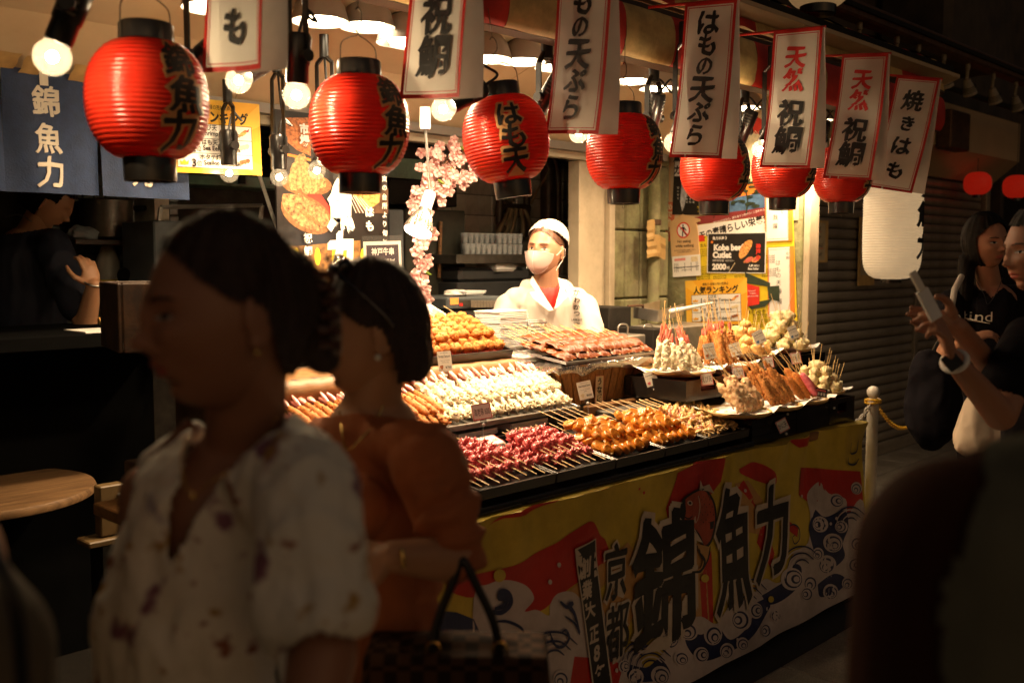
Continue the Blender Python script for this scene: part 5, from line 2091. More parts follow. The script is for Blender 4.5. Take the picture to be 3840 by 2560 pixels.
def dish_mb(w, d, h):
    mb = MB()
    q = lambda s, z: [(-w / 2 * s, -d / 2 * s, z), (w / 2 * s, -d / 2 * s, z), (w / 2 * s, d / 2 * s, z), (-w / 2 * s, d / 2 * s, z)]
    vs = q(.84, 0) + q(.955, h - .005) + q(1.0, h - .0048) + q(1.0, h) + q(.95, h) + q(.82, .003)
    fs = [(3, 2, 1, 0), (20, 21, 22, 23)]
    for a in (0, 4, 8, 12, 16):
        for k in range(4):
            fs.append((a + k, a + (k + 1) % 4, a + 4 + (k + 1) % 4, a + 4 + k))
    return mb.add(vs, fs)


def dish_stack(x, y, z, n, w, d, h, pitch, label, group, yaw=0., jit=.003):
    first = None
    for k in range(n):
        loc = (x + U(-jit, jit), y + U(-jit, jit), z + k * pitch)
        R = rot(0, 0, yaw + U(-.02, .02))
        if first is None:
            o = dish_mb(w, d, h).obj('foam_dish', m_foam)
            first = o
        else:
            o = first.copy()
            COL.objects.link(o)
        o.matrix_world = M4(loc, R)
        tag(o, label, 'foam dish', group)


dish_stack(2.36, 2.52, .932, 4, .20, .12, .014, .005, 'white foam dish in the low pile under the left half of the steel tray', 'foam dishes under the steel tray, left pile', .05)
dish_stack(2.62, 2.52, .932, 5, .20, .12, .014, .005, 'white foam dish in the low pile under the right half of the steel tray', 'foam dishes under the steel tray, right pile', .03)
dish_stack(2.08, 2.50, .932, 4, .20, .12, .014, .005, 'white foam dish in the half-hidden pile beside the brown sleeve', 'foam dishes beside the brown sleeve', .05)

# ---- tray of fried balls on the beam
o, a3 = tray('food_tray', 'large red-lined tray heaped with golden fried balls', 'tray', 2.10, 2.80, 2.72, 3.08, 1.180, 1.290, .04, m_black, m_redl)
UP3 = Vector((0, -math.sin(a3), math.cos(a3)))
BK3 = Vector((0, math.cos(a3), math.sin(a3)))
MB().span(-.3, .3, .2, .3, -.14, -.03).obj('prop_block', m_darkwood, o)


def mk_ball(i):
    parts = []
    for j in range(5):
        q = U(.85, 1.08)
        b = lump(.0285 * q, .0215, .0225 * q, .30, 2.0, i * 5 + j, 18, 12, (U(-.003, .003), U(-.004, .003), .02 + j * .040), .22)
        rr = random.Random(i * 9 + j)
        for c_ in range(26):
            d = Vector((rr.gauss(0, 1), rr.gauss(0, 1), rr.gauss(0, 1))).normalized()
            k = lump(.0028, .0028, .0034, .5, 2, c_, 5, 3, (d.x * .028 * q, d.y * .021, d.z * .022 * q + .02 + j * .040))
            b.add(k.v, k.f)
        parts.append(('ball', b, m_ball))
    return skewer('fried_ball_skewer', 'x', 'skewer', parts, (0, .30))


K = Kind(mk_ball, 4)
for j in range(12):
    x = 2.135 + .625 * j / 11
    d = BK3 + Vector((U(-.03, .03), 0, 0)) + UP3 * .04
    K.put(Vector((x, 2.72, 1.18)) + BK3 * (.030 + U(-.01, .01)) + UP3 * .026, to_dir(d, U(-.3, .3)), 'skewer of golden fried balls in the large red-lined tray', 'golden fried ball skewers', 1.0)
for j in range(10):
    x = 2.16 + .58 * j / 9
    d = BK3 + Vector((U(-.03, .03), 0, 0)) + UP3 * .07
    K.put(Vector((x, 2.72, 1.18)) + BK3 * (.075 + U(-.01, .01)) + UP3 * .058, to_dir(d, U(-.3, .3)), 'skewer of golden fried balls in the large red-lined tray', 'golden fried ball skewers', .95)

# ---- wooden tub with foil, wire rack and eel
tb = thing('wooden_tub', 'tapered wooden tub with worn planks and foil over its top', 'tub', (3.19, 2.70, .948))
tw_, bw_, td_, bd_, hh_ = .60, .42, .29, .22, .185
m_plank = mat('weathered_plank', (.40, .20, .06), .6, var=.4, sc=14, stretch=(9, 9, 1.2), bump=.5, bs=40, dirt=.35)


def plank(a0, a1, b0, b1, t, outward):
    """a: bottom ends, b: top ends (2d each), standing from 0 to hh_"""
    n_ = Vector((*outward, 0)) * t
    q = [Vector((*a0, 0)), Vector((*a1, 0)), Vector((*b1, hh_)), Vector((*b0, hh_))]
    vs = q + [p + n_ for p in q]
    return MB().add(vs, [(0, 1, 2, 3), (7, 6, 5, 4), (0, 4, 5, 1), (1, 5, 6, 2), (2, 6, 7, 3), (3, 7, 4, 0)])


for s in (-1, 1):
    n = 11
    for k in range(n):
        f0, f1 = k / n + .004, (k + 1) / n - .004
        plank(((f0 - .5) * bw_, s * bd_ / 2), ((f1 - .5) * bw_, s * bd_ / 2), ((f0 - .5) * tw_, s * td_ / 2), ((f1 - .5) * tw_, s * td_ / 2), U(.007, .011), (0, s)).obj('plank', m_plank, tb)
    n = 6
    for k in range(n):
        f0, f1 = k / n + .006, (k + 1) / n - .006
        plank((s * bw_ / 2, (f0 - .5) * bd_), (s * bw_ / 2, (f1 - .5) * bd_), (s * tw_ / 2, (f0 - .5) * td_), (s * tw_ / 2, (f1 - .5) * td_), U(.007, .011), (s, 0)).obj('plank', m_plank, tb)
bnd = MB()
for (z0, z1) in ((.004, .022),):
    for s in (-1, 1):
        bnd.box((0, s * (bd_ / 2 + .014), .013), (bw_ + .03, .004, .02))
        bnd.box((s * (bw_ / 2 + .014), 0, .013), (.004, bd_ + .03, .02))
bnd.obj('hoop', m_steel_d, tb)
MB().box((0, 0, hh_ * .96), (tw_ * .98, td_ * .98, .01)).obj('filling', m_darkwood, tb)
fo = MB()
per = [(-1, -1), (1, -1), (1, 1), (-1, 1), (-1, -1)]
N = 90
def foilf(a, b):
    s = a * 4
    k = min(3, int(s))
    f = s - k
    x = per[k][0] + (per[k + 1][0] - per[k][0]) * f
    y = per[k][1] + (per[k + 1][1] - per[k][1]) * f
    g = 1 + .06 + .05 * noise.noise(Vector((a * 40, b * 2, 1)))
    hgt = hh_ + .012 - b * (.040 + .022 * noise.noise(Vector((a * 25, 0, 4))))
    sh = .86 + .14 * min(1, b * 3)
    return (x * tw_ / 2 * g * sh, y * td_ / 2 * g * sh - .004, hgt + .006 * noise.noise(Vector((a * 60, b * 6, 2))))
fo.grid(N, 6, foilf)
fo.obj('foil', m_foil, tb, 25)
# paper strip on the tub
po = Poster('tub_label', 'narrow red-edged paper strip naming the grilled eel, on the wooden tub', 'label', 2232, 1408, 2262, 1545, m_pcr, Y=2.555, roll=D2(-2))
po.p.border(0, 0, po.w, po.h, .0016, m_redink)
for q, ch in enumerate('うなぎ焼'):
    po.p.text(ch, 0, po.h * (.34 - q * .22), po.w * .62, m_ink, bold=.02, nib=.02, br=.5)
po.build()
MB().box((3.25, 2.70, .942), (.72, .34, .008)).obj('x', m_darkwood).name = 'wooden_plank_base'
tag(COL.objects['wooden_plank_base'], 'dark board under the wooden tub', 'board')
for (xa, xb) in ((3.0, 3.42), (3.43, 3.50)):
    tag(MB().span(xa, xb, 2.50, 2.53, .932, .975, .006).obj('wooden_bar', m_wood), 'reddish wooden bar in front of the tub, %s piece' % ('longer' if xb < 3.425 else 'short right'), 'wooden bar')

rk = thing('wire_rack', 'tilted wire rack of glazed eel on top of the tub', 'rack', (3.22, 2.545, 1.146), rot(.13, 0, .03))
w = MB()
RW, RD = .62, .30
for k in range(22):
    x = -RW / 2 + RW * k / 21
    w.tube([(x, 0, 0), (x, RD, 0)], .0011, 5)
for k in range(5):
    w.tube([(-RW / 2, RD * k / 4, -.002), (RW / 2, RD * k / 4, -.002)], .0018, 5)
w.obj('wire_mesh', m_steel_d, rk)
for z in (0, .006):
    MB().tube([(-RW / 2, 0, z), (RW / 2, 0, z), (RW / 2, RD, z), (-RW / 2, RD, z), (-RW / 2, 0, z)], .0026, 6).obj('wire_frame', m_steel, rk)


def mk_eel(i):
    mb = MB()
    L, wd, th = .074, .082, .017

    def f(a, b, s):
        x = (a - .5) * wd * (1 - .10 * abs(b - .5)) + .003 * math.sin(b * 9 + i)
        z = .008 + b * L
        e = (1 - (2 * abs(a - .5)) ** 4) * (1 - (2 * abs(b - .5)) ** 6)
        y = -s * th * .5 * e - .006 * math.cos((b - .5) * 3) - .0022 * math.sin(a * 26 + i + b * 3) * e + .004 * noise.noise(Vector((a * 3, b * 3, i)))
        return (x, y, z)
    mb.grid(16, 8, lambda a, b: f(a, b, 1))
    mb.grid(16, 8, lambda a, b: f(1 - a, b, -1))
    return skewer('eel_skewer', 'x', 'skewer', [('eel_fillet', mb, m_eel)], (.0, .23))


K = Kind(mk_eel, 5)
RR = rot(.13, 0, .03)
for row in range(4):
    for lay in range(2):
        n = 8 - lay
        for j in range(n):
            x = -RW / 2 + .045 + lay * .035 + (RW - .09 - lay * .07) * j / (n - 1) + U(-.008, .008)
            loc = Vector((3.22, 2.545, 1.146)) + RR @ Vector((x, .000 + row * .062 + lay * .02, .012 + lay * .020 + row * .003))
            d = RR @ Vector((U(-.12, .12) - .05, 1, .16 + .05 * lay))
            K.put(loc, to_dir(d, U(-.15, .15)), 'glazed brown eel skewer on the wire rack', 'glazed eel skewers on the wire rack', U(.95, 1.06))


# ---- bamboo plates
def plate(name, label, x, y, z, r=.128, yaw=0.):
    o = thing(name, label, 'plate', (x, y, z), rot(0, 0, yaw))
    MB().lathe([(0, .004), (r * .7, .004), (r * .93, .012), (r, .017), (r, .012), (r * .93, .006), (r * .7, 0), (0, 0)], 36).obj('weave', m_bamb, o, 50)
    rm = MB().tube([(math.cos(a) * r, math.sin(a) * r, .018 + .001 * math.sin(a * 30)) for a in [i * 2 * PI / 60 for i in range(61)]], .0055, 6, cap=False)
    rm.obj('rope_rim', m_stick, o, 60)
    s = random.random() * 9

    def nap(a, b):
        u, v = (a - .5) * 2.1 * r, (b - .5) * 1.9 * r
        rr = math.hypot(u, v) / r
        return (u, v, .014 + .02 * max(0, rr - .9) ** 1.2 * 3 + .010 * noise.noise(Vector((u * 22, v * 22, s))) * max(.1, rr))
    MB().grid(14, 14, nap).obj('oil_paper', m_nap, o, 30)
    return o


def heap(K, x, y, z, r, n, L, label, group, lean=.55, rings=((.82, 1.), (.45, .6)), scale=1., front=0.):
    """sticks standing round a plate, leaning together"""
    for (q, share) in rings:
        m_ = max(3, int(n * share))
        for i in range(m_):
            a = 2 * PI * i / m_ + q * 3 + U(-.15, .15)
            b = Vector((x + math.cos(a) * r * q, y + math.sin(a) * r * q, z + .022))
            top = Vector((x + math.cos(a) * r * q * (1 - lean) + U(-.01, .01), y + math.sin(a) * r * q * (1 - lean) + .015, z + .022 + L * .9))
            top += Vector((U(-.025, .025), U(-.02, .02), 0))
            K.put(b, to_dir(top - b, U(0, 6)), label, group, scale * U(.85, 1.12))


XS = [(3.47, 2.40, 1.072), (3.80, 2.42, 1.070), (4.12, 2.48, 1.092), (4.46, 2.47, 1.098)]
plate('bamboo_plate', 'bamboo plate of white battered shrimp next to the wooden tub', *XS[0], r=.150)
K = Kind(lambda i: mk_sh(i, m_tempw, .6, .13, .0175, .5, m_tail, crumbs=26), 4)
heap(K, *XS[0], .115, 9, .13, 'white battered shrimp skewer on the plate next to the tub', 'white shrimp skewers on the plate next to the tub', .26, ((.85, 1.0), (.45, .7)))
plate('bamboo_plate', 'bamboo plate of standing dark breaded shrimp in the rear row', *XS[1], r=.138)
K = Kind(lambda i: mk_sh(i, m_breadd, .30, .15, .019, .35, m_tail, crumbs=30, ts=.9), 4)
heap(K, *XS[1], .10, 9, .15, 'dark breaded shrimp skewer in the rear row', 'dark breaded shrimp skewers in the rear row', .30)
plate('bamboo_plate', 'bamboo plate of brown fried patties in the rear row', *XS[2], r=.138)
plate('bamboo_plate', 'bamboo plate of large white tempura balls in the rear row', *XS[3], r=.138)


def mk_piece(i, rx, ry, rz, m_, amp, fine, name, L=.15):
    return skewer(name, 'x', 'skewer', [('piece', lump(rx, ry, rz, amp, 1.9, i, 16, 10, (0, 0, rz), fine), m_)], (rz, L), None)


def pile(K, x, y, z, layers, label, group, up=.9, scale=1.):
    for (n, rad, h) in layers:
        for i in range(n):
            a = 2 * PI * i / max(n, 1) + h * 40 + U(-.2, .2)
            d = Vector((math.cos(a) * .35 * (rad > 0) + U(-.2, .2), math.sin(a) * .3 + .1, 1))
            K.put((x + math.cos(a) * rad, y + math.sin(a) * rad, z + h), to_dir(d, U(0, 6)), label, group, scale * U(.9, 1.1))


K = Kind(lambda i: mk_piece(i, .034, .024, .030, m_nug, .42, .2, 'patty_skewer'), 4)
pile(K, *XS[2], ((8, .085, .012), (6, .058, .045), (4, .03, .085), (1, 0, .115)), 'fried patty skewer on the rear plate', 'fried patty skewers on the rear plate')
K = Kind(lambda i: mk_piece(i, .034, .034, .032, m_tempy, .5, .3, 'tempura_ball_skewer'), 4)
pile(K, *XS[3], ((8, .090, .012), (6, .062, .050), (4, .036, .095), (2, .012, .135)), 'large white tempura ball skewer in the rear pile', 'white tempura ball skewers, rear pile')

XB_ = [(3.455, 2.105, .932), (3.705, 2.105, .932), (3.955, 2.11, .932), (4.215, 2.155, .940)]
plate('bamboo_plate', 'bamboo plate of pink-orange crab stick tempura in the front row', *XB_[0], r=.132)
plate('bamboo_plate', 'bamboo plate of long dark breaded shrimp in the front row', *XB_[1], r=.132)
plate('bamboo_plate', 'bamboo plate of croquettes and a bright pink stick', *XB_[2], r=.126)
plate('bamboo_plate', 'bamboo plate of small white tempura balls at the counter end', *XB_[3], r=.122)
K = Kind(lambda i: mk_sh(i, m_crab, .55, .135, .022, .45, m_crab, 'crab_stick_skewer', 16, .5), 4)


def lean_row(K, x, y, z, n, w, L, label, group, dx=-.5, scale=1., back=.05):
    for lay in range(2):
        for i in range(n - lay):
            px_ = x - w / 2 + w * (i + lay * .5) / (n - 1)
            b = Vector((px_ + .03, y - .055 + lay * .035 + U(-.008, .008), z + .022 + lay * .016))
            d = Vector((dx * .5 + U(-.22, .22), .55 + U(-.15, .15), .80))
            K.put(b, to_dir(d, U(0, 6)), label, group, scale * U(.88, 1.12))


lean_row(K, *XB_[0], 4, .16, .13, 'crab stick tempura skewer on the front left plate', 'crab stick tempura skewers')
K = Kind(lambda i: mk_sh(i, m_breadd, .30, .16, .018, .35, m_breadd, crumbs=30, ts=.9), 4)
lean_row(K, *XB_[1], 6, .17, .15, 'long dark breaded shrimp skewer in the front row', 'dark breaded shrimp skewers in the front row')


def mk_croq(i):
    return skewer('croquette_skewer', 'x', 'skewer', [('croquette', rod_lump(.13, .020, .15, 40, i, 12, 14, .1, .15), m_bread)], (.08, .25))


K = Kind(mk_croq, 3)
lean_row(K, XB_[2][0], XB_[2][1], XB_[2][2], 4, .15, .13, 'croquette skewer beside the bright pink stick', 'croquette skewers', -.8)
b = skewer('pink_stick_skewer', 'bright pink coated stick between the croquettes', 'skewer', [('coating', rod_lump(.12, .018, .2, 40, 4, 12, 14, .1, .1), m_pinkp)], (.08, .24))
b.matrix_world = M4((XB_[2][0] + .01, XB_[2][1] - .085, XB_[2][2] + .036), to_dir((-.30, .50, .85)))
K = Kind(lambda i: mk_piece(i, .026, .026, .024, m_tempy, .45, .28, 'tempura_ball_skewer', .13), 4)
pile(K, *XB_[3], ((9, .085, .014), (8, .070, .048), (5, .045, .082), (2, .015, .105)), 'small white tempura ball skewer at the counter end', 'white tempura ball skewers, counter end')

# ---- foam boxes behind, lying on the rear shelf
dish_stack(3.02, 3.00, 1.17, 21, .19, .14, .018, .0074, 'white foam dish in the tall stack in front of the seller', 'foam dishes in the tall stack before the seller', .1)
dish_stack(3.22, 2.98, 1.165, 16, .19, .14, .018, .0074, 'white foam dish in the right-hand stack before the seller', 'foam dishes in the right-hand stack before the seller', -.1)
dish_stack(2.92, 2.76, 1.06, 13, .17, .13, .018, .0074, 'white foam dish in the lower stack between fried balls and tub', 'foam dishes between the fried balls and the tub', .05)
tag(MB().span(2.84, 3.40, 2.72, 3.12, 1.045, 1.058).obj('shelf_board', m_darkwood), 'dark shelf board carrying the foam dishes', 'shelf')
tag(MB().span(2.90, 3.42, 2.92, 3.12, 1.145, 1.163).obj('shelf_board', m_white), 'white board under the tall foam stacks', 'shelf')
tag(MB().grid(14, 10, lambda a, b: (3.10 + a * .42, 2.86 + b * .25, 1.20 + .03 * noise.noise(Vector((a * 3, b * 3, 1))) - .02 * a)).obj('paper_sheet', m_paper, None, 30), 'white paper spread between the foam stacks and the eel rack', 'paper')
j = thing('plastic_jar', 'clear jar with steel lid and pale contents behind the fried balls', 'jar', P(1779, 1262, Y=3.08))
MB().lathe([(0, -.03), (.036, -.03), (.040, -.025), (.040, .03), (.034, .04)], 26).obj('contents', mat('pale_cream_fill', (.66, .56, .42), .5), j, 50)
MB().lathe([(.0405, -.03), (.0415, .035), (.036, .042)], 26).obj('glass', glass_mat('jar_glass', (.9, .9, .9), .2, .05), j, 60)
MB().lathe([(.040, .040), (.042, .043), (.042, .066), (.039, .070), (0, .070)], 26).obj('lid', m_steel, j, 40)
k = thing('foam_tray_pair', 'white box and lid tipped behind the golden fried balls', 'box', P(1600, 1180, Y=3.08))
MB().box((0, 0, 0), (.14, .12, .06), rot(.1, .35, .3), bev=.01).obj('box', m_foam, k)
MB().box((.06, .02, -.03), (.16, .10, .02), rot(.1, .2, .2), bev=.006).obj('lid', m_foam, k)
tag(MB().span(2.2, 2.9, 3.10, 3.25, 1.0, 1.14).obj('back_shelf', m_darkwood), 'dark shelf behind the tray of fried balls', 'shelf')

# ---- price cards
m_cardc = mat('cream_card', (.78, .72, .62), .5, var=.03)
m_clear = glass_mat('clear_clip', (.95, .95, .95), .30, .08)
m_bd = mat('white_bead', (.75, .72, .68), .3)


def price_card(u, v, Y, w, h, lines, label, price=None, red=False, roll=0., base=None, pic=m_brn2, dark=False, lean=0.):
    c = P(u, v, Y=Y)
    n = Vector((-.45, -.88, .22))
    R = face_R(n, roll=roll)
    t = thing('price_card', label, 'price card', c, R)
    MB().box((0, 0, -.0006), (w, h, .001)).obj('card', m_pk if dark else (m_paper if red else m_cardc), t)
    p = Print(.0003)
    if red:
        p.border(0, 0, w * .97, h * .96, h * .045, m_redink)
        p.text(lines[0], 0, 0, h * .52, m_ink, bold=.0, maxw=w * .8, br=.6)
    elif dark:
        p.rect(w * .1, h * .22, w * .6, h * .25, m_meat)
        for q in range(4):
            p.rect(-w * .25 + q * w * .18, -h * .2, w * .12, h * .35, m_pw)
    else:
        p.text('Online Nishiki Store', 0, h * .42, h * .065, m_ink, br=.4, maxw=w * .55)
        p.text(lines[0], 0, h * .24, h * .15, m_ink, bold=.012, br=.5, maxw=w * .86)
        p.text('crispy and juicy Kyoto taste', 0, h * .04, h * .07, m_ink, maxw=w * .7)
        if len(lines) > 1:
            p.text(lines[1], 0, -h * .06, h * .07, m_ink, maxw=w * .5)
        p.disc(-w * .28, -h * .27, w * .13, h * .10, pic, wob=.15)
        p.text(price, w * .2, -h * .30, h * .17, m_ink, bold=.015, maxw=w * .42)
    p.obj('print', t)
    if base is not None:
        b = R.transposed() @ (P(*base[:2], Y=base[2]) - c)
        MB().box((0, -h * .5 - .006, -.002), (.022, .014, .004)).obj('clip', m_clear, t)
        s = Vector((0, -h * .5 - .014, -.003))
        MB().tube([s, s.lerp(b, .5), b], .0021, 6).obj('pole', m_clear, t)
        for q in (.02, .92):
            pp_ = s.lerp(b, q)
            MB().ball(pp_, .0055, 10, 6).obj('joint', m_bd, t, 80)
    return t


cx = lambda x, y: (1400 + x / 1.809, 1150 + y / 1.809)
c5 = lambda x, y: (2300 + x / 2.24, 1050 + y / 2.24)
price_card(*cx(485, 370), 2.60, .050, .072, ('Shrimp Tempura', 'with Kyoto salt'), 'cream ¥700 shrimp card on a thin pole over the orange shrimp', '¥700', base=(*cx(484, 560), 2.55), roll=D2(3))
price_card(*cx(735, 710), 2.36, .068, .054, ('海老串 600',), 'red-edged handwritten card reading 600 in front of the steel tray', red=True, roll=D2(7), base=(*cx(738, 1000), 2.30))
price_card(*cx(1437, 565), 2.42, .058, .068, ('Scallop Kabayaki Skewer', 'grilled'), 'cream ¥600 scallop card in front of the wooden tub', '¥600', roll=D2(9), base=(*cx(1470, 830), 2.36), pic=m_pcr)
price_card(*cx(1885, 487), 2.42, .056, .060, ('Octopus Kabayaki Skewer',), 'cream ¥500 card between the tub and the black crate', '¥500', roll=D2(14), base=(*cx(1950, 720), 2.38), pic=m_octo)
price_card(*cx(1258, 55), 2.92, .060, .066, ('Eel Kabayaki Skewer', 'grilled eel with sauce'), 'cream ¥600 eel card in front of the seller', '¥600', base=(*cx(1243, 210), 2.86), pic=m_tn)
price_card(*c5(808, 596), 2.28, .054, .066, ('Shrimp Tempura',), 'cream ¥700 card leaning on the dark breaded shrimp', '¥700', roll=D2(8), base=(*c5(780, 780), 2.26))
price_card(*c5(1025, 582), 2.32, .054, .056, ('Seafood Fritter',), 'cream card lying on the brown fried patties', '¥600', roll=D2(14), base=(*c5(1060, 740), 2.30), pic=m_brn)
price_card(*c5(1225, 480), 2.33, .060, .060, ('Sea Eel Fried',), 'white ¥600 card with blue picture on the rear tempura balls', '¥600', roll=D2(22), base=(*c5(1305, 650), 2.30), pic=m_pbl)
price_card(*c5(1512, 440), 2.33, .052, .062, ('Sea eel Tempura',), 'white ¥600 card raised at the right end of the rear row', '¥600', roll=D2(18), base=(*c5(1545, 620), 2.30), pic=m_pbl)
price_card(*c5(785, 830), 2.24, .056, .052, ('えび天',), 'red-edged card clipped to the crate beside the tub', red=True, roll=D2(4))
price_card(*c5(1050, 775), 2.25, .056, .052, ('えびカツ',), 'red-edged card clipped below the dark breaded shrimp', red=True, roll=D2(6))
price_card(*c5(1303, 690), 2.29, .054, .052, ('はもカツ',), 'red-edged card clipped below the fried patties', red=True, roll=D2(5))
price_card(*c5(1535, 655), 2.30, .056, .054, ('はも天',), 'red-edged card at the right end of the rear crates', red=True, roll=D2(6))
price_card(*c5(1422, 1220), 2.005, .054, .050, ('かに天',), 'red-edged card tilted on the front face of the long black crate', red=True, roll=D2(22), base=(*c5(1465, 1110), 2.02))
price_card(*c5(1733, 940), 2.03, .078, .036, ('x',), 'dark glossy card in front of the small tempura balls', dark=True, roll=D2(-12), base=(*c5(1865, 1080), 2.01))
# flat cards lying in the trays
for (u, v, ang, lab) in ((*cx(1150, 925), .45, 'red-edged card lying flat at the back of the right octopus tray'), (*cx(800, 1000), .1, 'red-edged card lying flat at the back of the left octopus tray'),
                         (*cx(1770, 780), .1, 'red-edged card lying flat behind the right scallop tray'), (*cx(1560, 838), .1, 'red-edged card lying flat behind the left scallop tray')):
    c = P(u, v, Y=2.34)
    zz = ZA + (ZB - ZA) * (2.34 - YA) / (YB - YA) + .028
    t = thing('price_card', lab, 'price card', (c.x, 2.345, zz), rot(.35, 0, .12))
    MB().box((0, 0, 0), (.095, .062, .001)).obj('card', m_paper, t)
    p = Print(.0008)
    p.border(0, 0, .092, .059, .003, m_redink)
    p.text('焼き 500', 0, 0, .020, m_ink, br=.5)
    p.obj('print', t)
# ------------------------------------------------------------------ what stands in the kitchen behind the counter
YB2 = 4.1
m_cab = mat('dark_green_cabinet', (.045, .045, .032), .5, var=.3, dirt=.4)
m_fr = mat('blue_grey_fridge', (.09, .105, .115), .35, var=.1, dirt=.25)
m_mach = mat('dark_machine', (.03, .032, .034), .35, var=.2)
r5 = lambda x, y: (1450 + x / 1.96, 500 + y / 1.96)


def kbox(name, label, cat, x0, y0, x1, y1, Y, dep, m_, bev=.006):
    """front face spans the enlarged-detail pixels at depth Y"""
    a, b = r5(x0, y0), r5(x1, y1)
    o = bx(MB(), a[0], b[0], a[1], b[1], Y, dep, bev).obj(name, m_)
    return tag(o, label, cat)


hood = kbox('extractor_hood', 'black extractor hood behind the cherry blossom', 'hood', -80, 60, 330, 185, 3.95, .5, m_dark)
MB().box((0, 0, 0), (.30, .006, .10)).obj('green_panel', m_green, hood).location = P(*r5(105, 255), Y=3.93)
kbox('light_box', 'pale grey metal box high behind the cherry blossom', 'box', 330, 15, 560, 160, 3.9, .3, m_fr)
kbox('fridge', 'blue-grey fridge edge beside the fish poster', 'fridge', 20, 560, 132, 1400, 3.75, .5, m_fr)
o = kbox('cabinet', 'dark stained cabinet behind the hanging cherry blossom', 'cabinet', 140, 560, 580, 1400, 4.0, .4, m_cab)
MB().tube([P(*r5(397, 650), Y=3.98), P(*r5(385, 1060), Y=3.98)], .010, 8).obj('handle', m_wood, o)
kbox('wall_cabinet', 'dark wall cabinet above the stained cabinet', 'cabinet', 20, 345, 520, 530, 4.05, .3, m_dark)
# steel shelf with stacked clear cups
sx0, sx1 = P(*r5(515, 900), Y=3.8).x, P(*r5(1040, 900), Y=3.8).x
zs = P(*r5(770, 890), Y=3.8).z
tag(MB().span(sx0, sx1, 3.8, 4.15, zs - .05, zs, .004).obj('steel_shelf', m_steel_d), 'grey steel shelf carrying rows of clear cups, left of the seller', 'shelf')
m_cup = glass_mat('clear_cup', (.85, .9, .92), .38, .12, .6)
cup0 = None
for row in range(3):
    for c_ in range(13 - row):
        x = sx0 + .10 + row * .035 + c_ * .040
        if x > sx1 - .02:
            continue
        for lv in range(2 if row else 1 + (c_ > 5)):
            if cup0 is None:
                cup0 = MB().lathe([(.013, 0), (.0185, .055), (.0195, .056), (.0175, .055), (.012, .003), (0, .003)], 14).obj('plastic_cup', m_cup, None, 50)
                o = cup0
            else:
                o = cup0.copy()
                COL.objects.link(o)
            o.location = (x, 3.83 + row * .05, zs + .001 + lv * .058)
            tag(o, 'clear plastic cup standing on the steel shelf left of the seller', 'cup', 'clear cups on the steel shelf')
kbox('steamer', 'black sloping kitchen machine under the steel shelf', 'kitchen machine', 540, 985, 1060, 1090, 3.85, .3, m_mach, .02)
kbox('machine_cabinet', 'black cabinet under the sloping kitchen machine', 'cabinet', 520, 1090, 1060, 1200, 3.85, .3, m_mach)
pz = P(*r5(900, 1015), Y=3.8)
dish_stack(pz.x, 3.90, pz.z, 9, .17, .14, .018, .0065, 'white foam dish in the pile on the black machine beside the seller', 'foam dishes on the black machine', .1)
# register with orange display and number keys
rg = thing('cash_register', 'dark blue-grey ticket register with small orange display and number keys', 'cash register')
a, b = r5(445, 1200), r5(850, 1290)
bx(MB(), a[0], b[0], a[1], b[1], 3.55, .34, .008).obj('control_panel', m_fr, rg)
a, b = r5(450, 1292), r5(850, 1440)
bx(MB(), a[0], b[0], a[1], b[1], 3.56, .32, .008).obj('body', m_mach, rg)
Pr = Print(.0006)
o = P(*r5(650, 1245), Y=3.549)
loc5 = lambda x, y: (P(*r5(x, y), Y=3.549).x - o.x, P(*r5(x, y), Y=3.549).z - o.z)
m_disp = mat('orange_display', (.8, .25, .05), .4, emit=(1, .28, .05), es=.9)
wk = abs(loc5(628, 0)[0] - loc5(608, 0)[0])
x, y = loc5(497, 1233)
Pr.rect(x, y, .055, .032, m_disp)
Pr.text('0', x + .018, y, .014, m_ink)
for q in range(3):
    for k in range(2):
        x, y = loc5(545 + q * 28, 1236 + k * 22)
        Pr.rect(x, y, .024, .014, m_redink if (q == 0 and k == 1) else m_steel_d)
for q in range(10):
    x, y = loc5(625 + q * 22, 1252)
    Pr.rect(x, y, .020, .036, m_steel)
    Pr.text(str((q + 1) % 10), x, y + .006, .010, m_ink)
link('keys', Pr.mesh(lambda x, y, z: Vector((o.x + x, o.y - z, o.z + y))), Pr.mats, rg)
x0, x1 = P(*r5(480, 1360), Y=3.55).x, P(*r5(600, 1360), Y=3.55).x
zz0, zz1 = P(*r5(500, 1430), Y=3.55).z, P(*r5(500, 1325), Y=3.55).z
MB().span(x0, x1, 3.553, 3.559, zz0, zz1).obj('window', mat('dark_screen', (.02, .03, .05), .1), rg)
pz = P(*r5(640, 1200), Y=3.6)
dish_stack(pz.x, 3.68, pz.z + .004, 2, .20, .13, .016, .008, 'white foam dish tipped on top of the register', 'foam dishes on the register', .3, .02)
cl = remesh(lump(.075, .05, .02, .5, 2.2, 3, 18, 10, (0, 0, .015)), .006, 2)
o = link('cloth', cl, m_paper, None, 60)
o.location = (P(*r5(520, 1190), Y=3.65).x, 3.66, pz.z)
tag(o, 'crumpled white cloth on the left of the register', 'cloth')

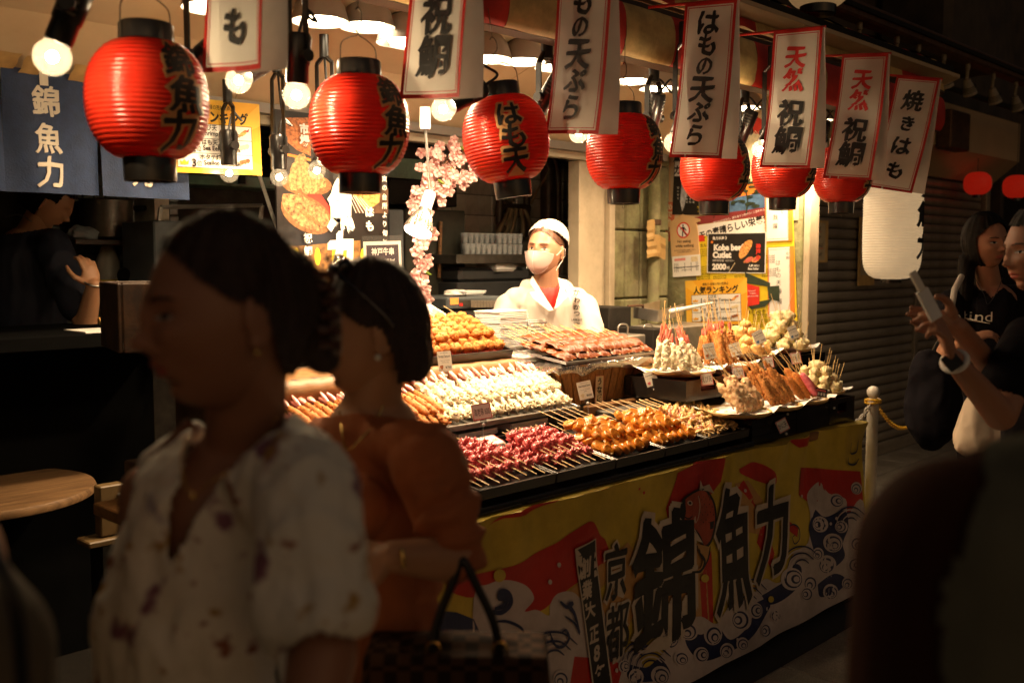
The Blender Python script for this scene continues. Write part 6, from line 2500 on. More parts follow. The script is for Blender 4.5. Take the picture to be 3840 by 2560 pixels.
# pipes and hoses on the tiles
pipes = thing('gas_pipes', 'rusty gas pipes and hoses on the tiled wall above the cups', 'pipes')
YP = 4.5
q = lambda x, y, Y=YP: P(*r5(x, y), Y=Y)
m_hose = mat('beige_hose', (.40, .28, .15), .5, var=.2, dirt=.3)
MB().tube([q(830, 550), q(1040, 550)], .028, 12).obj('manifold', m_pipe, pipes, 50)
for x in (830, 1030):
    MB().tube([q(x, 440), q(x, 760)], .024, 12).obj('pipe', m_pipe, pipes, 50)
for (x0, x1) in ((900, 800), (920, 860), (950, 905), (985, 1000), (1010, 1070)):
    MB().tube(smooth_pts([q(x0, 560, 4.45), q((x0 + x1) / 2 + 10, 650, 4.42), q(x1, 760, 4.42)]), .014, 8).obj('hose', m_hose, pipes, 60)
for (x, y) in ((840, 700), (1010, 730), (905, 480)):
    b = MB().ball(q(x, y, 4.44), .035, 12, 8)
    b.obj('valve', m_pipe, pipes, 50)
tag(MB().tube([q(1190, 60, 4.45), q(1190, 690, 4.45)], .055, 16).obj('riser_pipe', m_pipe, None, 50), 'thick dark brown pipe on the tiles behind the seller', 'pipe')
tag(MB().tube(smooth_pts([q(1215, 100, 4.4), q(1255, 300, 4.4), q(1262, 700, 4.4)]), .022, 10).obj('riser_pipe', m_pipe, None, 50), 'thin brown pipe beside the thick dark pipe behind the seller', 'pipe')
tag(MB().tube(smooth_pts([q(1100, 150, 4.3), q(1195, 260, 4.3), q(1120, 400, 4.3), q(1060, 520, 4.3)]), .007, 6).obj('cable', m_hose), 'pale cable drooping over the pipes behind the lantern', 'cable')
so = thing('power_socket', 'grey-blue wall socket with black plug behind the cap of the seller', 'socket', q(1345, 715, 4.56))
MB().box((0, 0, 0), (.20, .03, .13), bev=.006).obj('plate', m_fr, so)
MB().box((.03, -.018, .0), (.07, .01, .05), bev=.003).obj('outlet', m_white, so)
MB().box((-.03, -.035, .0), (.06, .04, .045), bev=.01).obj('plug', m_black, so)
MB().tube(smooth_pts([(-.05, -.05, -.01), (-.07, -.06, -.10), (-.05, -.05, -.3), (-.06, -.04, -.6)]), .008, 6).obj('cable', m_black, so)

# ---- left half: pipes of bamboo, pale beam, shelf, box, counter
bl = thing('pipe_screen', 'row of dark horizontal pipes behind the hanging ranking poster', 'pipe screen')
for i in range(11):
    zq = P(980, 430 + i * 23, Y=3.75).z
    MB().tube([(P(690, 500, Y=3.75).x, 3.75, zq), (P(1075, 500, Y=3.75).x, 3.75, zq + .01)], .013, 10).obj('pipe', m_dark, bl, 50)
for u in (1020, 900):
    x = P(u, 500, Y=3.73).x
    MB().span(x - .012, x + .012, 3.715, 3.735, P(u, 690, Y=3.73).z, P(u, 425, Y=3.73).z).obj('upright', m_black, bl)
tag(bx(MB(), 700, 1060, 655, 700, 4.0, .2, .004).obj('green_beam', m_green), 'pale green beam under the dark pipes', 'beam')
tag(MB().tube(smooth_pts([P(972, 655, Y=3.6), P(1000, 740, Y=3.6), P(1030, 830, Y=3.6), P(1060, 900, Y=3.6)]), .008, 8).obj('white_cable', m_white), 'white cable hanging left of the black fish poster', 'cable')
c6 = lambda x, y: (x / 2.09, 650 + y / 2.09)
pillar = bx(MB(), 586, 640, 740, 1250, 4.3, .2).obj('pale_pillar', m_tile)
tag(pillar, 'narrow pale tiled pillar below the blue curtains', 'pillar')
rck = thing('steel_rack', 'thin steel frame rack behind the head of the nearest woman', 'rack')
for (a, b) in (((1262, 265), (2055, 252)), ((1262, 265), (1250, 372)), ((2055, 252), (2042, 358))):
    MB().tube([P(*c6(*a), Y=3.9), P(*c6(*b), Y=3.9)], .010, 6).obj('bar', m_steel, rck)
bx(MB(), c6(1212, 0)[0], c6(1700, 0)[0], c6(0, 375)[1], c6(0, 900)[1], 3.92, .3, .006).obj('panel', m_fr, rck)
sf = thing('wall_shelf', 'dark wooden shelf with bracket on the tiled wall at left', 'shelf')
a, b = c6(590, 520), c6(1180, 560)
bx(MB(), a[0], b[0], a[1], b[1], 4.25, .34, .003).obj('board', m_darkwood, sf)
MB().tube([P(*c6(860, 560), Y=4.5), P(*c6(870, 1000), Y=4.5)], .012, 6).obj('bracket', m_dark, sf)
pt = thing('steel_pot', 'dented steel pot on the dark shelf at left', 'pot', P(*c6(840, 516), Y=4.4))
MB().lathe([(0, 0), (.10, 0), (.112, .01), (.112, .17), (.118, .175), (.105, .175), (.1, .02)], 28).obj('body', m_steel_d, pt, 40)
MB().tube([(.112, 0, .14), (.26, -.03, .15)], .012, 8).obj('handle', m_black, pt)
pn = thing('dark_pan', 'dark pan stack beside the steel pot on the shelf', 'pan', P(*c6(1080, 516), Y=4.4))
MB().lathe([(0, 0), (.12, 0), (.14, .06), (.135, .062), (.11, .008)], 28).obj('body', m_black, pn, 40)
MB().tube([(-.03, -.13, .02), (-.03, -.13, .07)], .008, 6).obj('handle', m_steel, pn)
o = link('cloth', remesh(lump(.07, .05, .035, .5, 2.2, 9, 18, 10, (0, 0, .02)), .006, 2), mat('grey_cloth', (.25, .28, .30), .8), None, 60)
o.location = P(*c6(655, 516), Y=4.35)
tag(o, 'crumpled pale cloth at the left end of the dark shelf', 'cloth')
bt = thing('spray_bottle', 'pale bottle with yellow base against the tiles, below the shelf', 'bottle', P(*c6(855, 1005), Y=4.45))
MB().lathe([(0, 0), (.05, 0), (.052, .02), (.052, .18), (.03, .24), (.02, .26), (.02, .30), (0, .30)], 20).obj('body', mat('dim_white_plastic', (.4, .38, .32), .4), bt, 40)
MB().lathe([(.053, .01), (.0535, .10)], 20).obj('label', m_py, bt)
mt = thing('gas_regulator', 'black pressure regulator with coiled hose on the counter behind the box', 'regulator', P(*c6(1030, 890), Y=4.2))
MB().lathe([(0, -.04), (.04, -.04), (.045, 0), (.04, .05), (0, .05)], 20, (0, 0, .05), (.3, -1, .2)).obj('gauge', m_black, mt, 40)
MB().tube(smooth_pts([(.03, 0, .06), (.12, 0, .09), (.17, 0, 0), (.10, 0, -.08), (-.02, 0, -.03)]), .016, 8).obj('hose', m_black, mt, 60)
# counter at the left with a wooden box
lc = thing('service_counter', 'dark service counter at the left behind the women', 'counter')
zc = P(400, 1245, Y=3.5).z
MB().span(-1.6, 1.95, 3.45, 4.1, zc - .05, zc, .004).obj('counter_top', mat('darkened_board', (.004, .004, .004), .95, spec=.02), lc)  # darkness put into the colour: near-black despite the lamps nearby
MB().span(-1.55, 1.90, 3.92, 4.05, 0, zc - .051).obj('counter_body', mat('darkened_board', (.004, .004, .004), .95, spec=.02), lc)
tag(MB().span(P(308, 1240, Y=3.5).x, P(450, 1240, Y=3.5).x, 3.47, 3.66, zc + .001, zc + .006).obj('paper_sheet', m_paper), 'white paper lying on the dark counter beside the elbow', 'paper')
tag(MB().tube(smooth_pts([P(372, 1205, Y=3.72), P(395, 1200, Y=3.72), P(428, 1205, Y=3.72)]), .014, 8).obj('sauce_packet', mat('printed_packet', (.6, .12, .03), .5, c2=(.75, .5, .1), var=.3, sc=40)), 'small red and yellow packet on the dark counter', 'packet')
wb = thing('worn_box', 'worn reddish-brown lacquer box with scraped corner, behind the face of the nearest woman', 'box', P(640, 1300, D=3.05), rot(0, 0, -.25))
m_wbx = mat('worn_red_lacquer', (.018, .006, .003), .6, var=.4, sc=14, c2=(.055, .024, .008), bump=.3, dirt=.3)
W_, D_, H_ = .34, .30, .20
for s in (-1, 1):
    MB().box((s * W_ / 2, 0, H_ / 2), (.012, D_, H_), None, 1.0, .003).obj('side', m_wbx, wb)
    MB().box((0, s * D_ / 2, H_ / 2), (W_ - .013, .012, H_), None, 1.0, .003).obj('side', m_wbx, wb)
MB().box((0, 0, .006), (W_ - .02, D_ - .02, .01)).obj('bottom', m_dark, wb)

# ---- cooking gear right of the seller
m_tin = mat('brushed_tin', (.50, .46, .40), .35, m=.8, var=.15, dirt=.2)
fy = thing('oil_tank', 'square steel frying tank with wire handles beside the seller', 'frying tank')
x0, x1 = P(2210, 1290, Y=3.0).x, P(2440, 1290, Y=3.0).x
z1, z0 = P(2320, 1262, Y=3.0).z, P(2320, 1340, Y=3.0).z
MB().span(x0, x1, 3.0, 3.28, z0 - .1, z1, .006).obj('tank', m_tin, fy)
for u in (2345, 2440):
    a = P(u - 27, 1258, Y=3.05)
    MB().tube(smooth_pts([a, a + Vector((.0, 0, .045)), a + Vector((.035, 0, .055)), a + Vector((.075, 0, .045)), a + Vector((.075, 0, 0))], 4), .004, 8).obj('handle', m_steel, fy, 60)
bxm = thing('electric_box', 'beige and black electric fryer with white label behind the front plates', 'fryer')
x0, x1 = P(2450, 1260, Y=2.95).x, P(2700, 1260, Y=2.95).x
z1, z0 = P(2560, 1225, Y=2.95).z, P(2560, 1345, Y=2.95).z
MB().span(x0, x0 + .13, 2.95, 3.2, z0, z1, .005).obj('side_panel', m_dark, bxm)
MB().span(x0 + .131, x1, 2.95, 3.2, z0, z1, .005).obj('body', m_tin, bxm)
MB().span(x0 + .20, x0 + .28, 2.944, 2.949, z1 - .14, z1 - .05).obj('label', m_cardp, bxm)
MB().span(x0 - .03, x0 + .16, 3.21, 3.45, z0, z1 + .10, .005).obj('rear_panel', m_dark, bxm)
MB().tube([(x0 + .17, 3.24, z1 + .02), (x0 + .17, 3.24, z1 + .10), (x0 + .30, 3.24, z1 + .10), (x0 + .30, 3.24, z1 + .02)], .008, 6).obj('frame', m_rust, bxm)
sc_ = thing('steel_scoop', 'steel chute tray with white cloth lying on the fryer', 'scoop', P(2470, 1185, Y=3.2), rot(.1, -.12, 0))
mb = MB().box((0, 0, 0), (.24, .16, .004)).box((0, -.08, .03), (.24, .003, .06)).box((0, .08, .03), (.24, .003, .06)).box((-.12, 0, .03), (.003, .16, .06))
mb.obj('chute', m_steel, sc_)
o = link('towel', remesh(MB().capsule((.02, -.05, .02), .014, (.34, -.10, .055), .006, 12, 4), .004, 2), m_paper, None, 60)
o.matrix_world = M4(P(2478, 1180, Y=3.12))
tag(o, 'white rolled towel lying over the steel chute', 'towel')
pb = thing('plastic_bag', 'stack of clear plastic cups at the corner of the front crates', 'cup stack', P(2790, 1650, Y=2.08))
for k in range(9):
    MB().lathe([(.030, 0), (.034, .004), (.036, .006)], 22, (0, 0, -.035 + k * .007)).obj('cup', m_cup, pb, 50)

# ------------------------------------------------------------------ cherry blossom garland
m_pet = mat('pink_petal', (.80, .42, .40), .6, var=.12, sc=40, trans=.35, c2=(.90, .62, .58))
m_cen = mat('flower_centre', (.62, .12, .14), .5)
m_twig = mat('brown_twig', (.12, .05, .025), .7, var=.3)
m_leaf = mat('young_leaf', (.22, .34, .05), .5, trans=.3)
br = thing('cherry_blossom_garland', 'artificial pink cherry blossom garland hanging in an arch beside the silver spotlight', 'garland')
YG = 3.30
main = [r5(620, 130), r5(500, 175), r5(400, 250), r5(330, 420), r5(250, 500), r5(215, 620), r5(265, 760), r5(250, 900), r5(235, 1040), r5(235, 1220)]
pts = smooth_pts([P(u, v, Y=YG) + Vector((0, U(-.02, .02), 0)) for u, v in main], 8)
MB().tube(pts, .0035, 6).obj('branch', m_twig, br)
MB().tube([p + Vector((.012 * math.sin(i * .5), .01, .008 * math.cos(i * .7))) for i, p in enumerate(pts)], .0025, 6).obj('branch', m_twig, br)


def blossom():
    mb = MB()
    for k in range(5):
        a = 2 * PI * k / 5
        R = rot(0, 0, a)
        g = MB().grid(3, 4, lambda s, t: ((s - .5) * .022 * math.sin(PI * (.12 + .86 * t)) ** .7, .003 + t * .021 - .004 * (t > .9) * (1 - 2 * abs(s - .5)), .002 + .009 * t * t + .003 * math.cos((s - .5) * 4)))
        mb.add([R @ Vector(p) for p in g.v], g.f)
    return mb


bm0 = blossom().obj('blossom', m_pet, br, 60)
ce0 = MB().ball((0, 0, .004), .0035, 6, 4).obj('centre', m_cen, bm0)
clusters = []
for (x, y, n, r) in ((355, 115, 3, .02), (455, 70, 3, .02), (480, 110, 2, .02), (365, 150, 2, .02), (300, 190, 3, .03), (335, 240, 5, .03), (375, 275, 5, .035), (440, 220, 4, .03), (490, 200, 4, .03), (530, 200, 2, .02), (570, 210, 4, .03), (590, 290, 4, .025),
                     (550, 345, 4, .028), (400, 400, 5, .035), (345, 350, 4, .03), (430, 340, 3, .03), (485, 400, 2, .02), (380, 470, 4, .03), (270, 250, 3, .025), (270, 370, 3, .02), (280, 400, 2, .02), (240, 450, 3, .03), (210, 480, 3, .025), (250, 500, 3, .02), (205, 560, 4, .03),
                     (230, 600, 3, .02), (325, 620, 3, .02), (325, 730, 4, .03), (220, 770, 4, .03), (270, 800, 3, .02), (240, 840, 3, .03), (255, 920, 5, .035), (230, 960, 3, .025), (225, 1030, 5, .035), (185, 1050, 3, .02), (160, 1150, 4, .03), (240, 1130, 3, .025), (270, 1180, 4, .03), (480, 300, 3, .025)):
    for k in range(n):
        c = P(*r5(x, y), Y=YG) + Vector((U(-r, r), U(-.03, .02), U(-r, r)))
        d = Vector((U(-.7, .3) - .3, -1, U(-.6, .5)))
        clusters.append((c, to_dir(d, U(0, 6)), U(.85, 1.2)))
for i, (c, R, s) in enumerate(clusters):
    if i == 0:
        o = bm0
    else:
        o = bm0.copy()
        COL.objects.link(o)
        e = ce0.copy()
        COL.objects.link(e)
        e.parent = o
    o.parent = br
    o.matrix_local = M4(c, R) @ Matrix.Scale(s, 4)
tw = MB()
for i, (c, R, s) in enumerate(clusters):
    if i % 2 == 0:
        q_ = min(pts, key=lambda p: (p - c).length)
        tw.tube([q_, q_.lerp(c, .5) + Vector((0, 0, .008)), c], .0011, 4)
o = tw.obj('twigs', m_twig, br)
o['kind'] = 'stuff'
for (x, y) in ((482, 255), (398, 345), (303, 1015), (330, 690), (560, 100)):
    c = P(*r5(x, y), Y=YG - .02)
    g = MB().grid(3, 5, lambda s, t: (c.x + (t - .5) * .038, c.y - .006 * math.cos((s - .5) * 4), c.z + (s - .5) * .018 * math.sin(PI * (.05 + .9 * t)) - t * .014))
    g.obj('leaf', m_leaf, br)

# ------------------------------------------------------------------ round table and stand at the left
c = P(-80, 1835, Z=.75)
tbx = thing('round_table', 'round wooden table at the left edge', 'table', (c.x, c.y, 0))
m_tt = mat('pale_oak_top', (.10, .05, .02), .5, var=.3, sc=5, stretch=(1, 14, 1), bump=.1, c2=(.17, .095, .04))
MB().lathe([(0, .715), (.365, .715), (.378, .72), (.382, .735), (.376, .748), (.36, .75), (0, .75)], 56).obj('tabletop', m_tt, tbx, 40)
MB().lathe([(0, .71), (.04, .71), (.04, .03), (.22, .02), (.23, 0), (0, 0)], 28).obj('pedestal', m_black, tbx, 40)
st = thing('wooden_stand', 'small pale wooden stand with metal fittings in the dark at left', 'stand', (*P(415, 1990, D=3.3).xy, 0))
zb = P(415, 2005, D=3.3).z
m_pw2 = mat('pale_stand_wood', (.13, .08, .03), .5, var=.15)
MB().box((0, 0, zb + .09), (.085, .05, .17), bev=.004).obj('upright', m_pw2, st)
MB().box((-.02, 0, zb - .01), (.15, .10, .022), bev=.004).obj('base', m_pw2, st)
for q in range(3):
    MB().ball((.02, -.027, zb + .03 + q * .055), .006, 8, 6).obj('bolt', m_steel, st)
MB().span(-.05, .05, -.05, .05, 0, zb - .022).obj('pedestal', m_dark, st)
# ------------------------------------------------------------------ people
def skin_mat(name, c):
    return mat(name, c, .48, var=.07, sc=9, sub=.12, bump=.08, bs=220)


m_sk1 = skin_mat('light_skin', (.43, .225, .135))
m_sk2 = skin_mat('warm_skin', (.50, .26, .14))
m_hair = mat('black_hair', (.006, .004, .003), .5, var=.5, sc=60, stretch=(1, 1, 8), bump=.6, bs=140, spec=.15)
m_hairb = mat('brown_hair', (.030, .012, .006), .45, var=.6, sc=50, stretch=(1, 1, 8), bump=.6, bs=140)
m_eyew = mat('eye_white', (.50, .45, .41), .4)
m_iris = mat('dark_iris', (.02, .012, .008), .15)
m_lip = mat('lip', (.42, .10, .08), .4)
m_lash = mat('eyebrow', (.02, .012, .008), .7)
m_gld = mat('gold_jewelry', (.80, .52, .18), .25, m=.95)
m_pearl = mat('pearl', (.80, .74, .62), .25)


def head_local(neck=True, ears=True):
    bm = bmesh.new()
    bmesh.ops.create_icosphere(bm, subdivisions=6, radius=1)
    G = lambda y, z, y0, z0, sy, sz: math.exp(-((y - y0) / sy) ** 2 - ((z - z0) / sz) ** 2)
    for v in bm.verts:
        d = v.co
        x, y, z = d.x * .094, d.y * .075, d.z * .116
        if z < 0:
            t = min(1, -z / .116)
            y *= 1 - .30 * t ** 1.6
            if x < 0:
                x *= 1 - .45 * t ** 1.2
            else:
                x *= 1 + .10 * t
        else:
            if x < 0:
                x *= 1 + .05 * (1 - z / .116)
        if d.x > 0:
            k = min(1, d.x * 2.5)
            q = 0
            for s in (-1, 1):
                q += .005 * G(y, z, s * .028, .030, .020, .008)
                q -= .011 * G(y, z, s * .030, .008, .014, .011)
                q += .0050 * G(y, z, s * .030, .006, .010, .007)
                q += .008 * G(y, z, s * .0125, -.029, .0065, .006)
                q += .006 * G(y, z, s * .040, -.016, .018, .016)
                q -= .003 * G(y, z, s * .040, -.055, .012, .018)
            q += .009 * G(y, z, 0, .006, .0075, .020) + .021 * G(y, z, 0, -.024, .0095, .0115)
            q += .0065 * G(y, z, 0, -.050, .018, .0045) + .0065 * G(y, z, 0, -.0615, .015, .0050)
            q -= .0030 * G(y, z, 0, -.0558, .020, .0020)
            q -= .0060 * G(y, z, 0, -.074, .020, .0065)
            q += .010 * G(y, z, 0, -.095, .020, .014)
            x += q * k
        v.co = (x, y, z)
    mb = MB()
    mb.add([v.co.copy() for v in bm.verts], [[w.index for w in f.verts] for f in bm.faces])
    bm.free()
    if ears:
        for s in (-1, 1):
            R = rot(0, .18, s * .30)
            mb.ball((-.012, s * .077, -.006), (.020, .0065, .032), 14, 10, R)
            mb.ball((-.006, s * .079, -.030), (.009, .006, .011), 10, 8)
    return mb


_head_cache = []


def head_mesh():
    if not _head_cache:
        _head_cache.append(remesh(head_local(), .0030, 2))
    return _head_cache[0]


def head_M(c, face, up=(0, 0, 1), tilt=0.):
    x = Vector(face).normalized()
    y = Vector(up).cross(x).normalized()
    z = x.cross(y)
    R = Matrix((x, y, z)).transposed() @ Matrix.Rotation(tilt, 3, 'X')
    return M4(c, R)


def hairline(pts, front=.078):
    """drop what lies below a line in side view; pts: (x, z) from the forehead to the nape"""
    def f(p):
        if p.x > pts[0][0]:
            return p.z < pts[0][1] + (p.x - pts[0][0]) * 2
        for (xa, za), (xb, zb) in zip(pts, pts[1:]):
            if p.x >= xb:
                t = (p.x - xb) / (xa - xb)
                return p.z < zb + (za - zb) * t
        return p.z < pts[-1][1]
    return f


class Person:
    def __init__(s, label, foot, skin=None, name='person'):
        s.o = Vector((foot.x, foot.y, 0))
        s.t = thing(name, label, 'person', s.o)
        s.skin = skin or m_sk2
        s.body = MB()
        s.hm = None

    def l(s, p):
        return Vector(p) - s.o

    def cap(s, a, ra, b, rb, mb=None):
        (mb or s.body).capsule(s.l(a), ra, s.l(b), rb, 18, 6)
        return s

    def ell(s, c, r, R=None, mb=None):
        (mb or s.body).ball(s.l(c), r, 20, 14, R)
        return s

    def head(s, c, face, up=(0, 0, 1), tilt=0., k=1.):
        s.hm = head_M(s.l(c), face, up, tilt) @ Matrix.Scale(k, 4)
        me = head_mesh()
        s.hv = [s.hm @ v.co for v in me.vertices]
        s.hf = [tuple(p.vertices) for p in me.polygons]
        s.bvh = BVHTree.FromPolygons([v.co.copy() for v in me.vertices], s.hf)

    def build_body(s, voxel=.006, smooth=5):
        me = remesh(s.body, voxel, smooth)
        mb = MB()
        mb.add([v.co for v in me.vertices], [tuple(p.vertices) for p in me.polygons])
        if s.hm is not None:
            mb.add(s.hv, s.hf)
        s.bodyo = link('body', mb.mesh('body'), s.skin, s.t, 180)

    def on_face(s, y, z, off=.0006, side=1):
        """head-local point on the face surface"""
        h = s.bvh.ray_cast(Vector((.25, y, z)), Vector((-1, 0, 0)))
        return (h[0] + h[1] * off) if h[0] is not None else Vector((.09, y, z))

    def patch(s, name, ring, m_, off=.0008):
        """small flat feature laid on the face; ring in head-local (y, z)"""
        cy = sum(p[0] for p in ring) / len(ring)
        cz = sum(p[1] for p in ring) / len(ring)
        vs, fs = [s.hm @ s.on_face(cy, cz, off)], []
        n = len(ring)
        for q in (.5, 1.):
            for (y, z) in ring:
                vs.append(s.hm @ s.on_face(cy + (y - cy) * q, cz + (z - cz) * q, off * (1 if q < 1 else .3)))
        for i in range(n):
            j = (i + 1) % n
            fs.append((0, 1 + i, 1 + j))
            fs.append((1 + i, 1 + n + i, 1 + n + j, 1 + j))
        return MB().add(vs, fs).obj(name, m_, s.t, 80)

    def face(s, eyes=True, mouth=True, brow=m_lash, look=0., squint=1.):
        for sd in (-1, 1):
            ey, ez = sd * .030, .006
            E = lambda k, n=14, dy=0, dz=0, w=.0135, h=.0052: [(ey + dy + w * k * math.cos(a), ez + dz + h * squint * k * math.sin(a) * (1 - .15 * math.cos(a) * sd)) for a in [i * 2 * PI / n for i in range(n)]]
            if eyes:
                s.patch('eye', E(1.), m_eyew, .0010)
                s.patch('iris', E(1., 12, look, .0003, .0062, .0058), m_iris, .0018)
                s.patch('eyelash', [(ey - .0145, ez), (ey - .009, ez + .0050 * squint), (ey, ez + .0068 * squint), (ey + .009, ez + .0050 * squint), (ey + .0145, ez), (ey + .008, ez + .0035 * squint), (ey, ez + .0048 * squint), (ey - .008, ez + .0035 * squint)], m_lash, .0022)
            s.patch('eyebrow', [(sd * .012, .0265), (sd * .026, .0315), (sd * .040, .0300), (sd * .048, .0245), (sd * .038, .0270), (sd * .025, .0275), (sd * .013, .0235)], brow, .0014)
        if mouth:
            s.patch('upper_lip', [(-.022, -.0545), (-.011, -.0500), (-.004, -.0472), (0, -.0482), (.004, -.0472), (.011, -.0500), (.022, -.0545), (.010, -.0556), (0, -.0560), (-.010, -.0556)], m_lip, .0012)
            s.patch('lower_lip', [(-.021, -.0550), (-.010, -.0566), (0, -.0570), (.010, -.0566), (.021, -.0550), (.013, -.0625), (.005, -.0660), (-.005, -.0660), (-.013, -.0625)], m_lip, .0012)

    def hair(s, r=(.104, .088, .124), c=(-.010, 0, .010), line=None, extra=(), m_=None, voxel=.005, amp=.0035, name='hair'):
        mb = MB()
        mb.ball(c, r, 36, 26)
        for e in extra:
            if len(e) == 2:
                mb.ball(e[0], e[1], 24, 16)
            else:
                mb.capsule(e[0], e[1], e[2], e[3], 18, 6)
        me = remesh(mb, voxel, 3)
        ns = [v.normal.copy() for v in me.vertices]
        for v, nv in zip(me.vertices, ns):
            q = v.co
            n_ = noise.noise(Vector((math.atan2(q.y, q.x + .02) * 9, q.z * 6, 1.7)))
            n2 = noise.noise(Vector((math.atan2(q.y, q.x + .02) * 24, q.z * 11, 4.7)))
            v.co = q + nv * (amp * n_ + amp * .6 * n2)
        line = line or (lambda p: p.x > .030 + .25 * max(0, p.z) and p.z < .072 and abs(p.y) < .080 or (p.z < -.03 and p.x > -.02))
        carve(me, line)
        me.transform(s.hm)
        return link(name, me, m_ or m_hair, s.t, 60)

    def cloth(s, name, mb, m_, voxel=.006, smooth=5, wr=.004, sc=13, drop=None, seed=0., ang=180):
        me = remesh(mb, voxel, smooth)
        if wr:
            wrinkle(me, wr, sc, seed)
        if drop:
            o_ = s.o
            carve(me, lambda c: drop(c + o_))
        return link(name, me, m_, s.t, ang)

    def legs(s, hip, spread=.09, r=.075, m_=None, fwd=(1, 0, 0), skirt=True, name='trousers', knee=None):
        """lower body down to the ground"""
        f = Vector(fwd).normalized()
        sd = Vector((0, 0, 1)).cross(f)
        mb, sh_ = MB(), MB()
        h = Vector(hip)
        for k, q in ((-1, .10), (1, -.14)):
            a = h + sd * spread * k
            kn = a + f * (q * .6 + .03)
            kn.z = hip[2] * .53
            an = h + sd * spread * k * .8 + f * q
            an.z = .09
            s.cap(a, r, kn, r * .72, mb)
            s.cap(kn, r * .72, an, r * .50, mb)
            s.ell(an + f * .06 - Vector((0, 0, .045)), (.05, .05, .045), None, sh_)
            s.cap(an + Vector((0, 0, -.045)) - f * .04, .042, an + f * .14 + Vector((0, 0, -.055)), .034, sh_)
        s.ell(h, (r * 2.0, r * 2.0, r * 1.5), None, mb)
        me = remesh(mb, .014, 4)
        link(name, me, m_ or m_navy, s.t, 180)
        link('shoe', remesh(sh_, .010, 3), m_black, s.t, 180)


def hand(mb, wrist, fd, pn, o, size=1., curl=.6, thumb_side=1, spread=.12, grip=None):
    """five-fingered hand: fd finger direction, pn palm normal (the side the fingers curl to)"""
    f = Vector(fd).normalized()
    n = (Vector(pn) - f * Vector(pn).dot(f)).normalized()
    sd = f.cross(n).normalized() * thumb_side      # towards the thumb
    w = Vector(wrist) - o
    k = size
    pc = w + f * .045 * k
    R = Matrix((sd, n, f)).transposed()
    mb.ball(pc, (.038 * k, .015 * k, .048 * k), 16, 12, R)
    for i, (off, L) in enumerate(((.027, .068), (.009, .076), (-.010, .070), (-.027, .055))):
        b = w + f * (.082 - .004 * abs(i - 1)) * k + sd * off * k
        a0 = curl * (.55 + .12 * i)
        d = (f + sd * spread * (1.3 - i) * .5).normalized()
        r = .0096 * k * (1 - .05 * i)
        p = b
        ang = a0 * .6
        for j, sg in enumerate((.45, .32, .25)):
            q = p + (d * math.cos(ang) + n * math.sin(ang)) * L * sg * k * 1.0
            mb.capsule(p, r * (1 - .10 * j), q, r * (1 - .10 * (j + 1)), 10, 4)
            p = q
            ang += a0
    b = w + f * .022 * k + sd * .030 * k + n * .006 * k
    p1 = b + (sd * .75 + f * .6 + n * .25).normalized() * .040 * k
    p2 = p1 + (sd * .25 + f * .8 + n * .45).normalized() * .032 * k
    p3 = p2 + (sd * -.05 + f * .8 + n * .55).normalized() * .024 * k
    for a, ra, b_, rb in ((b, .014, p1, .0115), (p1, .0110, p2, .0100), (p2, .0098, p3, .0082)):
        mb.capsule(a, ra * k, b_, rb * k, 10, 4)
    return p3


def in_poly(u, v, pts):
    c = False
    j = len(pts) - 1
    for i in range(len(pts)):
        (x1, y1), (x2, y2) = pts[i], pts[j]
        if (y1 > v) != (y2 > v) and u < (x2 - x1) * (v - y1) / (y2 - y1) + x1:
            c = not c
        j = i
    return c


def px_of(p):
    d = Vector(p) - C0
    k = d.dot(CF)
    return 1920 + FOC * d.dot(RT) / k, 1280 - FOC * d.dot(CU) / k


UPV = Vector((0, 0, 1))
m_navy = mat('near_black_cloth', (.008, .007, .009), .95, var=.2, bump=.2, spec=.05)
m_coat = mat('white_lab_coat', (.50, .465, .42), .75, var=.03, sc=7, bump=.15, bs=30, spec=.2)
m_redt = mat('red_tshirt', (.66, .02, .015), .7, var=.06)
m_mask = mat('pale_pink_mask', (.58, .42, .39), .7, var=.03)
m_brtop = mat('rust_ribbed_knit', (.44, .135, .045), .85, var=.12, sc=14, bump=.3, bs=60)
m_tank = mat('grey_green_tank', (.13, .125, .09), .95, var=.08, spec=.05)
m_beigec = mat('dark_beige_cloth', (.15, .115, .07), .8, var=.12, sc=9)

# floral print
m_flor = mat('floral_blouse', (.84, .79, .68), .75, var=.05, sc=6, bump=.2, bs=60)
nt = m_flor.node_tree
b_ = nt.nodes['Principled BSDF']
src = b_.inputs['Base Color'].links[0].from_socket
tc = nt.nodes.new('ShaderNodeTexCoord')
last = src
for sc_, thr, col, off in ((13, .60, (.26, .11, .16), 0.), (16, .62, (.45, .26, .06), 4.), (21, .63, (.33, .12, .07), 9.), (10, .66, (.40, .34, .42), 14.)):
    mp = nt.nodes.new('ShaderNodeMapping')
    mp.inputs['Location'].default_value = (off, off * .7, off * 1.3)
    nt.links.new(tc.outputs['Object'], mp.inputs[0])
    nz = nt.nodes.new('ShaderNodeTexNoise')
    nz.inputs['Scale'].default_value = sc_
    nz.inputs['Detail'].default_value = 3
    nt.links.new(mp.outputs[0], nz.inputs['Vector'])
    rp = nt.nodes.new('ShaderNodeValToRGB')
    rp.color_ramp.elements[0].position = thr
    rp.color_ramp.elements[1].position = thr + .05
    nt.links.new(nz.outputs['Fac'], rp.inputs[0])
    mx = nt.nodes.new('ShaderNodeMixRGB')
    nt.links.new(rp.outputs[0], mx.inputs[0])
    nt.links.new(last, mx.inputs[1])
    mx.inputs[2].default_value = (*col, 1)
    last = mx.outputs[0]
nt.links.new(last, b_.inputs['Base Color'])

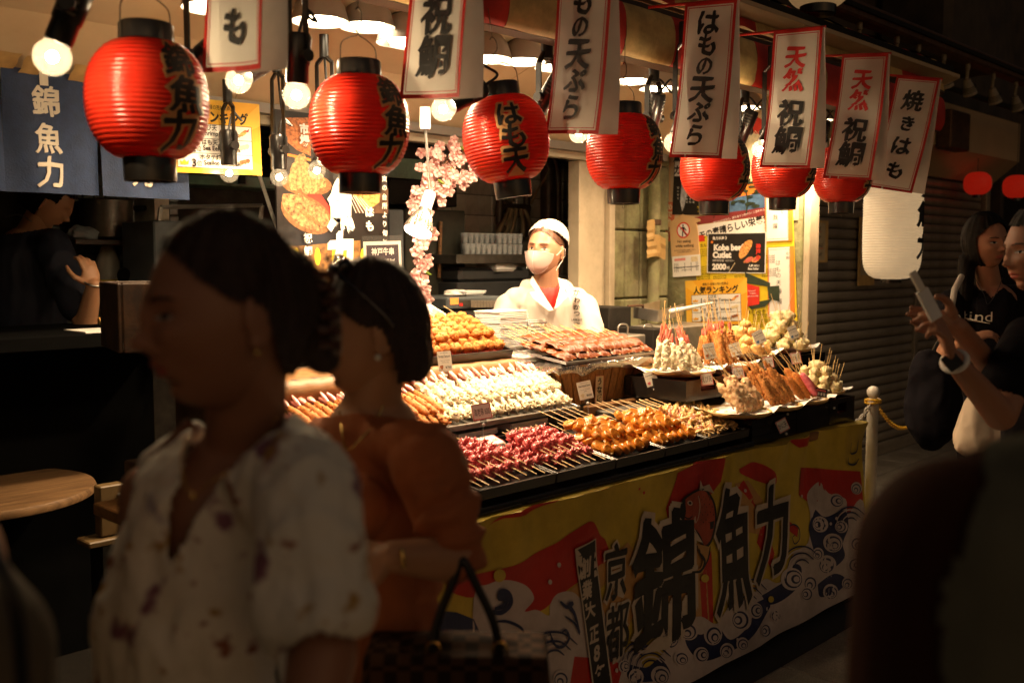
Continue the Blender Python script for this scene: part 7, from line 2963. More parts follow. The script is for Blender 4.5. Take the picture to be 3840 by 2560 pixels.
# ---------------------------------------------------------------- the seller
hc = P(2046, 938, D=4.45)
s = Person('seller in white coat, white cap and pale mask, looking left behind the food', hc, m_sk1)
fdir = -FW * .88 - RT * .44
s.head(hc, fdir, UPV + RT * .06, 0)
s.cap(hc + Vector((0, 0, -.06)) - fdir * .015, .052, P(2045, 1085, D=4.47), .058)
s.ell(P(2050, 1170, D=4.47), (.10, .075, .10))
s.cap(P(2050, 1170, D=4.48), .095, P(2050, 1400, D=4.5), .11)
for sg, uu in ((-1, 1912), (1, 2184)):
    s.cap(P(uu, 1160, D=4.47), .038, P(uu + sg * 25, 1320, D=4.40), .036)
    s.cap(P(uu + sg * 25, 1320, D=4.40), .040, P(uu + sg * -30, 1420, D=4.22), .028)
    hand(s.body, P(uu + sg * -30, 1420, D=4.22), (-FW * .7 - RT * sg * .5), -UPV, s.o, .95, .5, -sg)
s.build_body()
s.face(mouth=False, brow=mat('brown_eyebrow', (.07, .03, .015), .7), look=.0015, squint=1.0)
# mask
me = MB()
def maskf(a, b):
    e = 2 * a - 1
    th = e * (1.18 - .42 * b ** 2)
    z = -.004 - b * .104 + .034 * e * e * b ** 1.5 - .012 * e * e * (1 - b)
    y = math.sin(th) * (.077 - .012 * b)
    x = .032 + math.cos(th) * (.084 - .014 * b ** 2) + .016 * math.exp(-(e * 2.6) ** 2) * math.sin(PI * min(1, b * .9 + .12)) - .018 * max(0, b - .78) / .22
    return s.hm @ Vector((x, y, z))
me.grid(24, 14, maskf)
mo = me.obj('face_mask', m_mask, s.t, 60)
for b0 in (.0, .97):
    MB().tube([maskf(a / 16, b0) + (s.hm.to_3x3() @ Vector((.0006, 0, 0))) for a in range(17)], .0009, 5).obj('mask_edge', m_white, s.t)
MB().tube([maskf(.5, b / 10) + (s.hm.to_3x3() @ Vector((.0004, 0, 0))) for b in range(11)], .0008, 5).obj('mask_seam', m_white, s.t)
for sd in (-1, 1):
    a, b = s.hm @ Vector((.040, sd * .073, -.020)), s.hm @ Vector((-.012, sd * .084, .012))
    c_ = s.hm @ Vector((.035, sd * .072, -.085))
    MB().tube(smooth_pts([a, b, s.hm @ Vector((-.028, sd * .084, -.01)), s.hm @ Vector((-.012, sd * .082, -.035)), c_], 4), .0012, 5).obj('ear_loop', m_white, s.t)
s.hair((.0965, .0795, .1175), (-.004, 0, .006), hairline(((.066, .076), (.052, .052), (.024, .030), (-.010, .018), (-.022, -.030), (-.05, -.06), (-.2, -.06))), m_=mat('reddish_brown_hair', (.085, .034, .016), .5, var=.4, sc=40, bump=.4, bs=120), amp=.0015)
cp_ = MB()
cp_.ball((-.026, 0, .050), (.096, .091, .088), 30, 20)
me = remesh(cp_, .005, 3)
wrinkle(me, .003, 30, 2.)
carve(me, lambda p: p.z < .062 + .62 * p.x)
me.transform(s.hm)
link('cap', me, m_coat, s.t, 60)
MB().tube([s.hm @ Vector((.018 + .0, math.sin(a) * .083, .060 + .020 * math.cos(a))) for a in []] or [s.hm @ Vector((-.03, 0, .12)), s.hm @ Vector((-.03, 0, .121))], .001, 4).obj('cap_button', m_coat, s.t)
# red shirt and coat
tr_ = MB()
s.cap(P(2050, 1120, D=4.44), .095, P(2050, 1400, D=4.46), .125, tr_)
s.cap(P(2020, 1110, D=4.46), .045, P(2085, 1110, D=4.46), .045, tr_)
s.cloth('red_tshirt', tr_, m_redt, .006, 5, .002, drop=lambda c: in_poly(*px_of(c), [(1900, 900), (2180, 900), (2088, 1078), (2040, 1080), (2022, 1075), (2030, 1400), (1900, 1400)]))
co = MB()
s.cap(P(2050, 1160, D=4.45), .118, P(2050, 1420, D=4.48), .150, co)
s.cap(P(1938, 1124, D=4.47), .054, P(2160, 1124, D=4.47), .054, co)
s.cap(P(1985, 1085, D=4.49), .045, P(2110, 1085, D=4.49), .045, co)
for sg, uu in ((-1, 1906), (1, 2190)):
    s.cap(P(uu, 1150, D=4.47), .058, P(uu + sg * 48, 1340, D=4.38), .064, co)
VN = [(1990, 900), (2120, 900), (2096, 1050), (2100, 1075), (2083, 1143), (2075, 1160), (2050, 1125), (2022, 1075), (1992, 1040)]
s.cloth('white_coat', co, m_coat, .006, 5, .006, 9, drop=lambda c: in_poly(*px_of(c), VN) and (c - C0).dot(FW) < 4.53, seed=3.)
# lapels
for sg, pts in ((-1, [(1997, 1035), (2022, 1078), (2076, 1162), (2058, 1165), (2000, 1120), (1985, 1095), (2008, 1090), (1985, 1060)]), (1, [(2092, 1040), (2100, 1078), (2080, 1158), (2092, 1150), (2128, 1112), (2118, 1085), (2140, 1080), (2118, 1050)])):
    vs = [P(u, v, D=4.305 - .02 * (v > 1100) + .06 * max(0, 1100 - v) / 60) for u, v in pts]
    n_ = len(vs)
    vs2 = [s.l(v) for v in vs] + [s.l(v) + FW * .006 for v in vs]
    MB().add(vs2, [tuple(range(n_)), tuple(range(n_, 2 * n_))[::-1]] + [(i, (i + 1) % n_, (i + 1) % n_ + n_, i + n_) for i in range(n_)]).obj('lapel', m_coat, s.t, 30)
pr = Print(.0002)
bvc = BVHTree.FromPolygons([v.co.copy() for v in COL.objects['white_coat'].data.vertices], [tuple(p.vertices) for p in COL.objects['white_coat'].data.polygons])
for ch, y, z_ in (('か', .066, .032), ('わ', .032, .028), ('か', .000, .028), ('つ', -.030, .028)):
    pr.text(ch, 0, y, z_, m_ink, bold=.012, nib=.012, br=.4)
pr.text('LARKEST', 0, -.056, .013, m_ink, bold=.02, maxw=.046)
pr.text('CORP', 0, -.072, .010, m_ink, bold=.02)
ctr = P(2175, 1160, D=4.2)


def on_coat(x, y, z):
    p = ctr + RT * x + UPV * y
    o_ = s.l(p - FW * .2)
    h = bvc.ray_cast(o_, FW)
    return (h[0] - FW * (.0025 + z)) if h[0] is not None else s.l(p)


pr.obj('lettering', s.t, on_coat, (.01, .01))
s.legs(P(2050, 1500, D=4.5), m_=m_navy, fwd=-FW)
MB().tube([s.hm @ Vector((-.006, .083, -.040)), s.hm @ Vector((-.006, .084, -.048))], .002, 6).obj('earring', m_gld, s.t)

# ---------------------------------------------------------------- nearest woman, floral blouse
hc = P(846, 1182, D=1.22)
w = Person('nearest woman in floral white V-neck blouse, dark hair clipped up, walking left', P(860, 1800, D=1.26), mat('tan_skin', (.36, .17, .10), .5, var=.07, sc=9, sub=.1))
fd = -RT * .80 - FW * .56 - UPV * .06
w.head(hc, fd, UPV - RT * .04, 0)
nb = P(915, 1700, D=1.30)
w.cap(hc + Vector((0, 0, -.055)) + RT * .025 + FW * .01, .048, nb, .053)
w.cap(nb, .056, P(800, 1930, D=1.275), .085)
w.cap(P(660, 1850, D=1.36), .040, P(1140, 1850, D=1.16), .042)
w.cap(P(800, 1930, D=1.275), .085, P(770, 2400, D=1.28), .095)
w.cap(P(1165, 1890, D=1.14), .038, P(1210, 2450, D=1.09), .038)
w.cap(P(1210, 2450, D=1.08), .040, P(1120, 2950, D=1.02), .030)
hand(w.body, P(1120, 2950, D=1.02), (-UPV - RT * .4), -FW, w.o, .95, .5)
w.cap(P(560, 1850, D=1.38), .042, P(545, 2450, D=1.40), .038)
w.cap(P(545, 2450, D=1.40), .036, P(480, 2850, D=1.36), .028)
hand(w.body, P(480, 2850, D=1.36), (-UPV - RT * .3), RT, w.o, .95, .5)
w.build_body()
w.face(squint=.75)
# hair: cap on the skull, gathered mass behind, clip
w.hair((.100, .083, .122), (-.008, 0, .008), hairline(((.070, .084), (.052, .052), (.020, .022), (-.014, .014), (-.030, -.030), (-.048, -.075), (-.2, -.13))),
       (((-.080, 0, .008), (.050, .054, .075)), ((-.108, .006, .000), .040, (-.118, .01, -.066), .022), ((-.060, 0, -.045), (.036, .05, .035))), m_hairb, amp=.005)
cl_ = MB()
for q in range(6):
    a = -.5 + q * .2
    cl_.tube(smooth_pts([w.hm @ Vector((-.100, .040, .045 - q * .018)), w.hm @ Vector((-.124, .042, .040 - q * .018)), w.hm @ Vector((-.120, .050, .032 - q * .018))], 3), [.006] * 7, 6)
cl_.obj('hair_clip', mat('tortoise_clip', (.08, .03, .015), .25, coat=.5), w.t, 60)
st_ = MB()
rr = random.Random(4)
for q in range(46):
    a = rr.uniform(-1, 1)
    b = rr.uniform(-1, 1)
    p0 = Vector((-.02 + a * .07, b * .07, .115 - .03 * a * a))
    p1 = p0 + Vector((rr.uniform(-.05, .02), rr.uniform(-.02, .02), rr.uniform(.0, .016)))
    st_.tube([w.hm @ p0, w.hm @ ((p0 + p1) / 2 + Vector((0, 0, .006))), w.hm @ p1], .0005, 3)
o = st_.obj('loose_strands', m_hairb, w.t)
o['kind'] = 'stuff'
MB().ball(w.hm @ Vector((-.004, .085, -.042)), .0045, 10, 8).obj('earring', m_gld, w.t, 80)
bl_ = MB()
w.cap(P(800, 1900, D=1.26), .098, P(740, 2330, D=1.26), .122, bl_)
w.cap(P(740, 2330, D=1.26), .118, P(760, 3000, D=1.28), .135, bl_)
w.ell(P(625, 2170, D=1.235), (.048, .050, .060), None, bl_)
w.ell(P(820, 2170, D=1.215), (.058, .056, .080), None, bl_)
w.cap(P(680, 1830, D=1.37), .052, P(1110, 1800, D=1.17), .060, bl_)
w.cap(P(720, 1650, D=1.36), .020, P(640, 1760, D=1.34), .035, bl_)
w.cap(P(1150, 1850, D=1.13), .058, P(1190, 2280, D=1.08), .062, bl_)
w.cap(P(960, 1640, D=1.27), .040, P(1130, 1810, D=1.15), .055, bl_)
w.cap(P(625, 1860, D=1.38), .042, P(612, 2150, D=1.38), .046, bl_)
VW = [(740, 1400), (1100, 1400), (1075, 1590), (1000, 1640), (880, 1740), (760, 1900), (690, 2030), (648, 2110), (628, 2095), (640, 1900), (690, 1700), (725, 1600)]


def dropw(c):
    u, v = px_of(c)
    d_ = (c - C0).dot(FW)
    if in_poly(u, v, VW) and d_ < 1.33:
        return True
    # the near sleeve ends in an open hem
    if u > 1040 and d_ < 1.22 and v > 2345 + (1400 - u) * .22 + 25 * math.sin(u * .02):
        return True
    if v < 1560:
        return True
    return False


w.cloth('floral_blouse', bl_, m_flor, .005, 5, .0095, 10, drop=dropw, seed=1.)
me_ = COL.objects['floral_blouse']
wrinkle(me_.data, .0035, 26, 8.)
sm = me_.modifiers.new('s', 'SOLIDIFY')
sm.thickness = .003
sm.offset = -1
# collar band along the V
band = [(1085, 1600), (1010, 1650), (885, 1750), (765, 1905), (695, 2035), (650, 2115)]
nk = MB()
ch1 = smooth_pts([w.l(P(u, v, D=1.145 + .06 * max(0, (u - 800)) / 300)) for u, v in ((1040, 1560), (930, 1720), (800, 1800), (716, 1850), (680, 1740), (700, 1640))], 5)
nk.tube(ch1, .0012, 5)
nk.obj('necklace', m_gld, w.t)
MB().ball(w.l(P(722, 1858, D=1.14)), .005, 10, 8).obj('pendant', m_gld, w.t, 80)
st2 = MB()
st2.tube([w.l(P(720, 1590, D=1.30)), w.l(P(600, 1720, D=1.27)), w.l(P(560, 1950, D=1.29))], [.012, .013, .012], 8)
st2.obj('bag_strap', mat('brown_leather', (.18, .07, .03), .45), w.t, 60)
w.legs(P(770, 3300, D=1.28), .08, .08, m_navy, -RT)

# ---------------------------------------------------------------- second woman, rust top
hc = P(1386, 1240, D=1.78)
w = Person('woman in rust-brown puff-sleeve top with pearl earring and sunglasses on short dark hair', P(1400, 1900, D=1.8), m_sk2)
fd = -RT * .93 - FW * .26 - UPV * .10
w.head(hc, fd, UPV, 0)
w.cap(hc + Vector((0, 0, -.055)) + RT * .015, .050, P(1385, 1560, D=1.82), .056)
w.cap(P(1400, 1640, D=1.82), .09, P(1400, 2200, D=1.84), .11)
w.cap(P(1660, 1750, D=1.66), .045, P(1705, 2085, D=1.64), .040)
w.cap(P(1708, 2095, D=1.62), .041, P(1470, 2085, D=1.55), .026)
hand(w.body, P(1478, 2083, D=1.55), (-RT * 1 - UPV * .05), -UPV * .5 + FW * .3, w.o, .95, .7)
w.cap(P(1180, 1700, D=1.98), .04, P(1150, 2150, D=1.98), .036)
w.cap(P(1150, 2150, D=1.98), .036, P(1020, 2250, D=1.85), .026)
w.build_body()
w.face(squint=.8)
w.hair((.102, .086, .124), (-.010, 0, .008), hairline(((.066, .080), (.052, .045), (.028, .018), (-.012, .006), (-.026, -.040), (-.034, -.095), (-.2, -.105))),
       (((-.060, .040, -.045), (.036, .034, .058)), ((-.060, -.040, -.045), (.036, .034, .058)), ((-.074, 0, -.045), (.036, .048, .060))), m_hairb, amp=.004)
MB().ball(w.hm @ Vector((.002, .087, -.040)), .0062, 14, 10).obj('pearl_earring', m_pearl, w.t, 80)
gl = MB()
m_sun = mat('sunglass_lens', (.02, .01, .008), .06, coat=1.)
for sd in (-1, 1):
    gl.ball((.040, sd * .036, .120), (.014, .030, .020), 16, 12, rot(0, -1.0, 0))
gl.v = [tuple(w.hm @ Vector(p)) for p in gl.v]
so_ = gl.obj('lens', m_sun, None, 60)
t = thing('sunglasses', 'dark sunglasses pushed up on the short dark hair of the woman in rust', 'sunglasses', w.o)
so_.parent = t
fr_ = MB()
for sd in (-1, 1):
    fr_.tube(smooth_pts([w.hm @ Vector(p) for p in ((.050, sd * .066, .108), (.03, sd * .086, .085), (-.010, sd * .096, .04), (-.03, sd * .096, .01))], 4), .0028, 6)
    for q in range(7):
        a = q * PI / 6
        fr_.ball(w.hm @ Vector((.042 + .012 * math.cos(a), sd * (.036 + .026 * math.cos(a)), .132 + .008 * math.sin(a))), .0030, 8, 6)
fr_.obj('frame', m_sun, t, 60)
for c_ in (so_,):
    pass
tp2 = MB()
w.cap(P(1395, 1660, D=1.82), .100, P(1400, 1880, D=1.80), .122, tp2)
w.cap(P(1400, 1880, D=1.80), .122, P(1400, 2400, D=1.84), .125, tp2)
w.cap(P(1230, 1650, D=1.94), .050, P(1560, 1650, D=1.68), .056, tp2)
w.cap(P(1360, 1565, D=1.83), .055, P(1400, 1620, D=1.82), .085, tp2)
w.ell(P(1330, 1900, D=1.68), (.06, .06, .055), None, tp2)
w.cap(P(1600, 1730, D=1.66), .063, P(1672, 1930, D=1.64), .056, tp2)
w.cap(P(1672, 1930, D=1.64), .056, P(1712, 2070, D=1.63), .048, tp2)
w.cap(P(1200, 1720, D=1.98), .056, P(1160, 2080, D=1.98), .05, tp2)
me = w.cloth('rust_top', tp2, m_brtop, .005, 5, .0035, 11, drop=lambda c: px_of(c)[1] < 1548 + .12 * abs(px_of(c)[0] - 1340), seed=5.)
ns = [v.normal.copy() for v in me.data.vertices]
for v, nv in zip(me.data.vertices, ns):      # ruching on the sleeve
    u, vv = px_of(v.co + w.o)
    if u > 1560 and vv > 1700:
        f = min(1, (vv - 1700) / 120)
        v.co += nv * .0062 * f * math.sin((vv + (u - 1600) * .45) * .052 + 2 * noise.noise(Vector((u * .01, vv * .01, 0))))
ck = MB()
ck.tube(smooth_pts([w.l(P(u, v, D=d)) for u, v, d in ((1435, 1520, 1.735), (1405, 1590, 1.715), (1350, 1650, 1.690), (1300, 1685, 1.695), (1282, 1600, 1.74), (1275, 1540, 1.78))], 6), .0026, 6)
ck.obj('necklace', m_gld, w.t, 60)
MB().tube([w.l(P(1508, 2060, D=1.53)) + Vector((0, 0, 0)), w.l(P(1512, 2090, D=1.52)), w.l(P(1514, 2125, D=1.53))], .004, 6).obj('bracelet', m_gld, w.t, 60)
w.legs(P(1400, 2750, D=1.84), .08, .085, m_navy, -RT)
# handbag
hb = thing('handbag', 'brown checked handbag with black straps and brass rings beside the woman in rust', 'handbag', (*P(1700, 2520, D=1.62).xy, 0))
ho = hb.location
m_chk = mat('checked_canvas', (.05, .022, .012), .8, bump=.1, spec=.1)
nt = m_chk.node_tree
ckn = nt.nodes.new('ShaderNodeTexChecker')
ckn.inputs['Scale'].default_value = 46
ckn.inputs[1].default_value = (.075, .036, .018, 1)
ckn.inputs[2].default_value = (.022, .011, .007, 1)
tc = nt.nodes.new('ShaderNodeTexCoord')
mp = nt.nodes.new('ShaderNodeMapping')
mp.inputs['Rotation'].default_value = (0, 0, -AZ)
nt.links.new(tc.outputs['Object'], mp.inputs[0])
nt.links.new(mp.outputs[0], ckn.inputs['Vector'])
nt.links.new(ckn.outputs[0], nt.nodes['Principled BSDF'].inputs['Base Color'])
bb = P(1715, 2560, D=1.62) - ho
Rb = Matrix((RT, FW, UPV)).transposed()
bg_ = MB()
bg_.box((0, 0, 0), (.30, .13, .20), None, 1.12, .0)
bg_.v = [tuple(Rb @ Vector(p) + bb + Vector((0, 0, -.03))) for p in bg_.v]
bg_.ball(bb + Vector((0, 0, .05)), (.14, .05, .035), 20, 12, Rb)
link('bag_body', remesh(bg_, .007, 10), m_chk, hb, 180)
hd = MB()
for k, (dx) in enumerate((-.015, .02)):
    pts = [P(1620 + dx * 300, 2470, D=1.60 + dx), P(1640, 2330, D=1.60 + dx), P(1700, 2180, D=1.60 + dx), P(1735, 2100, D=1.60 + dx), P(1790, 2200, D=1.60 + dx), P(1850, 2330, D=1.60 + dx), P(1880, 2460, D=1.60 + dx)]
    hd.tube(smooth_pts([p - ho for p in pts], 5), .0075, 8)
hd.obj('strap', m_black, hb, 60)
rgm = MB()
for u in (1625, 1875):
    c_ = P(u, 2440, D=1.58) - ho
    rgm.tube([c_ + RT * .012 * math.cos(a) + UPV * .016 * math.sin(a) for a in [i * PI / 8 for i in range(17)]], .0028, 6, cap=False)
rgm.obj('ring', m_gld, hb, 60)

# ---------------------------------------------------------------- woman in the dark lettered shirt
hc = P(3700, 908, D=4.4)
w = Person('woman with long dark hair in black lettered T-shirt, strap over her shoulder, facing us', P(3705, 1500, D=4.5), mat('tan_skin'))
fd = -FW * .93 + RT * .22 - UPV * .08
w.head(hc, fd, UPV - RT * .10)
w.cap(hc + Vector((0, 0, -.06)) + FW * .02, .048, P(3712, 1080, D=4.45), .052)
w.cap(P(3720, 1150, D=4.46), .11, P(3715, 1400, D=4.5), .12)
w.cap(P(3560, 1150, D=4.45), .045, P(3545, 1330, D=4.42), .038)
w.cap(P(3545, 1330, D=4.42), .036, P(3640, 1270, D=4.22), .026)
hand(w.body, P(3630, 1272, D=4.24), (RT * 1 + UPV * .3), FW * .3 - UPV, w.o, .95, .6)
w.cap(P(3870, 1150, D=4.45), .045, P(3880, 1340, D=4.42), .038)
w.cap(P(3880, 1340, D=4.42), .036, P(3760, 1300, D=4.22), .026)
w.build_body()
w.face(look=.002, squint=.85)
w.hair((.106, .090, .125), (-.012, 0, .010), lambda p: (p.x > .038 and p.z < .088 - 9 * p.y * p.y) or (p.x > .02 and p.z < .03 and p.z > -.3 and p.x > .034),
       (((-.045, .066, -.08), .036, (-.02, .085, -.26), .030), ((-.045, -.066, -.08), .036, (-.03, -.082, -.24), .030), ((-.060, 0, -.06), (.04, .07, .08)), ((-.06, .06, -.25), .032, (-.03, .09, -.42), .020)), m_hair, .006, .004)
ts = MB()
w.cap(P(3718, 1170, D=4.46), .125, P(3715, 1420, D=4.5), .135, ts)
w.cap(P(3600, 1118, D=4.48), .058, P(3840, 1118, D=4.48), .058, ts)
w.cap(P(3567, 1140, D=4.46), .062, P(3548, 1235, D=4.42), .060, ts)
w.cap(P(3868, 1140, D=4.46), .062, P(3880, 1235, D=4.42), .060, ts)
o = w.cloth('black_tshirt', ts, m_navy, .007, 5, .006, 9, drop=lambda c: in_poly(*px_of(c), [(3650, 980), (3790, 980), (3770, 1060), (3718, 1120), (3660, 1050)]) and (c - C0).dot(FW) < 4.5)
bvc2 = BVHTree.FromPolygons([v.co.copy() for v in o.data.vertices], [tuple(p.vertices) for p in o.data.polygons])
pr = Print(.0003)
pr.text('be kind', 0, 0, .062, m_cardc, bold=.0, maxw=.26)
ctr2 = P(3705, 1195, D=4.2)


def on_shirt(x, y, z):
    p = ctr2 + RT * x + UPV * y
    h = bvc2.ray_cast(w.l(p - FW * .2), FW)
    return (h[0] - FW * (.003 + z)) if h[0] is not None else w.l(p)


pr.obj('lettering', w.t, on_shirt, (.02, .02))
MB().tube([w.l(P(3606, 1036, D=4.40)), w.l(P(3580, 1085, D=4.34)), w.l(P(3568, 1150, D=4.34))], .014, 8).obj('bag_strap', m_coat, w.t, 60)
MB().tube(smooth_pts([w.l(P(3655, 1040, D=4.38)), w.l(P(3690, 1105, D=4.33)), w.l(P(3705, 1140, D=4.31)), w.l(P(3740, 1090, D=4.33)), w.l(P(3760, 1040, D=4.38))]), .0015, 5).obj('necklace', m_black, w.t)
w.legs(P(3710, 1560, D=4.5), .085, .08, m_navy, -FW)
# black bag and pale tote by her side
bgx = thing('black_bag', 'large slack black bag hanging below the phone, in front of the shutter', 'bag', (*P(3490, 1500, D=4.25).xy, 0))
mb = MB().ball(P(3500, 1520, D=4.25) - bgx.location, (.11, .11, .20), 24, 18).ball(P(3480, 1420, D=4.25) - bgx.location, (.07, .08, .12), 20, 14)
me = remesh(mb, .009, 4)
wrinkle(me, .012, 9, 3)
link('bag_body', me, m_navy, bgx, 180)
MB().tube(smooth_pts([P(3470, 1380, D=4.25) - bgx.location, P(3520, 1280, D=4.25) - bgx.location, P(3570, 1230, D=4.25) - bgx.location]), .008, 6).obj('strap', m_black, bgx)
tb_ = thing('tote_bag', 'pale cloth tote bag hanging between the two women at right', 'bag', (*P(3700, 1500, D=3.4).xy, 0))
me = remesh(MB().capsule(P(3720, 1380, D=3.4) - tb_.location, .035, P(3680, 1640, D=3.4) - tb_.location, .085, 20, 6), .008, 4)
wrinkle(me, .010, 10, 6)
link('bag_body', me, mat('pale_tote', (.50, .40, .30), .8, var=.08), tb_, 180)

# ---------------------------------------------------------------- woman photographing with a phone
hc = P(3906, 940, D=2.70)
w = Person('woman in profile at the right edge, dark T-shirt, holding up a phone with both hands', P(3900, 1500, D=2.75), mat('tan_skin'))
fd = -RT * .98 - FW * .10 - UPV * .12
w.head(hc, fd, UPV)
w.cap(hc + Vector((0, 0, -.055)) + RT * .02, .050, P(3960, 1180, D=2.75), .056)
w.cap(P(3950, 1320, D=2.76), .11, P(3950, 1700, D=2.8), .12)
el1 = P(3752, 1555, D=2.50)
wr1 = P(3572, 1345, D=2.36)
w.cap(P(3845, 1290, D=2.62), .048, el1, .040)
w.cap(el1, .040, wr1, .024)
hand(w.body, wr1, (P(3520, 1170, D=2.33) - wr1), (-RT * .9 + FW * .35), w.o, .98, 1.05, -1, .02)
el2 = P(3800, 1480, D=2.95)
wr2 = P(3592, 1225, D=2.46)
w.cap(P(3950, 1300, D=2.90), .048, el2, .040)
w.cap(el2, .038, wr2, .024)
hand(w.body, wr2, (-RT * 1 + UPV * .18), (-FW * 1.0), w.o, .92, .42, 1, .04)
w.build_body(.0042, 3)
w.face(squint=.7)
w.hair((.104, .088, .125), (-.014, 0, .012), lambda p: (p.x > .036 and p.z < .075 and abs(p.y) < .07) or (p.x > .01 and p.z < .0) or (p.z < -.09 and p.x > -.02),
       (((-.06, 0, -.06), (.05, .07, .09)),), m_hair)
ts = MB()
w.cap(P(3950, 1330, D=2.76), .125, P(3950, 1800, D=2.8), .135, ts)
w.cap(P(3860, 1270, D=2.64), .060, P(4020, 1260, D=2.88), .060, ts)
w.cap(P(3845, 1300, D=2.62), .064, P(3770, 1440, D=2.55), .062, ts)
w.cloth('dark_tshirt', ts, m_navy, .006, 5, .005, 9, drop=lambda c: (px_of(c)[1] > 1440 + .25 * (px_of(c)[0] - 3670) and px_of(c)[0] < 3800 and (c - C0).dot(FW) < 2.64) or (px_of(c)[1] < 1180))
wt = MB()
d_ = (wr1 - el1).normalized()
x_, y_, _ = frame_of(d_)
pw = w.l(wr1) - d_ * .012
for k in (0,):
    wt.tube([pw + (x_ * math.cos(a) * .029 + y_ * math.sin(a) * .026) for a in [i * PI / 10 for i in range(21)]], .008, 8, cap=False)
wt.obj('watch_band', m_white, w.t, 60)
n_ = (C0 - wr1).normalized()
MB().box(pw + n_ * .030 - RT * .006, (.036, .010, .040), face_R(n_, d_) @ rot(PI / 2, 0, 0), bev=.004).obj('watch_case', m_black, w.t)
w.legs(P(3950, 1900, D=2.8), .085, .08, m_navy, -RT)
ph = thing('smartphone', 'pale phone held upright in the raised hands at right', 'phone', P(3484, 1142, D=2.335), face_R((-.35, -.9, .3), roll=.38))
MB().box((0, 0, 0), (.040, .078, .010), bev=.005).obj('body', m_white, ph)
MB().box((-.004, .062, .004), (.022, .050, .009), rot(0, 0, .02), bev=.004).obj('case_flap', m_cardc, ph)

# ---------------------------------------------------------------- bare shoulder in front, lower right
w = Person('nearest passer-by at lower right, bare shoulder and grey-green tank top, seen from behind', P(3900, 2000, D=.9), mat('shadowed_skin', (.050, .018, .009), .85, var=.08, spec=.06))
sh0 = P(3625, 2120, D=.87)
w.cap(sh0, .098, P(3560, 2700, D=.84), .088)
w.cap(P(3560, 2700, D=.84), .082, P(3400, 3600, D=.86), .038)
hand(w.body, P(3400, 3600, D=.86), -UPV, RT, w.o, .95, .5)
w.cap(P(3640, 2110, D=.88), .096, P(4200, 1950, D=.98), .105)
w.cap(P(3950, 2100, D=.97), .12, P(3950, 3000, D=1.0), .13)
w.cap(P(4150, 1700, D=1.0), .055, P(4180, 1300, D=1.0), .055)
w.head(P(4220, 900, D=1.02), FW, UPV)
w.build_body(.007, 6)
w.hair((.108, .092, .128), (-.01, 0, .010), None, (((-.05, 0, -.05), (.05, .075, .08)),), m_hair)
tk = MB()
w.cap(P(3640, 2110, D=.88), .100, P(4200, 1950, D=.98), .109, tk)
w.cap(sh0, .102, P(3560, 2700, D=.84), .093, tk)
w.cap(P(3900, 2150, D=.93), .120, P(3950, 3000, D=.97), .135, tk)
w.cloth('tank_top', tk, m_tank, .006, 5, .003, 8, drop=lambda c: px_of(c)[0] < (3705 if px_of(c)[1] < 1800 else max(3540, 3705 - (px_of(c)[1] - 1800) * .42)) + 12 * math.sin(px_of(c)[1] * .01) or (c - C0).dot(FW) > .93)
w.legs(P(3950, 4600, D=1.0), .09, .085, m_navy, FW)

# ---------------------------------------------------------------- shoulder at lower left
w = Person('passer-by cut off at the lower left corner, dark beige top with a strap', P(-260, 2300, D=.85), m_sk2)
w.cap(P(-190, 2500, D=.85), .066, P(-150, 3100, D=.86), .05)
hand(w.body, P(-150, 3100, D=.86), -UPV, RT, w.o, .95, .5)
w.cap(P(-500, 2200, D=.90), .12, P(-480, 3100, D=.92), .12)
w.cap(P(-560, 1700, D=.92), .055, P(-560, 1900, D=.92), .06)
w.head(P(-620, 1250, D=.92), FW, UPV)
w.build_body(.007, 6)
w.hair((.108, .092, .128), (-.01, 0, .010), None, (), m_hair)
tk = MB()
w.cap(P(-175, 2470, D=.85), .078, P(-120, 3200, D=.86), .076, tk)
w.cap(P(-560, 2080, D=.90), .10, P(-190, 2440, D=.86), .080, tk)
w.cap(P(-600, 2300, D=.90), .14, P(-480, 3300, D=.92), .15, tk)
w.cloth('beige_top', tk, m_beigec, .006, 5, .007, 9)
MB().tube(smooth_pts([w.l(P(-140, 1900, D=.80)), w.l(P(-20, 2080, D=.775)), w.l(P(60, 2280, D=.77)), w.l(P(90, 2600, D=.775))]), .006, 8).obj('bag_strap', m_black, w.t, 60)
w.legs(P(-450, 4600, D=.95), .09, .085, m_navy, FW)

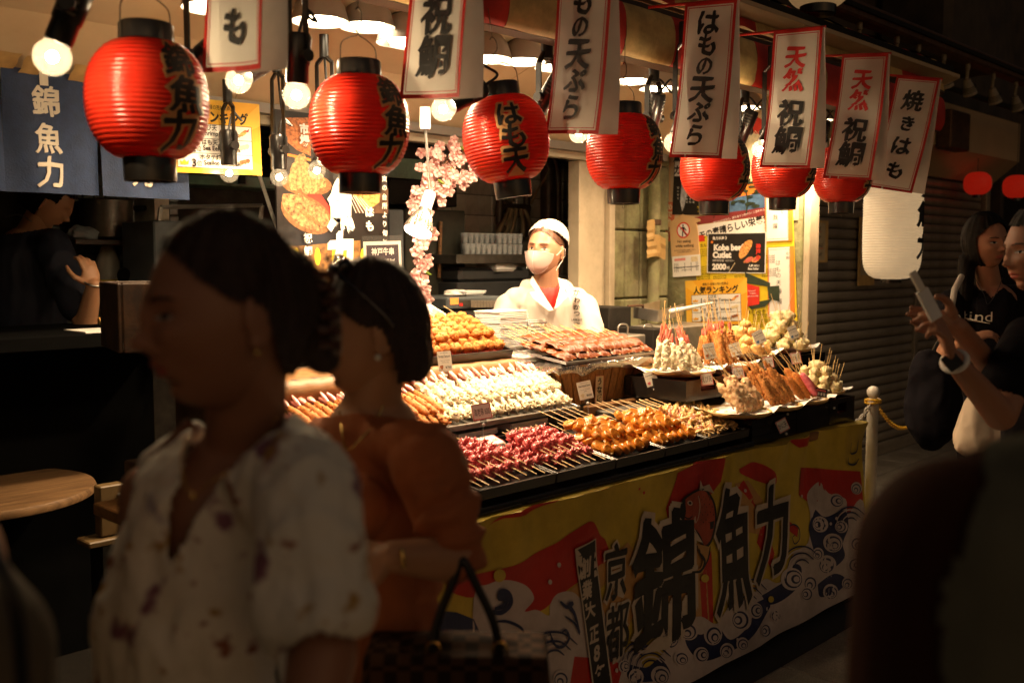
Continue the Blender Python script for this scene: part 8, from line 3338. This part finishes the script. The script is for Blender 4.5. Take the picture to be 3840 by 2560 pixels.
# ---------------------------------------------------------------- cook under the blue curtain
hc = P(182, 752, D=4.2)
w = Person('cook in dark T-shirt bending his head under the blue curtain, bracelet on his wrist', P(150, 1300, D=4.25), m_sk2)
fd = RT * .80 + FW * .25 - UPV * .62
w.head(hc, fd, UPV + RT * .5)
w.cap(hc + Vector((0, 0, -.05)) - RT * .03, .055, P(120, 880, D=4.25), .065)
w.cap(P(110, 960, D=4.25), .13, P(110, 1350, D=4.3), .14)
w.cap(P(210, 960, D=4.12), .055, P(318, 1205, D=4.0), .044)
w.cap(P(322, 1212, D=4.0), .044, P(352, 1068, D=3.92), .028)
hand(w.body, P(350, 1072, D=3.92), (UPV * .8 - RT * .15), (-RT * .6 + FW * .5), w.o, .98, .95, 1)
w.build_body(.005, 4)
w.hair((.106, .090, .126), (-.012, 0, .014), lambda p: (p.x > .045 and p.z < .07) or (p.x > -.0 and p.z < .02) or (p.z < -.07), (((-.07, 0, -.03), (.04, .06, .05)),), m_hair, .005, .005)
ts = MB()
w.cap(P(105, 960, D=4.25), .150, P(105, 1400, D=4.3), .155, ts)
w.cap(P(30, 920, D=4.35), .075, P(200, 925, D=4.14), .070, ts)
w.cap(P(205, 950, D=4.13), .074, P(295, 1140, D=4.02), .070, ts)
w.cap(P(100, 1350, D=4.28), .15, P(100, 2100, D=4.3), .16, ts)
w.cloth('dark_tshirt', ts, mat('navy_tshirt', (.008, .010, .022), .8, var=.2), .008, 5, .008, 8, drop=lambda c: px_of(c)[1] < 868 - .15 * (px_of(c)[0] - 100))
bc = w.l(P(348, 1058, D=3.92))
MB().tube([bc + RT * .036 * math.cos(a) - UPV * .016 * math.cos(a + .6) + FW * .034 * math.sin(a) for a in [i * PI / 10 for i in range(21)]], .004, 6, cap=False).obj('bracelet', m_steel, w.t, 60)
MB().tube(smooth_pts([w.l(P(20, 815, D=4.20)), w.l(P(70, 805, D=4.15)), w.l(P(118, 830, D=4.12))]), .003, 5).obj('necklace', m_steel, w.t)
w.legs(P(110, 1700, D=4.3), .09, .09, m_navy, RT)
# pale wave lines printed on a hanging black apron
ap = thing('wave_print_apron', 'black cloth with fine white wave lines hanging beside the round table', 'cloth', P(290, 1830, D=4.0))
Ra = face_R(-FW)
ap.matrix_world = M4(P(290, 1830, D=4.0), Ra) @ Matrix.Scale(1.18, 4)
MB().grid(10, 10, lambda a, b: ((a - .5) * .16, (b - .5) * .44, .006 * math.sin(a * 9))).obj('cloth', m_navy, ap, 60)
pr = Print(.0004)
rr = random.Random(2)
for k in range(7):
    y0 = .20 - k * .062
    pts = [(-.07 + i * .016, y0 + .05 * (i / 9) + .010 * math.sin(i * 1.3 + k * 2)) for i in range(10)]
    pr.stroke([(p.x, p.y) for p in smooth_pts([(x, y, 0) for x, y in pts], 3)], .0014, mat('wave_line', (.22, .19, .15), .6))
pr.obj('print', ap, lambda x, y, z: Vector((x, y, .008 + .006 * math.sin((x / .16 + .5) * 9) + z)), (.01, 0))
